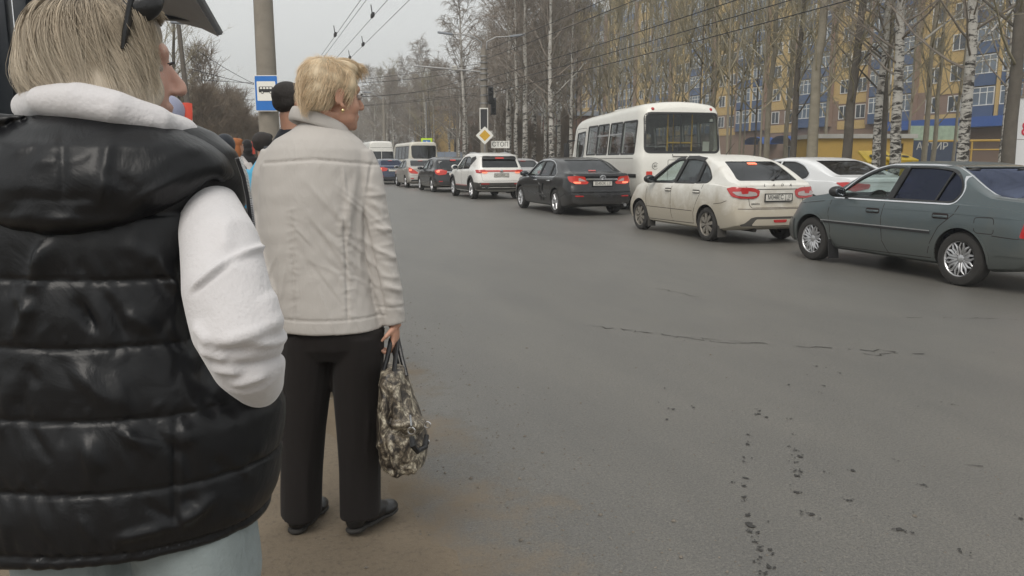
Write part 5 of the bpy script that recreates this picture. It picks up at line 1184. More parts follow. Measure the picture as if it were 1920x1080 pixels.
L1, G1 = 'dark trolleybus wire running along the road above the oncoming lanes', 'trolley wires over the road'
for X, z in ((4.22, 5.5), (3.68, 5.5), (3.35, 5.75), (3.02, 5.5)): wire((X, -6, z), (X-.1, 90, z), .0, .007, 'trolley_wire', L1, G1)
for X, y, z in ((4.2, 30, 5.5), (4.2, 34, 5.5), (3.66, 24, 5.5), (3.0, 28, 5.5), (4.18, 47, 5.5), (3.0, 46, 5.5)):
    m = MB(); m.box((0, 0, .06), (.07, .4, .12), bev=.02); m.tube([(0, 0, 0), (-.04, 0, .35)], .015, 5); tag(m.build('wire_insulator', MAT['wire'], None, loc=(X, y, z)), 'small dark insulator clamped on a trolley wire over the road', 'insulator', 'trolley wire insulators')
L2, G2 = 'black cable strung parallel to the road before the trees at right', 'cables along the far kerb'
for X, z in ((14.8, 7.9), (14.8, 6.65), (15.1, 6.25), (14.9, 5.75), (15.2, 8.6)): wire((X, -10, z), (X, Yp, z-.1), .25, .016, 'overhead_cable', L2, G2)
L3, G3 = 'thin span wire crossing the road behind the bus stop sign', 'span wires across the road'
for (a, b, s_) in (((380, 150, 34), (893, 128, 52), .5), ((370, 95, 32.5), (640, 185, 60), .9), ((400, 185, 60), (893, 160, 52), .4), ((380, 205, 70), (895, 178, 52), .4), ((360, 130, 32.5), (895, 140, 52), 1.2), ((390, 170, 70), (895, 120, 52), .3), ((430, 215, 85), (893, 175, 52), .2)):
    wire(PW(*a), PW(*b), s_, .012, 'span_wire', L3, G3)
for i, (x0, dx) in enumerate(((470, 0), (478, 3), (483, 3))): wire(PW(x0, -120, 17), PW(x0+dx+16, 235, 17.2), 0, .010, 'drop_cable', 'thin vertical cable hanging beside the concrete bus stop pole', 'cables beside the bus stop pole')

# ------------------------------------------------------------------ bus shelter at the left
MAT['shelter_dark'] = M('shelter_dark', (.022, .026, .032), .45, .3, var=.3, vs=6, bmp=.15, bs=14); MAT['shelter_grey'] = M('shelter_grey', (.20, .21, .23), .5, var=.12, vs=3)
sh = empty('bus_shelter', (-1.3, 5.45, 0), 0, 'dark steel bus shelter with grey canopy corner behind the woman in the vest', 'shelter'); so = Vector((-1.3, 5.45, 0))
for x, w_ in ((-1.33, .13), (-1.20, .07), (-1.46, .09)): MB().box(Vector((x, 5.42+abs(x+1.33)*.2, 1.2))-so, (w_, .16, 2.4), bev=.012).build('post', MAT['shelter_dark'], sh)
MB().box(Vector((-.76, 5.45, 2.29))-so, (.94, .07, .085), bev=.008).build('beam', MAT['shelter_dark'], sh)
MB().box(Vector((-1.46, 3.6, 2.29))-so, (.09, 3.6, .085), bev=.008).build('beam', MAT['shelter_dark'], sh)
tip, tip2 = PW(409, 54, 5.35), PW(376, -2, 4.35)
d = (tip2-tip); back = tip+d*2.2; inw = Vector((-1.0, 0.05, .22))
m = MB(); th = Vector((0, 0, -.05)); a0, a1 = tip, back; b0, b1 = tip+Vector((-.10, -.01, .045)), back+Vector((-.18, 0, .055)); c0, c1 = tip+Vector((-.24, -.02, .075)), back+Vector((-.50, 0, .10))
V = [a0, b0, c0, a1, b1, c1]; V += [v+th for v in V]
m.add(V, [(0, 1, 4, 3), (1, 2, 5, 4), (9, 10, 7, 6), (10, 11, 8, 7), (0, 6, 7, 1), (1, 7, 8, 2), (3, 4, 10, 9), (4, 5, 11, 10), (0, 3, 9, 6), (2, 8, 11, 5)]); o = m.build('canopy', MAT['shelter_grey'], sh, smooth=False, loc=-so)
m = MB(); m.tube([tip+Vector((.0, 0, -.02)), back+Vector((.0, 0, -.02))], [(.022, .03)]*2, 8); m.build('gutter', MAT['shelter_grey'], sh, loc=-so)
MB().box(Vector((-1.4, 4.0, 1.35))-so, (.02, 2.6, 1.7)).build('side_pane', glass_mat('shelter_glass', (.45, .48, .5), .05), sh, smooth=False)
# ------------------------------------------------------------------ trees
def bark_birch():
    m, nt, b = newmat('birch_bark'); v = coords(nt, scale=(1, 1, 1))
    h = noise(nt, coords(nt, scale=(1.6, 1.6, 4.2)), 2.2, 5, 0.72, .5); big = noise(nt, coords(nt, scale=(1, 1, .5)), 1.7, 4, 0.6)
    sx = nt.nodes.new('ShaderNodeSeparateXYZ'); nt.links.new(v, sx.inputs[0])
    mr = _n(nt, 'MapRange'); mr.inputs[1].default_value = 0.0; mr.inputs[2].default_value = 9.0; mr.inputs[3].default_value = .09; mr.inputs[4].default_value = -.05; nt.links.new(sx.outputs[2], mr.inputs[0])
    ad = _n(nt, 'Math', operation='ADD'); nt.links.new(h, ad.inputs[0]); nt.links.new(mr.outputs[0], ad.inputs[1])
    c = mixc(nt, ramp(nt, ad.outputs[0], .53, .60), (.50, .48, .44), (.035, .03, .026))
    c = mixc(nt, ramp(nt, big, .52, .66, (0, 0, 0), (.8,)*3), c, (.14, .12, .10))
    nt.links.new(c, b.inputs['Base Color']); b.inputs['Roughness'].default_value = .9; bump(nt, b, h, .5, .03); return m
MAT['birch_bark'] = bark_birch()
MAT['aspen_bark'] = M('aspen_bark', (.24, .215, .165), .95, var=.3, vs=3, bmp=.5, bs=14); MAT['old_bark'] = M('old_bark', (.105, .092, .076), .95, var=.35, vs=3, bmp=.6, bs=10)
MAT['twig_birch'] = M('twig_birch', (.25, .215, .18), .95, var=.25, vs=.8); MAT['twig_aspen'] = M('twig_aspen', (.29, .255, .175), .95, var=.3, vs=.7); MAT['twig_brown'] = M('twig_brown', (.19, .15, .11), .95, var=.25, vs=.8)
MAT['bud'] = M('bud', (.155, .150, .055), .8, var=.35, vs=.6); MAT['bud_brown'] = M('bud_brown', (.15, .10, .06), .8, var=.3, vs=.6)
def gen_tree(seed, kind, H, r0, tw=1.0):
    R = random.Random(seed); T = MB(); C = MB(); B = MB()
    lean = Vector((R.gauss(0, .04), R.gauss(0, .04), 0)); n = 12; tp = []; p = Vector((0, 0, 0)); w_ = Vector((0, 0, 0))
    for i in range(n+1):
        t = i/n; tp.append(Vector((0, 0, H*t-.05))+lean*H*t*t+w_*1.0); w_ = w_+Vector((R.gauss(0, .05), R.gauss(0, .05), 0))*(H/14)
    tr = [r0*((1-i/n)**.75)*(1.25 if i == 0 else 1)+.012 for i in range(n+1)]
    T.tube(tp, tr, 9)
    def at(t):
        k = min(int(t*n), n-1); f = t*n-k; return tp[k].lerp(tp[k+1], f), tr[k]*(1-f)+tr[k+1]*f
    K = dict(birch=(46, .26, .98, .30, 42, -1.0, 7, 5), aspen=(26, .22, .98, .24, 24, .55, 6, 4), old=(30, .22, .95, .34, 40, .25, 7, 5), shrub=(34, .03, .95, .45, 34, .3, 8, 6))[kind]
    nl, t0, t1, lf, ang, dr, ns, nw = K
    def quad(c, s):
        a = Vector((R.gauss(0, 1), R.gauss(0, 1), R.gauss(0, 1))).normalized()*s; b = a.orthogonal().normalized()*s; B.add([c-a, c-b*.6, c+a, c+b*.6], [(0, 1, 2, 3)])
    for i in range(nl):
        t = t0+(t1-t0)*((i+R.random())/nl)**.9; p, rr = at(t); az = i*2.4+R.gauss(0, .5); a = math.radians(ang+R.gauss(0, 9)+(14 if t < .5 else 0))
        Lb = H*lf*(1.06-t)**.7*R.uniform(.65, 1.15)+.35; d = Vector((math.cos(az)*math.sin(a), math.sin(az)*math.sin(a), math.cos(a)))
        P = [p]; v = d.copy(); m = 6
        for j in range(m):
            v = (v+Vector((R.gauss(0, .10), R.gauss(0, .10), R.gauss(0, .08)+(.07 if j < 4 else (-.10 if kind == 'birch' else .04))))).normalized(); P.append(P[-1]+v*(Lb/m))
        rb = min(rr*.45, .010+Lb*.0075)
        (T if rb > .045 else C).tube(P, [rb*(1-.85*j/m)+.004 for j in range(m+1)], 5)
        for j in range(ns):
            u = .25+.75*(j+R.random())/ns; k = min(int(u*m), m-1); q = P[k].lerp(P[k+1], u*m-k); dd = (P[k+1]-P[k]).normalized()
            sd = (dd+Vector((R.gauss(0, .55), R.gauss(0, .55), R.gauss(0, .3)+(.1 if dr > 0 else -.05)))).normalized(); ls = Lb*R.uniform(.18, .40)+.18
            Q = [q, q+sd*ls*.5+Vector((0, 0, .03*ls)), q+sd*ls+Vector((0, 0, (-.12 if kind == 'birch' else .10)*ls))]
            C.tube(Q, [.011*tw, .009*tw, .005*tw], 3, cap=False)
            for e in range(nw):
                f = R.uniform(.15, 1.0); z = Q[0].lerp(Q[1], f*2) if f < .5 else Q[1].lerp(Q[2], f*2-1)
                td = (sd*.6+Vector((R.gauss(0, .55), R.gauss(0, .55), R.gauss(0, .35)+dr*.35))).normalized(); lt = R.uniform(.28, .8)*(1.15 if kind == 'birch' else .9)
                z1 = z+td*lt*.5; z2 = z1+(td+Vector((R.gauss(0, .2), R.gauss(0, .2), dr*.55))).normalized()*lt*.5
                C.tube([z, z1, z2], [.0075*tw, .006*tw, .0035*tw], 3, cap=False)
                for _ in range(2): quad(z.lerp(z2, R.random())+Vector((R.gauss(0, .03), R.gauss(0, .03), 0)), R.uniform(.016, .032))
    return T.mesh('trunk', True, None), C.mesh('crown', True, None), B.mesh('buds', False)
MATS_T = dict(birch=('birch_bark', 'twig_birch', 'bud_brown'), aspen=('aspen_bark', 'twig_aspen', 'bud'), old=('old_bark', 'twig_aspen', 'bud'), shrub=('old_bark', 'twig_brown', 'bud_brown'))
PROTO = {}
MATS_T['far'] = MATS_T['birch']
for kind, H, r0, cnt, tw in (('birch', 16, .17, 3, 1.0), ('aspen', 16, .13, 4, 1.0), ('old', 15, .22, 3, 1.1), ('shrub', 6.5, .05, 2, 1.5), ('far', 16, .17, 2, 2.0)):
    PROTO[kind] = []
    for i in range(cnt):
        ms = gen_tree(100+i*7+len(kind), 'birch' if kind == 'far' else kind, H, r0, tw)
        for me, mn in zip(ms, MATS_T[kind]): me.materials.append(MAT[mn])
        PROTO[kind].append((ms, H, r0))
TR = random.Random(77)
def tree(kind, x, y, H, label, group=None, name=None, r=None, var=None, rz=None):
    ms, H0, r0 = PROTO[kind][TR.randrange(len(PROTO[kind])) if var is None else var % len(PROTO[kind])]
    s = H/H0; sx = s if r is None else r/r0
    root = empty(name or kind+'_tree', (x, y, -.03), TR.uniform(0, 6.28) if rz is None else rz, label, 'tree', group)
    t = link('trunk', ms[0], None, root); t.scale = (max(sx, s*.8) if r is not None else s, max(sx, s*.8) if r is not None else s, s)
    if r is not None: t.scale = (sx, sx, s)
    c = link('crown', ms[1], None, root); c.scale = (s, s, s); b = link('bud_leaves', ms[2], None, c)
    return root
NM = dict(birch='birch_tree', aspen='aspen_tree', old='bare_tree', shrub='bare_shrub')
for kind, px, X, H, r, lab in (
    ('birch', 1626, 25.0, 17, .17, 'white birch rising in front of the yellow booth, left stem of the pair'),
    ('birch', 1659, 24.3, 17, .21, 'white birch right of the dark stem before the yellow booth'),
    ('birch', 1787, 23.0, 16, .19, 'birch with long side limb left of the thick dark trunk near the billboard'),
    ('old', 1642, 26.0, 16, .17, 'dark trunk between the two white birches before the booth'),
    ('old', 1868, 22.0, 16, .20, 'thick dark trunk just left of the billboard'),
    ('old', 1575, 24.0, 15, .21, 'dark rough trunk at the left end of the yellow booth'),
    ('aspen', 1512, 23.0, 16, .23, 'broad grey olive trunk left of the yellow booth'),
    ('old', 1478, 24.5, 15, .16, 'dark slim trunk left of the broad grey olive trunk'),
    ('aspen', 1428, 25.0, 16, .15, 'grey olive trunk just right of the cream bus'),
    ('aspen', 1464, 28.0, 16, .13, 'thin grey trunk beside the blue entrance awning'),
    ('old', 1912, 27.0, 16, .17, 'dark trunk behind the billboard at the right border'),
    ('aspen', 1715, 31.0, 17, .13, 'slim olive trunk in front of the blue balconies'),
    ('birch', 985, 18.5, 17, .20, 'white birch with bold black marks between the crossover and the bus'),
    ('birch', 969, 18.0, 16, .15, 'slimmer white birch left of the boldly marked birch near the bus'),
    ('birch', 1030, 19.0, 17, .18, 'white birch just left of the cream bus mirror'),
    ('birch', 1046, 22.0, 16, .14, 'grey birch stem directly behind the cream bus mirror'),
    ('birch', 930, 22.0, 15, .14, 'pale birch behind the stop line sign')):
    y = XROW(px, X); tree(kind, X, y, H, lab, 'single trees along the far kerb', NM[kind], r)
LAsp, GAsp = 'slender bare aspen in the dense row behind the cream bus', 'dense aspens behind the bus'
for i in range(27):
    px = 1072+(1420-1072)*(i+TR.random())/27; X = TR.choice((23, 25.5, 28, 31)) + TR.uniform(-1, 1)
    tree('aspen' if TR.random() < .8 else 'old', X, XROW(px, X), TR.uniform(14, 18.5), LAsp, GAsp, 'aspen_tree', TR.uniform(.045, .085))
LB_, GB = 'bare tree standing between the near trunks and the apartment block', 'trees before the apartment block'
for i in range(9):
    px = 1430+(1930-1430)*(i+TR.random())/9; X = TR.uniform(28, 44); tree('aspen' if TR.random() < .75 else 'birch', X, XROW(px, X), TR.uniform(13, 18), LB_, GB, 'bare_tree', TR.uniform(.07, .12))
LC, GC = 'bare birch in the grove between the traffic pole and the bus', 'birches left of the bus'
for i in range(20):
    px = 925+(1075-925)*(i+TR.random())/20; X = TR.uniform(19, 34); tree('birch' if TR.random() < .7 else 'aspen', X, XROW(px, X), TR.uniform(14, 18.5), LC, GC, 'birch_tree', TR.uniform(.10, .17))
LD, GD = 'distant bare tree beyond the van and the minibus', 'distant trees down the road'
for i in range(60):
    px = 640+(945-640)*(i+TR.random())/60; X = TR.uniform(19, 36); y = XROW(px, X)
    if y < 0 or y > 330: y = 320
    sc = 1478/(X*SY+y*CY); H = min(18, (TR.uniform(120, 195) if 720 < px < 850 else TR.uniform(90, 165))/sc+1.4)
    tree('far' if TR.random() < .75 else 'old', X, y, max(7, H), LD, GD, 'birch_tree', TR.uniform(.10, .16))
for px, d, H, lab in ((800, 100, 15.5, 'rounded bare birch crown above the white van'), (872, 75, 17, 'tall drooping birch behind the left street lamp'), (955, 62, 19.5, 'tallest birch, behind the right street lamp'), (1000, 64, 17, 'bare birch crown right of the tallest birch')):
    p = PW(px, 300, d); tree('far', p.x, p.y, H, lab, 'skyline birches', 'birch_tree', .2)
LE, GE = 'brown leafless shrub in the thicket behind the bus stop pole', 'thicket behind the bus stop'
for i in range(56):
    px = 300+(505-300)*(i+TR.random())/56; d = TR.uniform(42, 75); p = PW(px, 300, d); hh = (TR.uniform(75, 125) if px < 460 else TR.uniform(40, 75))/1478*d+1.4
    tree('shrub', p.x, p.y, hh, LE, GE, 'bare_shrub')
for px, d, H, kind, lab in ((335, 42, 10.5, 'old', 'bare tree with fine twigs behind the utility pole'), (290, 40, 12, 'old', 'bare tree under the shelter canopy corner'), (395, 60, 9, 'shrub', 'tall brown shrub right of the utility pole'), (120, 38, 11, 'old', 'bare tree behind the blonde woman and the shelter post'), (455, 110, 9, 'old', 'far bare tree beside the bus stop pole')):
    p = PW(px, 300, d); tree(kind, p.x, p.y, H, lab, 'trees behind the bus stop', 'bare_tree')
LF, GF = 'far bare tree closing the end of the road', 'trees at the end of the road'
for i in range(30):
    px = 380+(700-380)*(i+TR.random())/30; d = TR.uniform(150, 260); p = PW(px, 300, d); tree('old' if i % 2 else 'shrub', p.x, p.y, TR.uniform(.05, .085)*d*.62+1.4, LF, GF, 'bare_tree')
LG, GG = 'brown undergrowth shrub at the foot of the trees beyond the cars', 'undergrowth beyond the cars'
for i in range(46):
    px = 670+(1075-670)*(i+TR.random())/46; X = TR.uniform(20, 34); y = XROW(px, X)
    if y < 0 or y > 260: y = 240
    tree('shrub', X, y, TR.uniform(3.0, 6.0), LG, GG, 'bare_shrub')
# dark car parked by the entrance, half hidden by trunks
pk = PW(1478, 300, 52)
pc_ = far_saloon('parked_car', 'dark car parked under the trees right of the bus, half hidden by trunks', bpy.data.materials['paint_black_hatch'], (pk.x, pk.y, 0), False, True); pc_.root.rotation_euler = (0, 0, -.9)

# ------------------------------------------------------------------ thin overcast haze over the whole place
hz_ = MB().box((0, 400, 30.5), (1040, 1040, 63)).build('haze', None, None, smooth=False); tag(hz_, kind='stuff')
hm_ = bpy.data.materials.new('haze'); hm_.use_nodes = True; nt = hm_.node_tree; nt.nodes.clear(); o_ = nt.nodes.new('ShaderNodeOutputMaterial'); pv = nt.nodes.new('ShaderNodeVolumePrincipled')
pv.inputs['Color'].default_value = (.93, .95, .97, 1); pv.inputs['Density'].default_value = 0.0016; pv.inputs['Anisotropy'].default_value = 0.2
nt.links.new(pv.outputs[0], o_.inputs['Volume']); hz_.data.materials.append(hm_)
# ------------------------------------------------------------------ people
def skin_mat(name, c):
    m, nt, b = newmat(name); v = coords(nt); f = noise(nt, v, 22, 4, .6); g = noise(nt, v, 160, 3, .6)
    nt.links.new(mixc(nt, f, [x*.86 for x in c], [c[0]*1.08, c[1]*.98, c[2]*.95]), b.inputs['Base Color']); b.inputs['Roughness'].default_value = .5
    b.inputs['Subsurface Weight'].default_value = .12; b.inputs['Subsurface Radius'].default_value = (.01, .004, .002); bump(nt, b, g, .12, .002); return m
def cloth_mat(name, c, rough=.8, weave=420, wr=.0, wscale=(1, 1, 1), var=.08, sheen=.2, spec=.3, rot=(0, 0, 0), wsc=16):
    m, nt, b = newmat(name); v = coords(nt); f = noise(nt, v, 5, 5, .6); g = noise(nt, v, weave, 2, .6)
    nt.links.new(mixc(nt, f, [x*(1-var) for x in c], [min(1, x*(1+var)) for x in c]), b.inputs['Base Color']); b.inputs['Roughness'].default_value = rough
    b.inputs['Sheen Weight'].default_value = sheen; b.inputs['Specular IOR Level'].default_value = spec
    b1 = _n(nt, 'Bump', Strength=.10 if weave > 200 else .55, Distance=.002); nt.links.new(g, b1.inputs['Height'])
    if wr > 0:
        h = noise(nt, coords(nt, scale=wscale, rot=rot), wsc, 4, .55, .9); b2 = _n(nt, 'Bump', Strength=wr, Distance=.03); nt.links.new(h, b2.inputs['Height']); nt.links.new(b1.outputs[0], b2.inputs['Normal']); nt.links.new(b2.outputs[0], b.inputs['Normal'])
    else: nt.links.new(b1.outputs[0], b.inputs['Normal'])
    return m
def hair_mat(name, rough=.5):
    m, nt, b = newmat(name); a = nt.nodes.new('ShaderNodeVertexColor'); a.layer_name = 'hair'; nt.links.new(a.outputs[0], b.inputs['Base Color']); b.inputs['Roughness'].default_value = rough; b.inputs['Specular IOR Level'].default_value = .35; return m
MAT['skin'] = skin_mat('skin', (.50, .29, .205)); MAT['skin_pale'] = skin_mat('skin_pale', (.56, .35, .28)); MAT['hair_strand'] = hair_mat('hair_strand')
MAT['vest'] = cloth_mat('black_nylon', (.0075, .008, .0095), .36, 300, .14, (1.3, 1.3, 1), .1, .0, .32, (.3, 0, .2), 9); MAT['vest_in'] = cloth_mat('vest_lining', (.01, .01, .012), .7)
MAT['fleece'] = cloth_mat('white_fleece', (.56, .545, .555), .95, 140, .22, (1, 1, 1), .03, .5, .2, wsc=9); MAT['beige'] = cloth_mat('beige_cotton', (.45, .425, .40), .58, 420, .16, (1.0, 1.0, .35), .05, .15, .35, (.0, .45, 0), 17)
MAT['trousers'] = cloth_mat('black_trousers', (.015, .0125, .012), .85, 380, .2, (1, 1, .3), .1, .05, .25, wsc=8); MAT['denim'] = cloth_mat('pale_denim', (.22, .255, .26), .85, 150, .4, (1, 1, .5), .42, .1, .25, wsc=9)
MAT['leather'] = M('black_leather', (.012, .012, .013), .30, var=.2, bmp=.15, bs=60); MAT['gold'] = M('gold', (.8, .62, .32), .2, 1.0, var=.05)
class Fr:
    def __init__(s, px, d, zg): s.o = Vector((PC(px, 300, d).x, d, zg)); s.d = d; s.zg = zg
    def L(s, px, py, d=None): return PC(px, py, s.d if d is None else d)-s.o
    def ring(s, py, xl, xr, ry, dd=0.0):
        a, b = s.L(xl, py, s.d+dd), s.L(xr, py, s.d+dd); return ((a.x+b.x)/2, dd, a.z, abs(b.x-a.x)/2, ry)
    def root(s, name, label): return empty(name, cam2world(s.o.x, s.o.y, s.o.z), -YAW, label, 'person')
    def px(s, P):
        """picture position of local points (array)"""
        x = P[:, 0]+s.o.x; y = P[:, 1]+s.o.y; z = P[:, 2]+s.o.z-CAMH
        f = y*CP-z*SP_; u = y*SP_+z*CP; return 960+FPX*x/f, 540-FPX*u/f
    def zat(s, py, d): return PC(960, py, d).z-s.zg
def basis(f, up=(0, 0, 1)):
    f = Vector(f).normalized(); r = f.cross(Vector(up)).normalized(); u = r.cross(f); return Matrix((r, f, u)).transposed()
def add_head(m, c, f, k=1.0, up=(0, 0, 1), neck=None):
    B = basis(f, up); c = Vector(c)
    def P(x, y, z): return c+B @ Vector((x*k, y*k, z*k))
    def E(x, y, z, a, b, d): m.ell(P(x, y, z), (a*k, b*k, d*k), B, 20, 14)
    E(0, -.015, .032, .074, .094, .085); E(0, .032, -.03, .060, .062, .088); E(0, .045, -.085, .044, .044, .034); E(0, .078, -.100, .020, .016, .016); E(0, .079, .028, .046, .017, .020)
    m.tube([P(0, .086, .016), P(0, .103, -.012), P(0, .116, -.030)], [.008*k, .010*k, .012*k], 8); E(0, .112, -.034, .015, .013, .010)
    for s_ in (-1, 1):
        E(.010*s_, .103, -.038, .007, .009, .006); E(.038*s_, .050, -.035, .024, .032, .034); E(.036*s_, .032, -.072, .020, .038, .030)
        for q in range(9):   # ear rim and lobe
            t = -0.9+q*.45; E(.078*s_, -.014-.016*math.cos(t), -.010+.027*math.sin(t), .006, .006, .007)
        E(.074*s_, -.010, -.012, .006, .013, .024); E(.076*s_, -.004, -.038, .007, .008, .010)
    E(0, .088, -.064, .021, .013, .0075); E(0, .086, -.076, .018, .012, .0075); E(0, .074, -.084, .026, .018, .018)
    if neck: m.tube([P(0, -.02, -.045), (P(0, -.03, -.05)+Vector(neck))/2, Vector(neck)], [.056*k, .054*k, .066*k], 14)
    return B, P
def add_eyes(root, P, k=1.0, mat=None, brow=None, white=True):
    for s_ in (-1, 1):
        e = MB(); e.ell(P(.031*s_, .083 if white else .070, .000), (.013*k, .011*k, .010*k)); o = e.build('eye', M('eye_white', (.34, .30, .28), .3, var=0) if 'eye_white' not in bpy.data.materials else bpy.data.materials['eye_white'], root)
        e = MB(); e.ell(P(.032*s_, .0915, .000), (.005*k, .004*k, .006*k), nu=10, nv=8)
        if white: e.build('iris', MAT['ink'], o)
        e = MB(); e.tube([P(.018*s_, .094, .008), P(.031*s_, .099, .011), P(.046*s_, .088, .007)], [.0012*k, .0026*k, .0012*k], 6); e.build('lash', MAT['ink'], root)
        if brow: e = MB(); e.tube([P(.014*s_, .096, .024), P(.032*s_, .095, .031), P(.050*s_, .078, .026)], [.004*k, .005*k, .002*k], 6); e.build('eyebrow', brow, root)
def add_hand(m, wrist, dirn, palm_n, curl=1.0, k=1.0, left=False):
    """palm plus five fingers; dirn: from wrist to knuckles, palm_n: out of the palm"""
    d = Vector(dirn).normalized(); n = Vector(palm_n); n = (n-d*n.dot(d)).normalized(); s_ = d.cross(n)*(-1 if left else 1); w_ = Vector(wrist)
    B = Matrix((s_, n, d)).transposed(); m.ell(w_+d*.048*k, (.038*k, .017*k, .050*k), B); m.tube([w_-d*.06*k, w_+d*.02*k], [.027*k, .026*k], 10)
    for i, (o, l) in enumerate(((-.030, .070), (-.010, .080), (.010, .075), (.029, .058))):
        p = w_+d*.085*k+s_*o*k; P = [w_+d*.06*k+s_*o*.9*k, p]; a = .35*curl
        for j, fr in enumerate((.45, .32, .25)):
            a2 = a+(.75*curl)*j; v = d*math.cos(a2)+n*math.sin(a2); P.append(P[-1]+v*(l*fr*k))
        m.tube(P, [.0105*k, .0105*k, .0098*k, .0088*k, .0075*k], 8)
    p = w_+d*.022*k-s_*.030*k; v1 = (d*.62-s_*.62+n*.48).normalized(); v2 = (d*.75-s_*.15+n*.65).normalized()
    m.tube([w_+d*.015*k-s_*.012*k, p, p+v1*.038*k, p+v1*.038*k+v2*.030*k], [.013*k, .012*k, .010*k, .007*k], 8)
def make_strands(name, parent, paths, cols, wid, mat):
    """paths: (N,M,3) array, cols (N,M,3)"""
    N, Mx, _ = paths.shape; t = np.gradient(paths, axis=1); t /= np.linalg.norm(t, axis=2, keepdims=True)+1e-9
    ref = np.array([.31, .52, .79]); a = np.cross(t, ref); a /= np.linalg.norm(a, axis=2, keepdims=True)+1e-9; b = np.cross(t, a)
    w_ = (wid*np.linspace(1, .35, Mx))[None, :, None]; V = np.stack([paths+w_*(a*math.cos(x)+b*math.sin(x)) for x in (0, 2.094, 4.189)], axis=2).reshape(-1, 3)
    idx = (np.arange(N)[:, None]*Mx+np.arange(Mx-1)[None, :]).reshape(-1)*3; F = np.concatenate([np.stack([idx+k, idx+(k+1) % 3, idx+3+(k+1) % 3, idx+3+k], 1) for k in range(3)])
    me = bpy.data.meshes.new(name); me.vertices.add(len(V)); me.vertices.foreach_set('co', V.ravel()); me.loops.add(len(F)*4); me.loops.foreach_set('vertex_index', F.ravel().astype(np.int32))
    me.polygons.add(len(F)); me.polygons.foreach_set('loop_start', np.arange(0, len(F)*4, 4, dtype=np.int32)); me.polygons.foreach_set('loop_total', np.full(len(F), 4, dtype=np.int32)); me.update(calc_edges=True)
    me.polygons.foreach_set('use_smooth', [True]*len(F))
    at = me.color_attributes.new('hair', 'FLOAT_COLOR', 'POINT'); c = np.repeat(cols.reshape(-1, 3), 3, axis=0); at.data.foreach_set('color', np.concatenate([c, np.ones((len(c), 1))], 1).ravel())
    return link(name, me, mat, parent)
def paint_verts(me, cols):
    at = me.color_attributes.new('hair', 'FLOAT_COLOR', 'POINT'); at.data.foreach_set('color', np.concatenate([cols, np.ones((len(cols), 1))], 1).ravel())
def shell_hair(shell, c, B, rng, nlock, per, ph0, ph1, drift, cols, lift, wid, name, parent, npt=12, skip=None, spread=.06, wav=.05, roll=None):
    bv = bvh_of(shell); c = Vector(c); out = []; oc = []
    for i in range(nlock):
        th = 6.283*(i+rng.random())/nlock; dr = drift(th)+rng.gauss(0, .10); p1 = ph1(th)*rng.uniform(.86, 1.04); lf = rng.uniform(*lift); tone = rng.gauss(0, 1); wph = rng.uniform(0, 6.28); s0 = rng.uniform(*ph0)
        for j in range(per):
            dth = rng.gauss(0, spread); e1 = p1*rng.uniform(.90, 1.04); q = []; ok = True; tw = tone*.6+rng.gauss(0, .6); lf2 = lf*rng.uniform(.2, 1.3)
            for k in range(npt):
                t = k/(npt-1); ph = s0+(e1-s0)*t; a = th+dth*(1.3-.7*t)+dr*t*t+wav*math.sin(wph+3*t)*t
                d = B @ Vector((math.sin(ph)*math.sin(a), math.sin(ph)*math.cos(a), math.cos(ph)))
                if skip and skip(a, ph): ok = False; break
                h = bv.ray_cast(c+d*.5, -d)
                if h[0] is None: ok = False; break
                v = h[0]+d*(lf2*(.15+.85*math.sin(min(1, t*1.2)*math.pi*.75))+.001)
                q.append(v)
            if ok or len(q) >= 5:
                while len(q) < npt: q.append(q[-1]+(q[-1]-q[-2])*.3)
                out.append([tuple(v) for v in q]); oc.append(cols(th, np.linspace(0, 1, npt), tw))
    return make_strands(name, parent, np.array(out), np.array(oc), wid, MAT['hair_strand'])

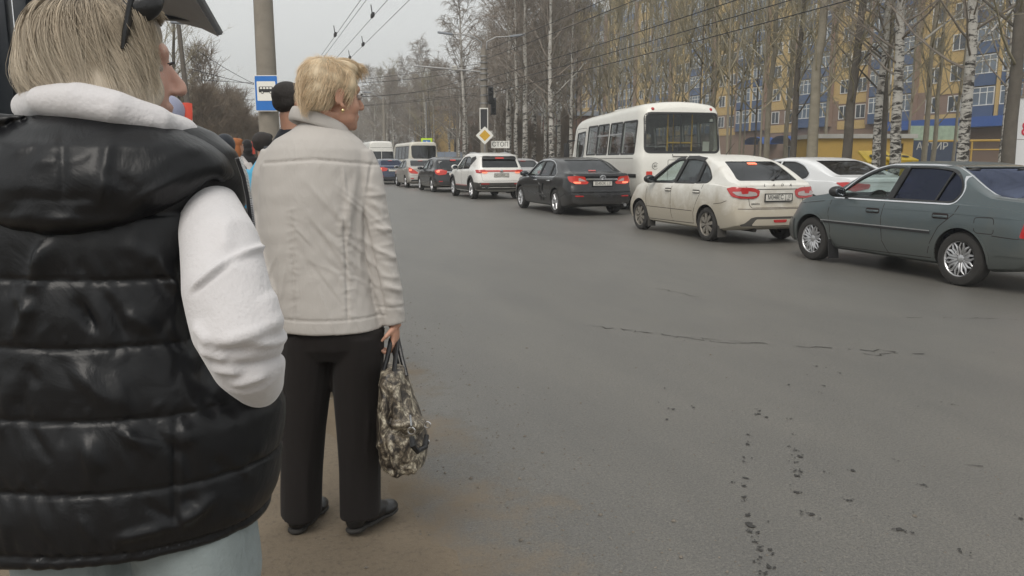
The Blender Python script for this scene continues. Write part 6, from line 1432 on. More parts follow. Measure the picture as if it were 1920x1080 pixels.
# ---- older woman in the beige jacket
def woman_beige():
    F = Fr(620, 2.80, .026); L = F.L; r = F.root('person', 'woman with short blond hair in beige jacket and black trousers holding a snakeskin-print bag')
    fd = Vector((.76, .65, -.03)); hc = L(624, 180)
    b = MB(); B, P = add_head(b, hc, fd, .99, neck=L(600, 262, 2.80))
    b.rings([F.ring(*q) for q in ((255, 575, 640, .05), (275, 525, 665, .09), (330, 500, 685, .11), (450, 510, 680, .11), (560, 535, 690, .10), (620, 560, 690, .08))], 24)
    for px, hw in ((572, 30), (674, 30)): b.tube([L(px*.7+621*.3, 600), L(px, 700), L(px, 800), L(px, 930)], [.05, .055, .045, .035], 12)
    b.tube([L(682, 310), L(706, 420), L(728, 530), L(739, 600)], [.045, .04, .034, .027], 12); b.tube([L(520, 300), L(502, 330), L(493, 400, 2.82), L(495, 480, 2.78), L(505, 540, 2.76), L(520, 590, 2.9)], [.035, .034, .03, .028, .026, .024], 12)
    add_hand(b, L(740, 604), L(741, 660)-L(740, 604), (-1, .15, 0), 1.25, .92); add_hand(b, L(522, 596, 2.92), (0.2, .3, -1), (1, 0, 0), .6, .9, True)
    body = link('body', remesh(b, .0045, 9), MAT['skin'], r); add_eyes(r, P, .97)
    # jacket
    j = MB(); j.rings([F.ring(*q) for q in ((232, 562, 640, .062), (246, 545, 656, .085), (262, 516, 676, .105), (280, 500, 690, .118), (310, 488, 696, .130), (360, 485, 694, .138), (430, 486, 690, .140), (500, 494, 694, .138), (550, 506, 702, .142), (590, 516, 712, .148), (614, 520, 717, .150))], 40)
    j.tube([L(668, 292), L(686, 330), L(699, 400), L(714, 480), L(728, 550), L(737, 607)], [.060, .060, .056, .055, .052, .045], 18); j.tube([L(520, 292), L(502, 330), L(493, 400, 2.82), L(495, 480, 2.76), L(505, 540, 2.72), L(515, 600, 2.9)], [.058, .055, .046, .046, .045, .042], 18)
    me = remesh(j, .0058, 5); V = get_v(me); N = get_n(me); px, py = F.px(V); near = smoothstep(.02, -.03, V[:, 1]); R = random.Random(3); D = np.zeros(len(V))
    def seg(a, c, w_, amp, tp=.35):
        nonlocal D
        A, C_ = F.L(*a, 2.67), F.L(*c, 2.67); P2 = np.stack([V[:, 0], np.zeros(len(V)), V[:, 2]], 1); D += near*fold_seg(P2, (A.x, 0, A.z), (C_.x, 0, C_.z), w_, amp, tp)
    for i in range(34):
        x = R.uniform(510, 660); y = R.uniform(315, 500); ln = R.uniform(60, 170); a = math.radians(R.gauss(58, 9) if x > 540 else R.gauss(95, 10)); seg((x, y), (x+ln*math.cos(a), y+ln*math.sin(a)), R.uniform(.005, .011), R.choice((1, 1, -1))*R.uniform(.0015, .0042))
    for i in range(12):
        x = R.uniform(640, 688); y = R.uniform(305, 420); seg((x, y), (x-R.uniform(-10, 20), y+R.uniform(60, 150)), R.uniform(.005, .009), R.uniform(.003, .006))
    for i in range(26):   # sleeve gathers
        y = R.uniform(330, 590); xc = 690+(y-330)*.18; a = math.radians(R.gauss(25, 22)); ln = R.uniform(16, 34); seg((xc-ln*math.cos(a), y-ln*math.sin(a)), (xc+ln*math.cos(a), y+ln*math.sin(a)), R.uniform(.005, .010), R.uniform(.002, .0045))
    for x0, x1 in ((548, 552), (640, 652)):   # princess seams with puckers
        seg((x0, 400), (x1, 608), .004, -.006, .1)
        for i in range(16): y = 395+i*13+R.uniform(-4, 4); x = x0+(x1-x0)*(y-400)/208; seg((x-R.uniform(8, 16), y+R.uniform(-5, 8)), (x+R.uniform(8, 18), y+R.uniform(-8, 8)), .004, .0016)
    seg((482, 306), (590, 299), .004, -.006, .02); seg((590, 299), (700, 309), .004, -.006, .02); seg((515, 601), (720, 601), .003, -.004, .05); seg((700, 585), (764, 585), .003, -.004, .05)
    seg((672, 400), (714, 600), .009, -.012, .2); seg((690, 300), (672, 420), .005, -.006, .2)
    D += .0009*wnoise(V, 60, 3)*smoothstep(240, 320, py)
    set_v(me, V+N*D[:, None]); jk = link('jacket', me, MAT['beige'], r)
    # collar: folded band standing round the neck, lower towards the throat
    c = MB(); n = 40; rows = []
    for k, (ra, dz, dr) in enumerate(((1.0, 0, .012), (.98, .030, .008), (.93, .052, .0), (.86, .052, 0), (.86, .0, 0))):
        rr = []
        for i in range(n):
            th = 2*math.pi*i/n; ctr = L(600, 246); rr.append(Vector((ctr.x+(.098+dr)*ra*math.cos(th), .078*ra*math.sin(th)+.0, ctr.z+dz-.030*math.cos(th)-.016*math.sin(th))))
        rows.append(rr)
    Vc = [v for q in rows for v in q]; Fc = [(a*n+i, a*n+(i+1) % n, ((a+1) % 5)*n+(i+1) % n, ((a+1) % 5)*n+i) for a in range(5) for i in range(n)]
    cm = mesh_from(Vc, Fc, 'collar'); cm = evaluate(cm, [('SUBSURF', dict(levels=1, render_levels=1))]); link('collar', cm, MAT['beige'], jk)
    # trousers
    t = MB(); t.rings([F.ring(*q) for q in ((590, 535, 706, .125), (620, 531, 722, .132), (645, 536, 716, .125), (668, 560, 700, .095))], 28)
    t.tube([L(578, 625), L(578, 665), L(575, 720), L(569, 800), L(567, 880), L(565, 965, 2.80)], [(.088, .115), (.092, .108), (.089, .095), (.083, .088), (.077, .084), (.073, .088)], 20); t.tube([L(672, 625), L(672, 665), L(671, 720), L(673, 800), L(675, 880), L(677, 962, 2.80)], [(.092, .115), (.094, .108), (.090, .095), (.083, .088), (.077, .084), (.074, .090)], 20)
    me = remesh(t, .007, 4); V = get_v(me); N = get_n(me); D = .0042*wnoise(V*np.array([1, 1, .3]), 38, 7)
    px, py = F.px(V)
    for i in range(14):
        s_ = R.choice((0, 1)); x = (572, 674)[s_]+R.uniform(-25, 25); y = R.uniform(640, 900); D += fold_seg(V, L(x, y, 2.73), L(x+R.uniform(-12, 12), y+R.uniform(60, 140), 2.73), .010, R.uniform(.003, .006))
    set_v(me, V+N*D[:, None]); link('trousers', me, MAT['trousers'], r)
    for (px_, py_, ang) in ((558, 972, .20), (668, 978, .55)):
        h = L(px_, py_, 2.77); h.z = .0; f = Vector((math.sin(ang), math.cos(ang), 0)); s = MB(); R3 = basis(f)
        s.ell(h+Vector((0, 0, .048)), (.036, .045, .042), R3); s.ell(h+f*.09+Vector((0, 0, .042)), (.037, .085, .040), R3); s.ell(h+f*.165+Vector((0, 0, .030)), (.042, .062, .028), R3)
        o = link('shoe', remesh(s, .006, 4), MAT['leather'], r); so = MB(); so.ell(h+Vector((0, 0, .014)), (.037, .047, .016), R3); so.ell(h+f*.085+Vector((0, 0, .012)), (.037, .10, .013), R3); so.ell(h+f*.165+Vector((0, 0, .012)), (.043, .064, .013), R3); link('sole', remesh(so, .006, 2), MAT['rubber'], o)
    # earring
    e = MB(); e.ell(P(.081, -.006, -.054), (.006, .006, .007)); e.build('earring', MAT['gold'], r)
    # hair: cap plus strands, a quiff over the forehead
    h = MB(); Q = lambda x, y, z: P(x, y, z)
    h.ell(Q(0, -.030, .046), (.086, .096, .082), B, 24, 16); h.ell(Q(0, -.060, .010), (.080, .066, .074), B, 20, 14); h.ell(Q(0, -.088, -.018), (.060, .034, .042), B); h.ell(Q(0, .040, .090), (.066, .060, .042), B); h.ell(Q(.0, .080, .100), (.046, .038, .020), B)
    for s_ in (-1, 1): h.ell(Q(.060*s_, .012, .040), (.025, .050, .050), B); h.ell(Q(.066*s_, .030, .008), (.012, .018, .026), B)
    hm = remesh(h, .006, 3); Vh = get_v(hm); Nh = get_n(hm); set_v(hm, Vh+Nh*(.0035*wnoise(Vh, 75, 6))[:, None]); c0 = np.array((.66, .535, .365)); paint_verts(hm, np.clip(c0*(.72+.2*wnoise(Vh, 90, 2))[:, None], .05, 1)); hair = link('hair', hm, MAT['hair_strand'], r)
    rng = random.Random(8); nr = np.random.RandomState(8); BB = np.array(B); fw, upv = BB[:, 1], BB[:, 2]; hq = np.array(tuple(Q(0, 0, 0)))
    idx = nr.choice(len(Vh), 7500); out = []; oc = []
    for i in idx:
        p, n_ = Vh[i], Nh[i]; loc = (p-hq) @ BB
        if n_[2] < -.55 or loc[2] < -.062: continue
        crown = np.clip((loc[2]-.05)/.06, 0, 1); front = np.clip((loc[1]-.0)/.06, 0, 1)
        flow = (-upv*(1-crown)*1.0 + fw*(.9*front*crown-.55*(1-front)*(1-crown)) + upv*.25*crown)
        flow = flow+nr.normal(0, .15, 3)+.9*np.sin(p*45+np.array([0, 2, 4]))*.4; d = flow-n_*np.dot(flow, n_)*.8+n_*nr.uniform(.06, .40); d /= np.linalg.norm(d)+1e-9
        ln = nr.uniform(.016, .040); g = -upv*.55+flow*.3; q = [tuple(p-n_*.003+d*(ln*t)+g*(ln*.45*t*t)-n_*(.25*ln*t*t)) for t in np.linspace(0, 1, 6)]
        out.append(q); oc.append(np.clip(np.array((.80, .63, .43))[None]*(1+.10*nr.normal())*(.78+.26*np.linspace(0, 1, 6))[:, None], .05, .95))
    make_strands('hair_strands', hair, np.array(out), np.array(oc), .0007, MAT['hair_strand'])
    return F
FB = woman_beige()

# ---- her bag
def snake_mat():
    m, nt, b = newmat('snake_print'); v = coords(nt, scale=(1, 1, .8), rot=(0, .5, .4)); big = noise(nt, v, 24, 5, .68, .9); vo = _n(nt, 'TexVoronoi', Scale=120.0); nt.links.new(v, vo.inputs['Vector'])
    c = mixc(nt, ramp(nt, big, .43, .51), (.025, .02, .017), (.21, .175, .13)); c = mixc(nt, ramp(nt, big, .53, .60), c, (.60, .54, .42))
    c = mixc(nt, ramp(nt, vo.outputs['Distance'], .30, .7, (0, 0, 0), (.6,)*3), c, (.035, .028, .022)); nt.links.new(c, b.inputs['Base Color']); b.inputs['Roughness'].default_value = .42; bump(nt, b, vo.outputs['Distance'], .3, .003); return m
def handbag(F):
    L = F.L; o0 = L(755, 868, 2.72); r = empty('handbag', cam2world(F.o.x+o0.x, F.o.y+o0.y, F.zg+o0.z), -YAW, 'snakeskin-print slouchy handbag with black handles in the woman\'s hand', 'handbag')
    def K(px, py, d=2.72): return L(px, py, d)-o0
    def rg(py, xl, xr, ry, dd=0): a, b = K(xl, py), K(xr, py); return ((a.x+b.x)/2, dd, a.z, abs(b.x-a.x)/2, ry)
    m = MB(); m.rings([rg(*q) for q in ((688, 716, 756, .09), (712, 714, 764, .115), (745, 712, 774, .13), (785, 709, 789, .14), (820, 710, 800, .145), (848, 713, 801, .14), (862, 716, 799, .13), (869, 722, 790, .11))], 32, 2.6)
    me = remesh(m, .006, 3); V = get_v(me); N = get_n(me); D = np.zeros(len(V)); R = random.Random(4)
    def seg(a, c, w_, amp, tp=.3):
        nonlocal D
        A, C_ = K(*a), K(*c); P2 = np.stack([V[:, 0], np.zeros(len(V)), V[:, 2]], 1); D += smoothstep(.04, -.04, V[:, 1])*fold_seg(P2, (A.x, 0, A.z), (C_.x, 0, C_.z), w_, amp, tp)
    seg((738, 770), (775, 775), .010, .022); seg((770, 772), (800, 800), .012, .026); seg((740, 700), (742, 790), .008, -.020); seg((742, 790), (755, 868), .010, .020); seg((735, 690), (728, 850), .012, .014); seg((760, 700), (772, 765), .007, -.016); seg((745, 782), (790, 800), .010, -.024)
    for i in range(26): x, y = R.uniform(712, 790), R.uniform(695, 860); a = R.uniform(0, 3.14); ln = R.uniform(15, 45); seg((x, y), (x+ln*math.cos(a), y+ln*math.sin(a)), R.uniform(.004, .008), R.choice((1, -1))*R.uniform(.004, .010))
    set_v(me, V+N*D[:, None]); link('bag_body', me, snake_mat(), r)
    hp = K(739, 640, 2.80)
    for (a, c, dd) in (((716, 700), (737, 705), -.06), ((749, 692), (762, 697), .04)):
        A, C_ = K(a[0], a[1]+8, 2.72+dd), K(c[0], c[1]+8, 2.72+dd-.03); h = MB(); h.tube([A, A.lerp(hp, .5)+Vector((-.004, 0, .0)), hp+Vector((-.008, -.02, .012)), hp+Vector((.004, .0, .020)), hp+Vector((.010, .015, .010)), C_.lerp(hp, .5)+Vector((.006, 0, 0)), C_], .0085, 10); h.build('handle', MAT['leather'], r)
    def ringpart(px, py, rad, d=2.56):
        c = K(px, py, d); t = MB(); t.tube([c+Vector((rad*math.cos(6.283*i/18), 0, rad*math.sin(6.283*i/18))) for i in range(18)], .0028, 6, closed=True); t.build('metal_ring', MAT['chrome'], r)
    ringpart(771, 808, .012); ringpart(801, 797, .011, 2.62); ringpart(799, 829, .010, 2.62)
    t = MB(); t.tube([K(769, 778, 2.57), K(771, 798, 2.56)], .004, 6); t.build('clasp', MAT['chrome'], r)
    t = MB(); t.tube([K(772, 818, 2.56), K(774, 835, 2.55), K(783, 846, 2.56), K(797, 838, 2.60), K(800, 815, 2.62)], [.009, .012, .010, .011, .008], 8); t.build('strap', MAT['leather'], r)
handbag(FB)

# ---- woman in the black padded vest, nearest at the left
def woman_vest():
    F = Fr(200, 1.50, .03); L = F.L; r = F.root('person', 'woman with blond bob, sunglasses on head, black padded vest over white hoodie, nearest at left')
    fd = Vector((.87, .49, -.03)); hc = L(206, 124, 1.48)
    b = MB(); B, P = add_head(b, hc, fd, 1.05, neck=L(195, 262, 1.49))
    b.rings([F.ring(*q) for q in ((240, 130, 300, .08), (300, 40, 370, .10), (450, 20, 370, .12), (650, -20, 420, .15), (900, -30, 440, .16))], 24)
    b.tube([L(370, 350, 1.48), L(405, 400, 1.42), L(425, 520, 1.33), L(444, 620, 1.28), L(470, 700, 1.35), L(472, 740, 1.49)], [.03, .03, .03, .03, .027, .025], 12); add_hand(b, L(470, 745, 1.50), (-.5, .7, -.4), (-.9, 0, .1), .5, .9)
    b.tube([L(-20, 370, 1.46), L(-60, 560, 1.45), L(-40, 720, 1.6)], [.05, .045, .03], 12); add_hand(b, L(-40, 720, 1.6), (.3, .9, -.2), (.9, 0, .1), .5, .95, True)
    for px_ in (150, 365): b.tube([L(px_, 900, 1.48), L(px_, 1080, 1.47), Vector((L(px_, 1080, 1.47).x, -.02, .06))], [.08, .06, .04], 12)
    link('body', remesh(b, .0045, 7), MAT['skin_pale'], r); add_eyes(r, P, 1.0, white=False)
    # vest
    v = MB(); v.rings([F.ring(*q) for q in ((212, 120, 300, .090, -.01), (228, 66, 338, .125, -.01), (250, 0, 392, .150), (285, -46, 432, .172), (335, -74, 452, .188), (420, -88, 458, .200), (520, -95, 460, .210), (620, -100, 474, .220), (700, -103, 507, .226), (760, -105, 526, .230), (850, -105, 522, .234), (920, -102, 510, .236), (950, -100, 501, .235), (958, -97, 496, .230))], 56)
    me = remesh(v, .0056, 5); V = get_v(me); N = get_n(me); px, py = F.px(V); z = V[:, 2]
    seams = [F.zat(q, 1.285) for q in (400, 528, 655, 788, 922)]+[F.zat(1050, 1.262)]
    dz = np.min(np.abs(z[:, None]+.004*np.sin(V[:, 0]*9)[:, None]-np.array(seams)[None]), axis=1)
    bul = 1-np.exp(-(dz/.030)**1.1); D = .0062*bul-.0055*np.exp(-(dz/.0032)**2)
    pk = np.exp(-(dz/.030)**2); D += pk*.0020*np.sin(V[:, 0]*120+6*np.sin(V[:, 0]*17+z*9)+z*40)*(.4+.6*np.abs(np.sin(V[:, 0]*23+z*3)))
    D += .0030*wnoise(V*np.array([1, 1, 1.4]), 15, 5)*bul + .0009*wnoise(V, 42, 11)*bul
    nearf = smoothstep(.05, -.05, V[:, 1]); R = random.Random(12); P2 = np.stack([V[:, 0], np.zeros(len(V)), V[:, 2]], 1)
    def seg(a, c, w_, amp, tp=.35, d=1.28):
        nonlocal D
        A, C_ = L(a[0], a[1], d), L(c[0], c[1], d); D += nearf*fold_seg(P2, (A.x, 0, A.z), (C_.x, 0, C_.z), w_, amp, tp)
    for i in range(42):
        x, y = R.uniform(0, 330), R.choice((445, 470, 545, 570, 670, 690, 800, 830, 940)); y += R.uniform(-10, 30); a = math.radians(R.gauss(62, 22)); ln = R.uniform(40, 110); seg((x, y), (x+ln*math.cos(a), y+ln*math.sin(a)), R.uniform(.006, .016), R.choice((1, 1, -1))*R.uniform(.003, .007))
    for a, c, w_, am in (((85, 450), (45, 560), .014, .012), ((250, 470), (330, 610), .012, .012), ((140, 690), (215, 770), .016, .012), ((60, 560), (30, 640), .010, .010), ((300, 420), (345, 520), .014, .012), ((180, 545), (225, 650), .010, -.010), ((310, 780), (312, 1045), .005, -.008), ((305, 1010), (370, 960), .012, .012), ((210, 1010), (300, 1000), .010, .010), ((330, 600), (345, 700), .012, .010), ((480, 800), (520, 790), .006, -.008), ((470, 770), (530, 745), .008, .010)): seg(a, c, w_, am)
    for q in (528, 655, 788, 922, 1046):   # puckers along the stitching
        x = -10
        while x < 440:
            x += R.uniform(7, 26); up = R.random() < .6; ln = R.uniform(14, 46)*(1 if up else .8); yy = q+(2 if not up else -2); seg((x, yy), (x+R.gauss(0, ln*.35), yy+(ln if not up else -ln)), R.uniform(.0030, .0060), R.choice((1, -1))*R.uniform(.0012, .0034), .5, 1.27)
    # armhole edge
    arm = smoothstep(0, 1, 1-np.clip(np.hypot((px-418)/88, (py-560)/215), 0, 2)+.15); D -= .05*arm*nearf*(px > 330)
    set_v(me, V+N*D[:, None]); vest = link('vest', me, MAT['vest'], r); bv = bvh_of(me)
    # hood lying on the back: pillow laid on the vest
    hood = round_poly([(-40, 205), (60, 216), (150, 216), (240, 216), (300, 227), (345, 243), (390, 264), (428, 292), (446, 330), (420, 345), (396, 338), (350, 374), (300, 400), (230, 425), (150, 441), (80, 442), (20, 432), (-40, 412)], 14)
    Pp, T = fill_poly(hood, 9.0); hv = []; bd = np.array(hood); inner = []
    camo = Vector((0, 0, CAMH))-F.o
    for (x, y) in Pp:
        q = L(x, y, 1.5); d = (q-camo).normalized(); h = bv.ray_cast(camo, d); p = h[0] if h[0] is not None else camo+d*(1.36/max(d.y, .1))
        # distance to the outline, in pixels
        e = 1e9
        for i in range(len(hood)):
            a, c = Vector(hood[i]), Vector(hood[(i+1) % len(hood)]); ab = c-a; t = min(max((Vector((x, y))-a).dot(ab)/max(ab.length_squared, 1e-9), 0), 1); e = min(e, (a+ab*t-Vector((x, y))).length)
        hv.append((p, d, e))
    ys = np.array([q[1] for q in Pp]); xs_ = np.array([q[0] for q in Pp]); base = np.array([tuple(q[0]) for q in hv]); dirs = np.array([tuple(q[1]) for q in hv]); e = np.array([q[2] for q in hv])
    # relax the base so that quilt seams do not print through
    prof = .034*np.sqrt(np.clip(1-(1-np.clip(e/34, 0, 1))**2, 0, 1))+.012*smoothstep(0, 90, e)
    prof *= .55+.45*smoothstep(210, 330, ys)
    prof += .010*np.exp(-((ys-265-.02*xs_)/14)**2)*smoothstep(0, 25, e)
    def hs(a, c, w_, am):
        nonlocal prof
        a, c = np.array(a, float), np.array(c, float); d = c-a; Ln = np.linalg.norm(d); d /= Ln; q = np.stack([xs_, ys], 1)-a; t = q @ d; dist = np.linalg.norm(q-np.outer(t, d), axis=1); prof = prof+am*np.exp(-(dist/w_)**2)*smoothstep(-.1*Ln, .2*Ln, t)*smoothstep(1.1*Ln, .8*Ln, t)*smoothstep(0, 12, e)
    for a, c, w_, am in (((115, 240), (118, 370), 4, -.012), ((0, 370), (180, 372), 5, -.010), ((205, 250), (190, 380), 8, .010), ((60, 300), (110, 300), 8, .008), ((115, 300), (170, 292), 8, .008), ((240, 216), (310, 250), 7, .009), ((310, 240), (450, 330), 9, .010), ((0, 250), (200, 262), 5, -.009), ((30, 400), (140, 412), 9, .008), ((300, 300), (395, 270), 8, .007), ((20, 285), (60, 275), 6, .007), ((190, 320), (250, 350), 9, -.008), ((250, 380), (340, 330), 9, .008)): hs(a, c, w_, am)
    prof += smoothstep(5, 30, e)*.0020*np.sin(xs_*.045+2*np.sin(ys*.03))*np.sin(ys*.05+xs_*.02)
    top = base-dirs*(prof+.004)[:, None]; bot = base+dirs*.010; n = len(top); Fh = list(T)+[tuple(n+i for i in reversed(t)) for t in T]
    from collections import Counter
    ed = Counter((a, c) for t in T for a, c in ((t[0], t[1]), (t[1], t[2]), (t[2], t[0])))
    for (a, c) in ed:
        if (c, a) not in ed: Fh.append((c, a, n+a, n+c))
    hm = mesh_from(list(top)+list(bot), Fh, 'hood'); hm = evaluate(hm, [('SMOOTH', dict(iterations=3, factor=.5)), ('SUBSURF', dict(levels=1, render_levels=1))]); link('hood', hm, MAT['vest'], vest)
    # zip edge at the right front
    zp = MB(); pts = [L(446, 296, 1.42), L(458, 330, 1.43), L(466, 370, 1.44), L(472, 420, 1.45), L(475, 470, 1.45)]
    zp.tube(pts, [.006]*5, 6); z0 = zp.build('zip_tape', MAT['vest_in'], vest)
    zt_ = MB()
    for i in range(60):
        t = i/60*4; k = int(t); q = pts[k].lerp(pts[k+1], t-k); zt_.box(q+Vector((.006, -.003, 0)), (.005, .003, .0016))
    tag(zt_.build('zip_teeth', MAT['chrome'], z0, smooth=False), kind='stuff')
    # white hoodie: sleeve, collar roll
    s = MB(); s.tube([L(392, 372, 1.50), L(398, 405, 1.43), L(414, 460, 1.355), L(424, 540, 1.30), L(444, 620, 1.268), L(466, 682, 1.30), L(484, 716, 1.39), L(490, 732, 1.50)], [.045, .058, .066, .070, .070, .060, .046, .034], 26)
    me = remesh(s, .0048, 5); V = get_v(me); N = get_n(me); D = .0016*wnoise(V, 28, 9); P2 = V
    def sg(a, c, w_, am, d=1.22):
        nonlocal D
        A, C_ = L(*a, d), L(*c, d); q = np.stack([V[:, 0], np.zeros(len(V)), V[:, 2]], 1); D += smoothstep(.05-.0, -.1, V[:, 1]+.10)*fold_seg(q, (A.x, 0, A.z), (C_.x, 0, C_.z), w_, am, .3)
    for a, c, w_, am in (((350, 548), (415, 490), .005, .010), ((415, 490), (482, 466), .005, .010), ((352, 556), (418, 498), .004, -.006), ((372, 655), (430, 668), .010, .011), ((385, 690), (450, 700), .009, .011), ((420, 728), (490, 712), .009, .010), ((500, 600), (528, 660), .009, .009), ((470, 640), (535, 668), .008, .008), ((360, 610), (400, 640), .010, .008), ((430, 690), (520, 690), .008, -.008), ((395, 660), (470, 655), .008, -.007), ((480, 560), (505, 610), .010, .006), ((380, 420), (400, 480), .012, .006), ((420, 640), (500, 620), .010, .006)): sg(a, c, w_, am)
    set_v(me, V+N*D[:, None]); hd = link('hoodie', me, MAT['fleece'], r)
    c = MB()
    loop = [(62, 200, 1.47), (90, 190, 1.395), (150, 190, 1.36), (220, 205, 1.365), (290, 228, 1.40), (338, 250, 1.47), (340, 255, 1.56), (280, 245, 1.63), (180, 225, 1.64), (90, 205, 1.57)]
    c.tube([L(*q) for q in loop], [(.030, .036)]*10, 16, closed=True)
    loop2 = [(72, 168, 1.48), (98, 170, 1.42), (155, 176, 1.395), (220, 194, 1.40), (282, 220, 1.43), (320, 238, 1.48), (318, 240, 1.55), (270, 232, 1.60), (180, 208, 1.61), (100, 178, 1.56)]
    c.tube([L(*q) for q in loop2], [(.024, .028), (.024, .026), (.022, .028), (.022, .028), (.020, .026), (.018, .024), (.018, .024), (.02, .026), (.022, .026), (.022, .026)], 16, closed=True)
    me = remesh(c, .005, 5); V = get_v(me); N = get_n(me); D = .0022*wnoise(V, 34, 4)
    A, C_ = L(110, 150, 1.35), L(116, 210, 1.33)
    for a, q, am in (((128, 152, 1.37), (132, 180, 1.35), -.006), ((80, 190, 1.38), (200, 196, 1.33), -.006), ((60, 195, 1.42), (150, 182, 1.35), .005), ((180, 190, 1.35), (300, 235, 1.37), .005)): D += fold_seg(V, L(*a), L(*q), .006, am)
    set_v(me, V+N*D[:, None]); link('hoodie_hood', me, MAT['fleece'], hd)
    # jeans and shoes
    j = MB(); j.rings([F.ring(*q) for q in ((880, 20, 440, .15), (940, 5, 465, .16), (985, 15, 465, .15))], 28)
    for px_, x2 in ((135, 150), (355, 378)):
        q = L(x2, 1080, 1.47); j.tube([L(px_, 940, 1.47), L(x2, 1080, 1.46), Vector((q.x, -.02, .35)), Vector((q.x, -.02, .04))], [(.120, .125), (.118, .12), (.085, .09), (.08, .085)], 20)
    me = remesh(j, .008, 4); V = get_v(me); N = get_n(me); set_v(me, V+N*(.004*wnoise(V*np.array([1, 1, .6]), 22, 2))[:, None]); link('jeans', me, MAT['denim'], r)
    for x2 in (130, 330):
        q = L(x2, 1080, 1.47); s = MB(); s.ell((q.x, .0, .05), (.04, .07, .045)); s.ell((q.x, .12, .038), (.045, .11, .035)); s.box((q.x, .06, .012), (.085, .27, .024), bev=.01); link('shoe', remesh(s, .008, 3), MAT['fleece'], r)
    # hair
    h = MB(); Q = P
    def EP(px_, py_, d, a, b_, c_): h.ell(L(px_, py_, d), (a, b_, c_), None, 24, 16)
    EP(180, 106, 1.478, .114, .110, .108); EP(146, 134, 1.475, .090, .098, .072); EP(202, 168, 1.452, .098, .078, .060); EP(246, 128, 1.446, .044, .060, .088); EP(110, 142, 1.47, .058, .080, .058); EP(266, 186, 1.452, .022, .034, .058); EP(240, 62, 1.47, .052, .082, .058)
    hm = remesh(h, .007, 5); Vh = get_v(hm); pz = np.clip((Vh[:, 2]-L(0, 215, 1.45).z)/(L(0, 0, 1.45).z-L(0, 215, 1.45).z), 0, 1)
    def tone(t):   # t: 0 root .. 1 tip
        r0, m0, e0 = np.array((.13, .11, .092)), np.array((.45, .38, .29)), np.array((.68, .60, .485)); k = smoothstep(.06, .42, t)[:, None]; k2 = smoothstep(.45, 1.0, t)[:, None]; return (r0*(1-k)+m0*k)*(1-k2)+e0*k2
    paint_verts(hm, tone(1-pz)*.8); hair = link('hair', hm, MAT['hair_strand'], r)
    rng = random.Random(21); cen = L(190, 108, 1.475)
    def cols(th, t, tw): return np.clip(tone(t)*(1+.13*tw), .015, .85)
    def skip(a, ph): return math.cos(a) > .72 and ph > .95
    def drift(th): return -.75*math.sin(th)*(.6+.4*abs(math.cos(th/2)))
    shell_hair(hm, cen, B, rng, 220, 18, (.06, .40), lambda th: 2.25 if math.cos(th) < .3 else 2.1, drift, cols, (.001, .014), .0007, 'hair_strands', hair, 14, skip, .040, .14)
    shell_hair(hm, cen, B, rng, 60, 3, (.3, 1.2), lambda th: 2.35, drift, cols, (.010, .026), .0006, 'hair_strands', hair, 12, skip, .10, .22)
    # sunglasses pushed up on the head
    bh = bvh_of(hm)
    def on(px_, py_, off):
        q = L(px_, py_, 1.5); d = (q-camo).normalized(); k = bh.ray_cast(camo, d); p = k[0] if k[0] else L(px_, py_, 1.44); return p-d*off
    g = MB(); g.tube([on(231, 92, .008), on(235, 70, .012), on(240, 40, .014), on(246, 12, .016), L(254, -8, 1.42)], [(.004, .006), (.005, .009), (.005, .011), (.005, .013), (.005, .013)], 8); gl = g.build('sunglasses', MAT['leather'], r)
    g = MB(); g.ell(L(262, 14, 1.43), (.018, .040, .026), basis((1, .3, .4))); g.ell(L(268, 6, 1.56), (.018, .040, .026), basis((1, .3, .4))); g.tube([L(240, -8, 1.42), L(258, -12, 1.48), L(262, -14, 1.55)], .006, 8); g.build('lens', MAT['leather'], gl)
    return F
woman_vest()

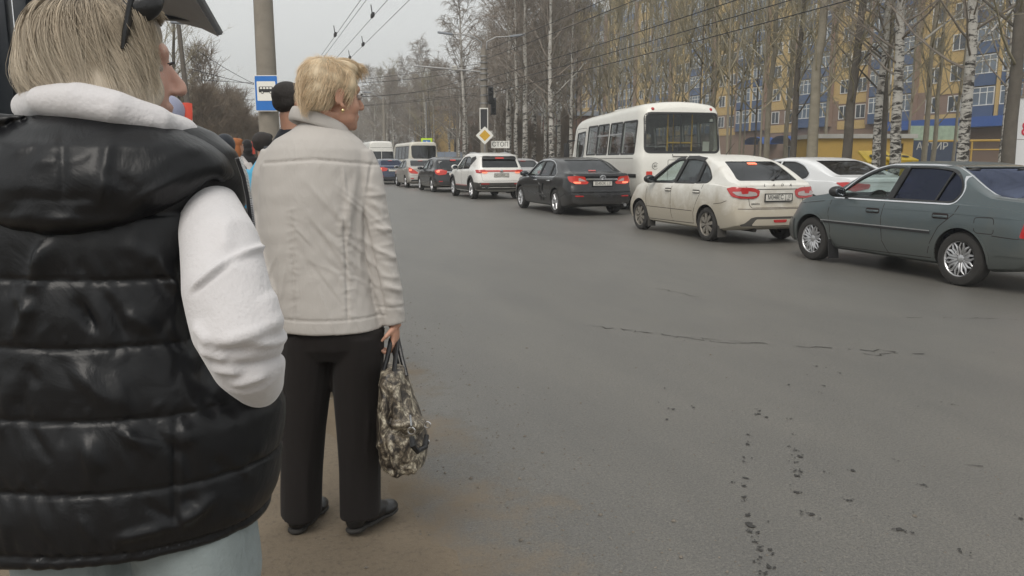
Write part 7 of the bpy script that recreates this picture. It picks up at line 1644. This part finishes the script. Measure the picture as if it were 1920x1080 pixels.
# ---- people further along the stop
def passer(px, d, H, label, jacket, trousers, hairm, face=(.8, .6, 0), hood=None, stripe=None, skin='skin', zg=.03, hairlen=0.0):
    F = Fr(px, d, zg); r = F.root('person', label); k = H/1.75; Z = lambda z: z*k
    fd = Vector(face).normalized(); sd = fd.cross(Vector((0, 0, 1))); hc = Vector((0, 0, Z(1.63)))
    b = MB(); B, P = add_head(b, hc, fd, k*1.0, neck=(0, 0, Z(1.44)))
    Rz = lambda v: sd*v[0]+fd*v[1]+Vector((0, 0, v[2]))
    def rings(m, rs, n=24):
        V = []; Fc = []
        for (z, rx, ry) in rs:
            for i in range(n): th = 6.283*i/n; V.append(Rz((rx*k*math.cos(th), ry*k*math.sin(th), Z(z))))
        for a in range(len(rs)-1):
            for i in range(n): Fc.append((a*n+i, a*n+(i+1) % n, (a+1)*n+(i+1) % n, (a+1)*n+i))
        Fc += [tuple(range(n-1, -1, -1)), tuple((len(rs)-1)*n+i for i in range(n))]; m.add(V, Fc)
    rings(b, [(.9, .15, .10), (1.2, .14, .09), (1.40, .15, .08), (1.46, .07, .06)])
    for s_ in (-1, 1):
        b.tube([Rz((.10*s_, 0, Z(.9))), Rz((.10*s_, .02, Z(.5))), Rz((.10*s_, 0, Z(.08)))], [.07*k, .05*k, .035*k], 10); b.tube([Rz((.18*s_, 0, Z(1.38))), Rz((.24*s_, -.02, Z(1.1))), Rz((.24*s_, .05, Z(.86)))], [.045*k, .038*k, .025*k], 10)
        add_hand(b, Rz((.24*s_, .06, Z(.85))), (0, 0, -1), sd*(-s_), .6, k*.95, s_ < 0)
    link('body', remesh(b, .007, 3), MAT[skin], r); add_eyes(r, P, k)
    j = MB(); rings(j, [(.80, .185, .135), (1.0, .18, .13), (1.25, .195, .135), (1.38, .195, .115), (1.44, .13, .09), (1.50, .072, .068)])
    for s_ in (-1, 1): j.tube([Rz((.165*s_, 0, Z(1.39))), Rz((.225*s_, -.01, Z(1.25))), Rz((.25*s_, -.02, Z(1.08))), Rz((.245*s_, .05, Z(.86)))], [.065*k, .062*k, .055*k, .045*k], 14)
    me = remesh(j, .011, 5); V = get_v(me); set_v(me, V+get_n(me)*(.005*wnoise(V, 24, 6))[:, None]); jo = link('jacket', me, jacket, r)
    t = MB(); rings(t, [(.72, .16, .11), (.85, .17, .12), (.95, .16, .12)])
    for s_ in (-1, 1): t.tube([Rz((.09*s_, 0, Z(.85))), Rz((.10*s_, .02, Z(.5))), Rz((.10*s_, 0, Z(.06)))], [.09*k, .075*k, .07*k], 14)
    link('trousers', remesh(t, .012, 3), trousers, r)
    for s_ in (-1, 1):
        s = MB(); p = Rz((.10*s_, .06, .04)); s.ell(p, (.045, .13, .04), basis(fd)); s.ell(Rz((.10*s_, -.02, .06)), (.04, .05, .05), basis(fd)); link('shoe', remesh(s, .01, 3), MAT['leather'], r)
    h = MB()
    if hood:
        h.ell(P(0, -.03, .03), (.108, .125, .125), B, 24, 16); h.ell(P(0, -.05, -.08), (.105, .10, .10), B, 20, 14); o = link('hood', remesh(h, .010, 4), hood, jo)
    else:
        h.ell(P(0, -.030, .048), (.083, .092, .078), B, 24, 16); h.ell(P(0, -.058, .012), (.074, .056, .060), B); h.ell(P(0, .04, .088), (.058, .05, .034), B)
        if hairlen: h.ell(P(0, -.05, -.06), (.09, .07, .11+hairlen), B)
        o = link('hair', remesh(h, .008, 3), hairm, r)
    if stripe:
        s = MB(); s.tube([P(.088, .05, .10), P(.112, .0, .03), P(.115, -.03, -.06), P(.13, -.04, -.16)], [(.012, .035)]*4, 10); s.build('red_band', stripe, o)
    return r
MAT['navy'] = cloth_mat('navy_cloth', (.012, .016, .024), .7, var=.1); MAT['sky_cloth'] = cloth_mat('sky_blue_cloth', (.06, .36, .58), .7); MAT['lavender'] = cloth_mat('lavender_cloth', (.36, .38, .52), .6); MAT['red_cloth'] = cloth_mat('red_cloth', (.62, .08, .05), .6); MAT['pale_cloth'] = cloth_mat('pale_cloth', (.45, .43, .42), .8); MAT['black_cloth'] = cloth_mat('black_cloth', (.012, .011, .012), .8)
def plain_hair(n, c): return cloth_mat(n, c, .6, 200, .5, (4, 4, .6), .25, .0, .3, wsc=60)
MAT['dark_hair'] = plain_hair('dark_hair', (.035, .030, .028)); MAT['ginger_hair'] = plain_hair('ginger_hair', (.36, .13, .045))
passer(552, 4.55, 1.80, 'man with short dark hair in a dark navy jacket behind the woman in beige', MAT['navy'], MAT['black_cloth'], MAT['dark_hair'], (.55, .83, 0))
passer(497, 7.0, 1.60, 'person in a bright blue jacket, mostly hidden between the two women', MAT['sky_cloth'], MAT['black_cloth'], MAT['dark_hair'], (.3, .9, 0))
passer(465, 17.5, 1.78, 'person in black hood with a red stripe, far along the stop', MAT['black_cloth'], MAT['black_cloth'], MAT['dark_hair'], (-.3, .9, 0), MAT['black_cloth'], MAT['red_cloth'])
passer(446, 11.0, 1.66, 'ginger-haired person in pale clothes beside the black-hooded person', MAT['pale_cloth'], MAT['black_cloth'], MAT['ginger_hair'], (.4, .9, 0), hairlen=.05)
passer(426, 9.0, 1.62, 'person in a navy hood just above the padded vest\'s shoulder', MAT['navy'], MAT['black_cloth'], MAT['dark_hair'], (.2, .9, 0), MAT['navy'])
passer(324, 5.0, 1.735, 'person in a lavender hood with a red band beside the blond woman\'s chin', MAT['lavender'], MAT['black_cloth'], MAT['dark_hair'], (.1, 1, 0), MAT['lavender'], MAT['red_cloth'])

bpy.data.scenes.remove(WORK)
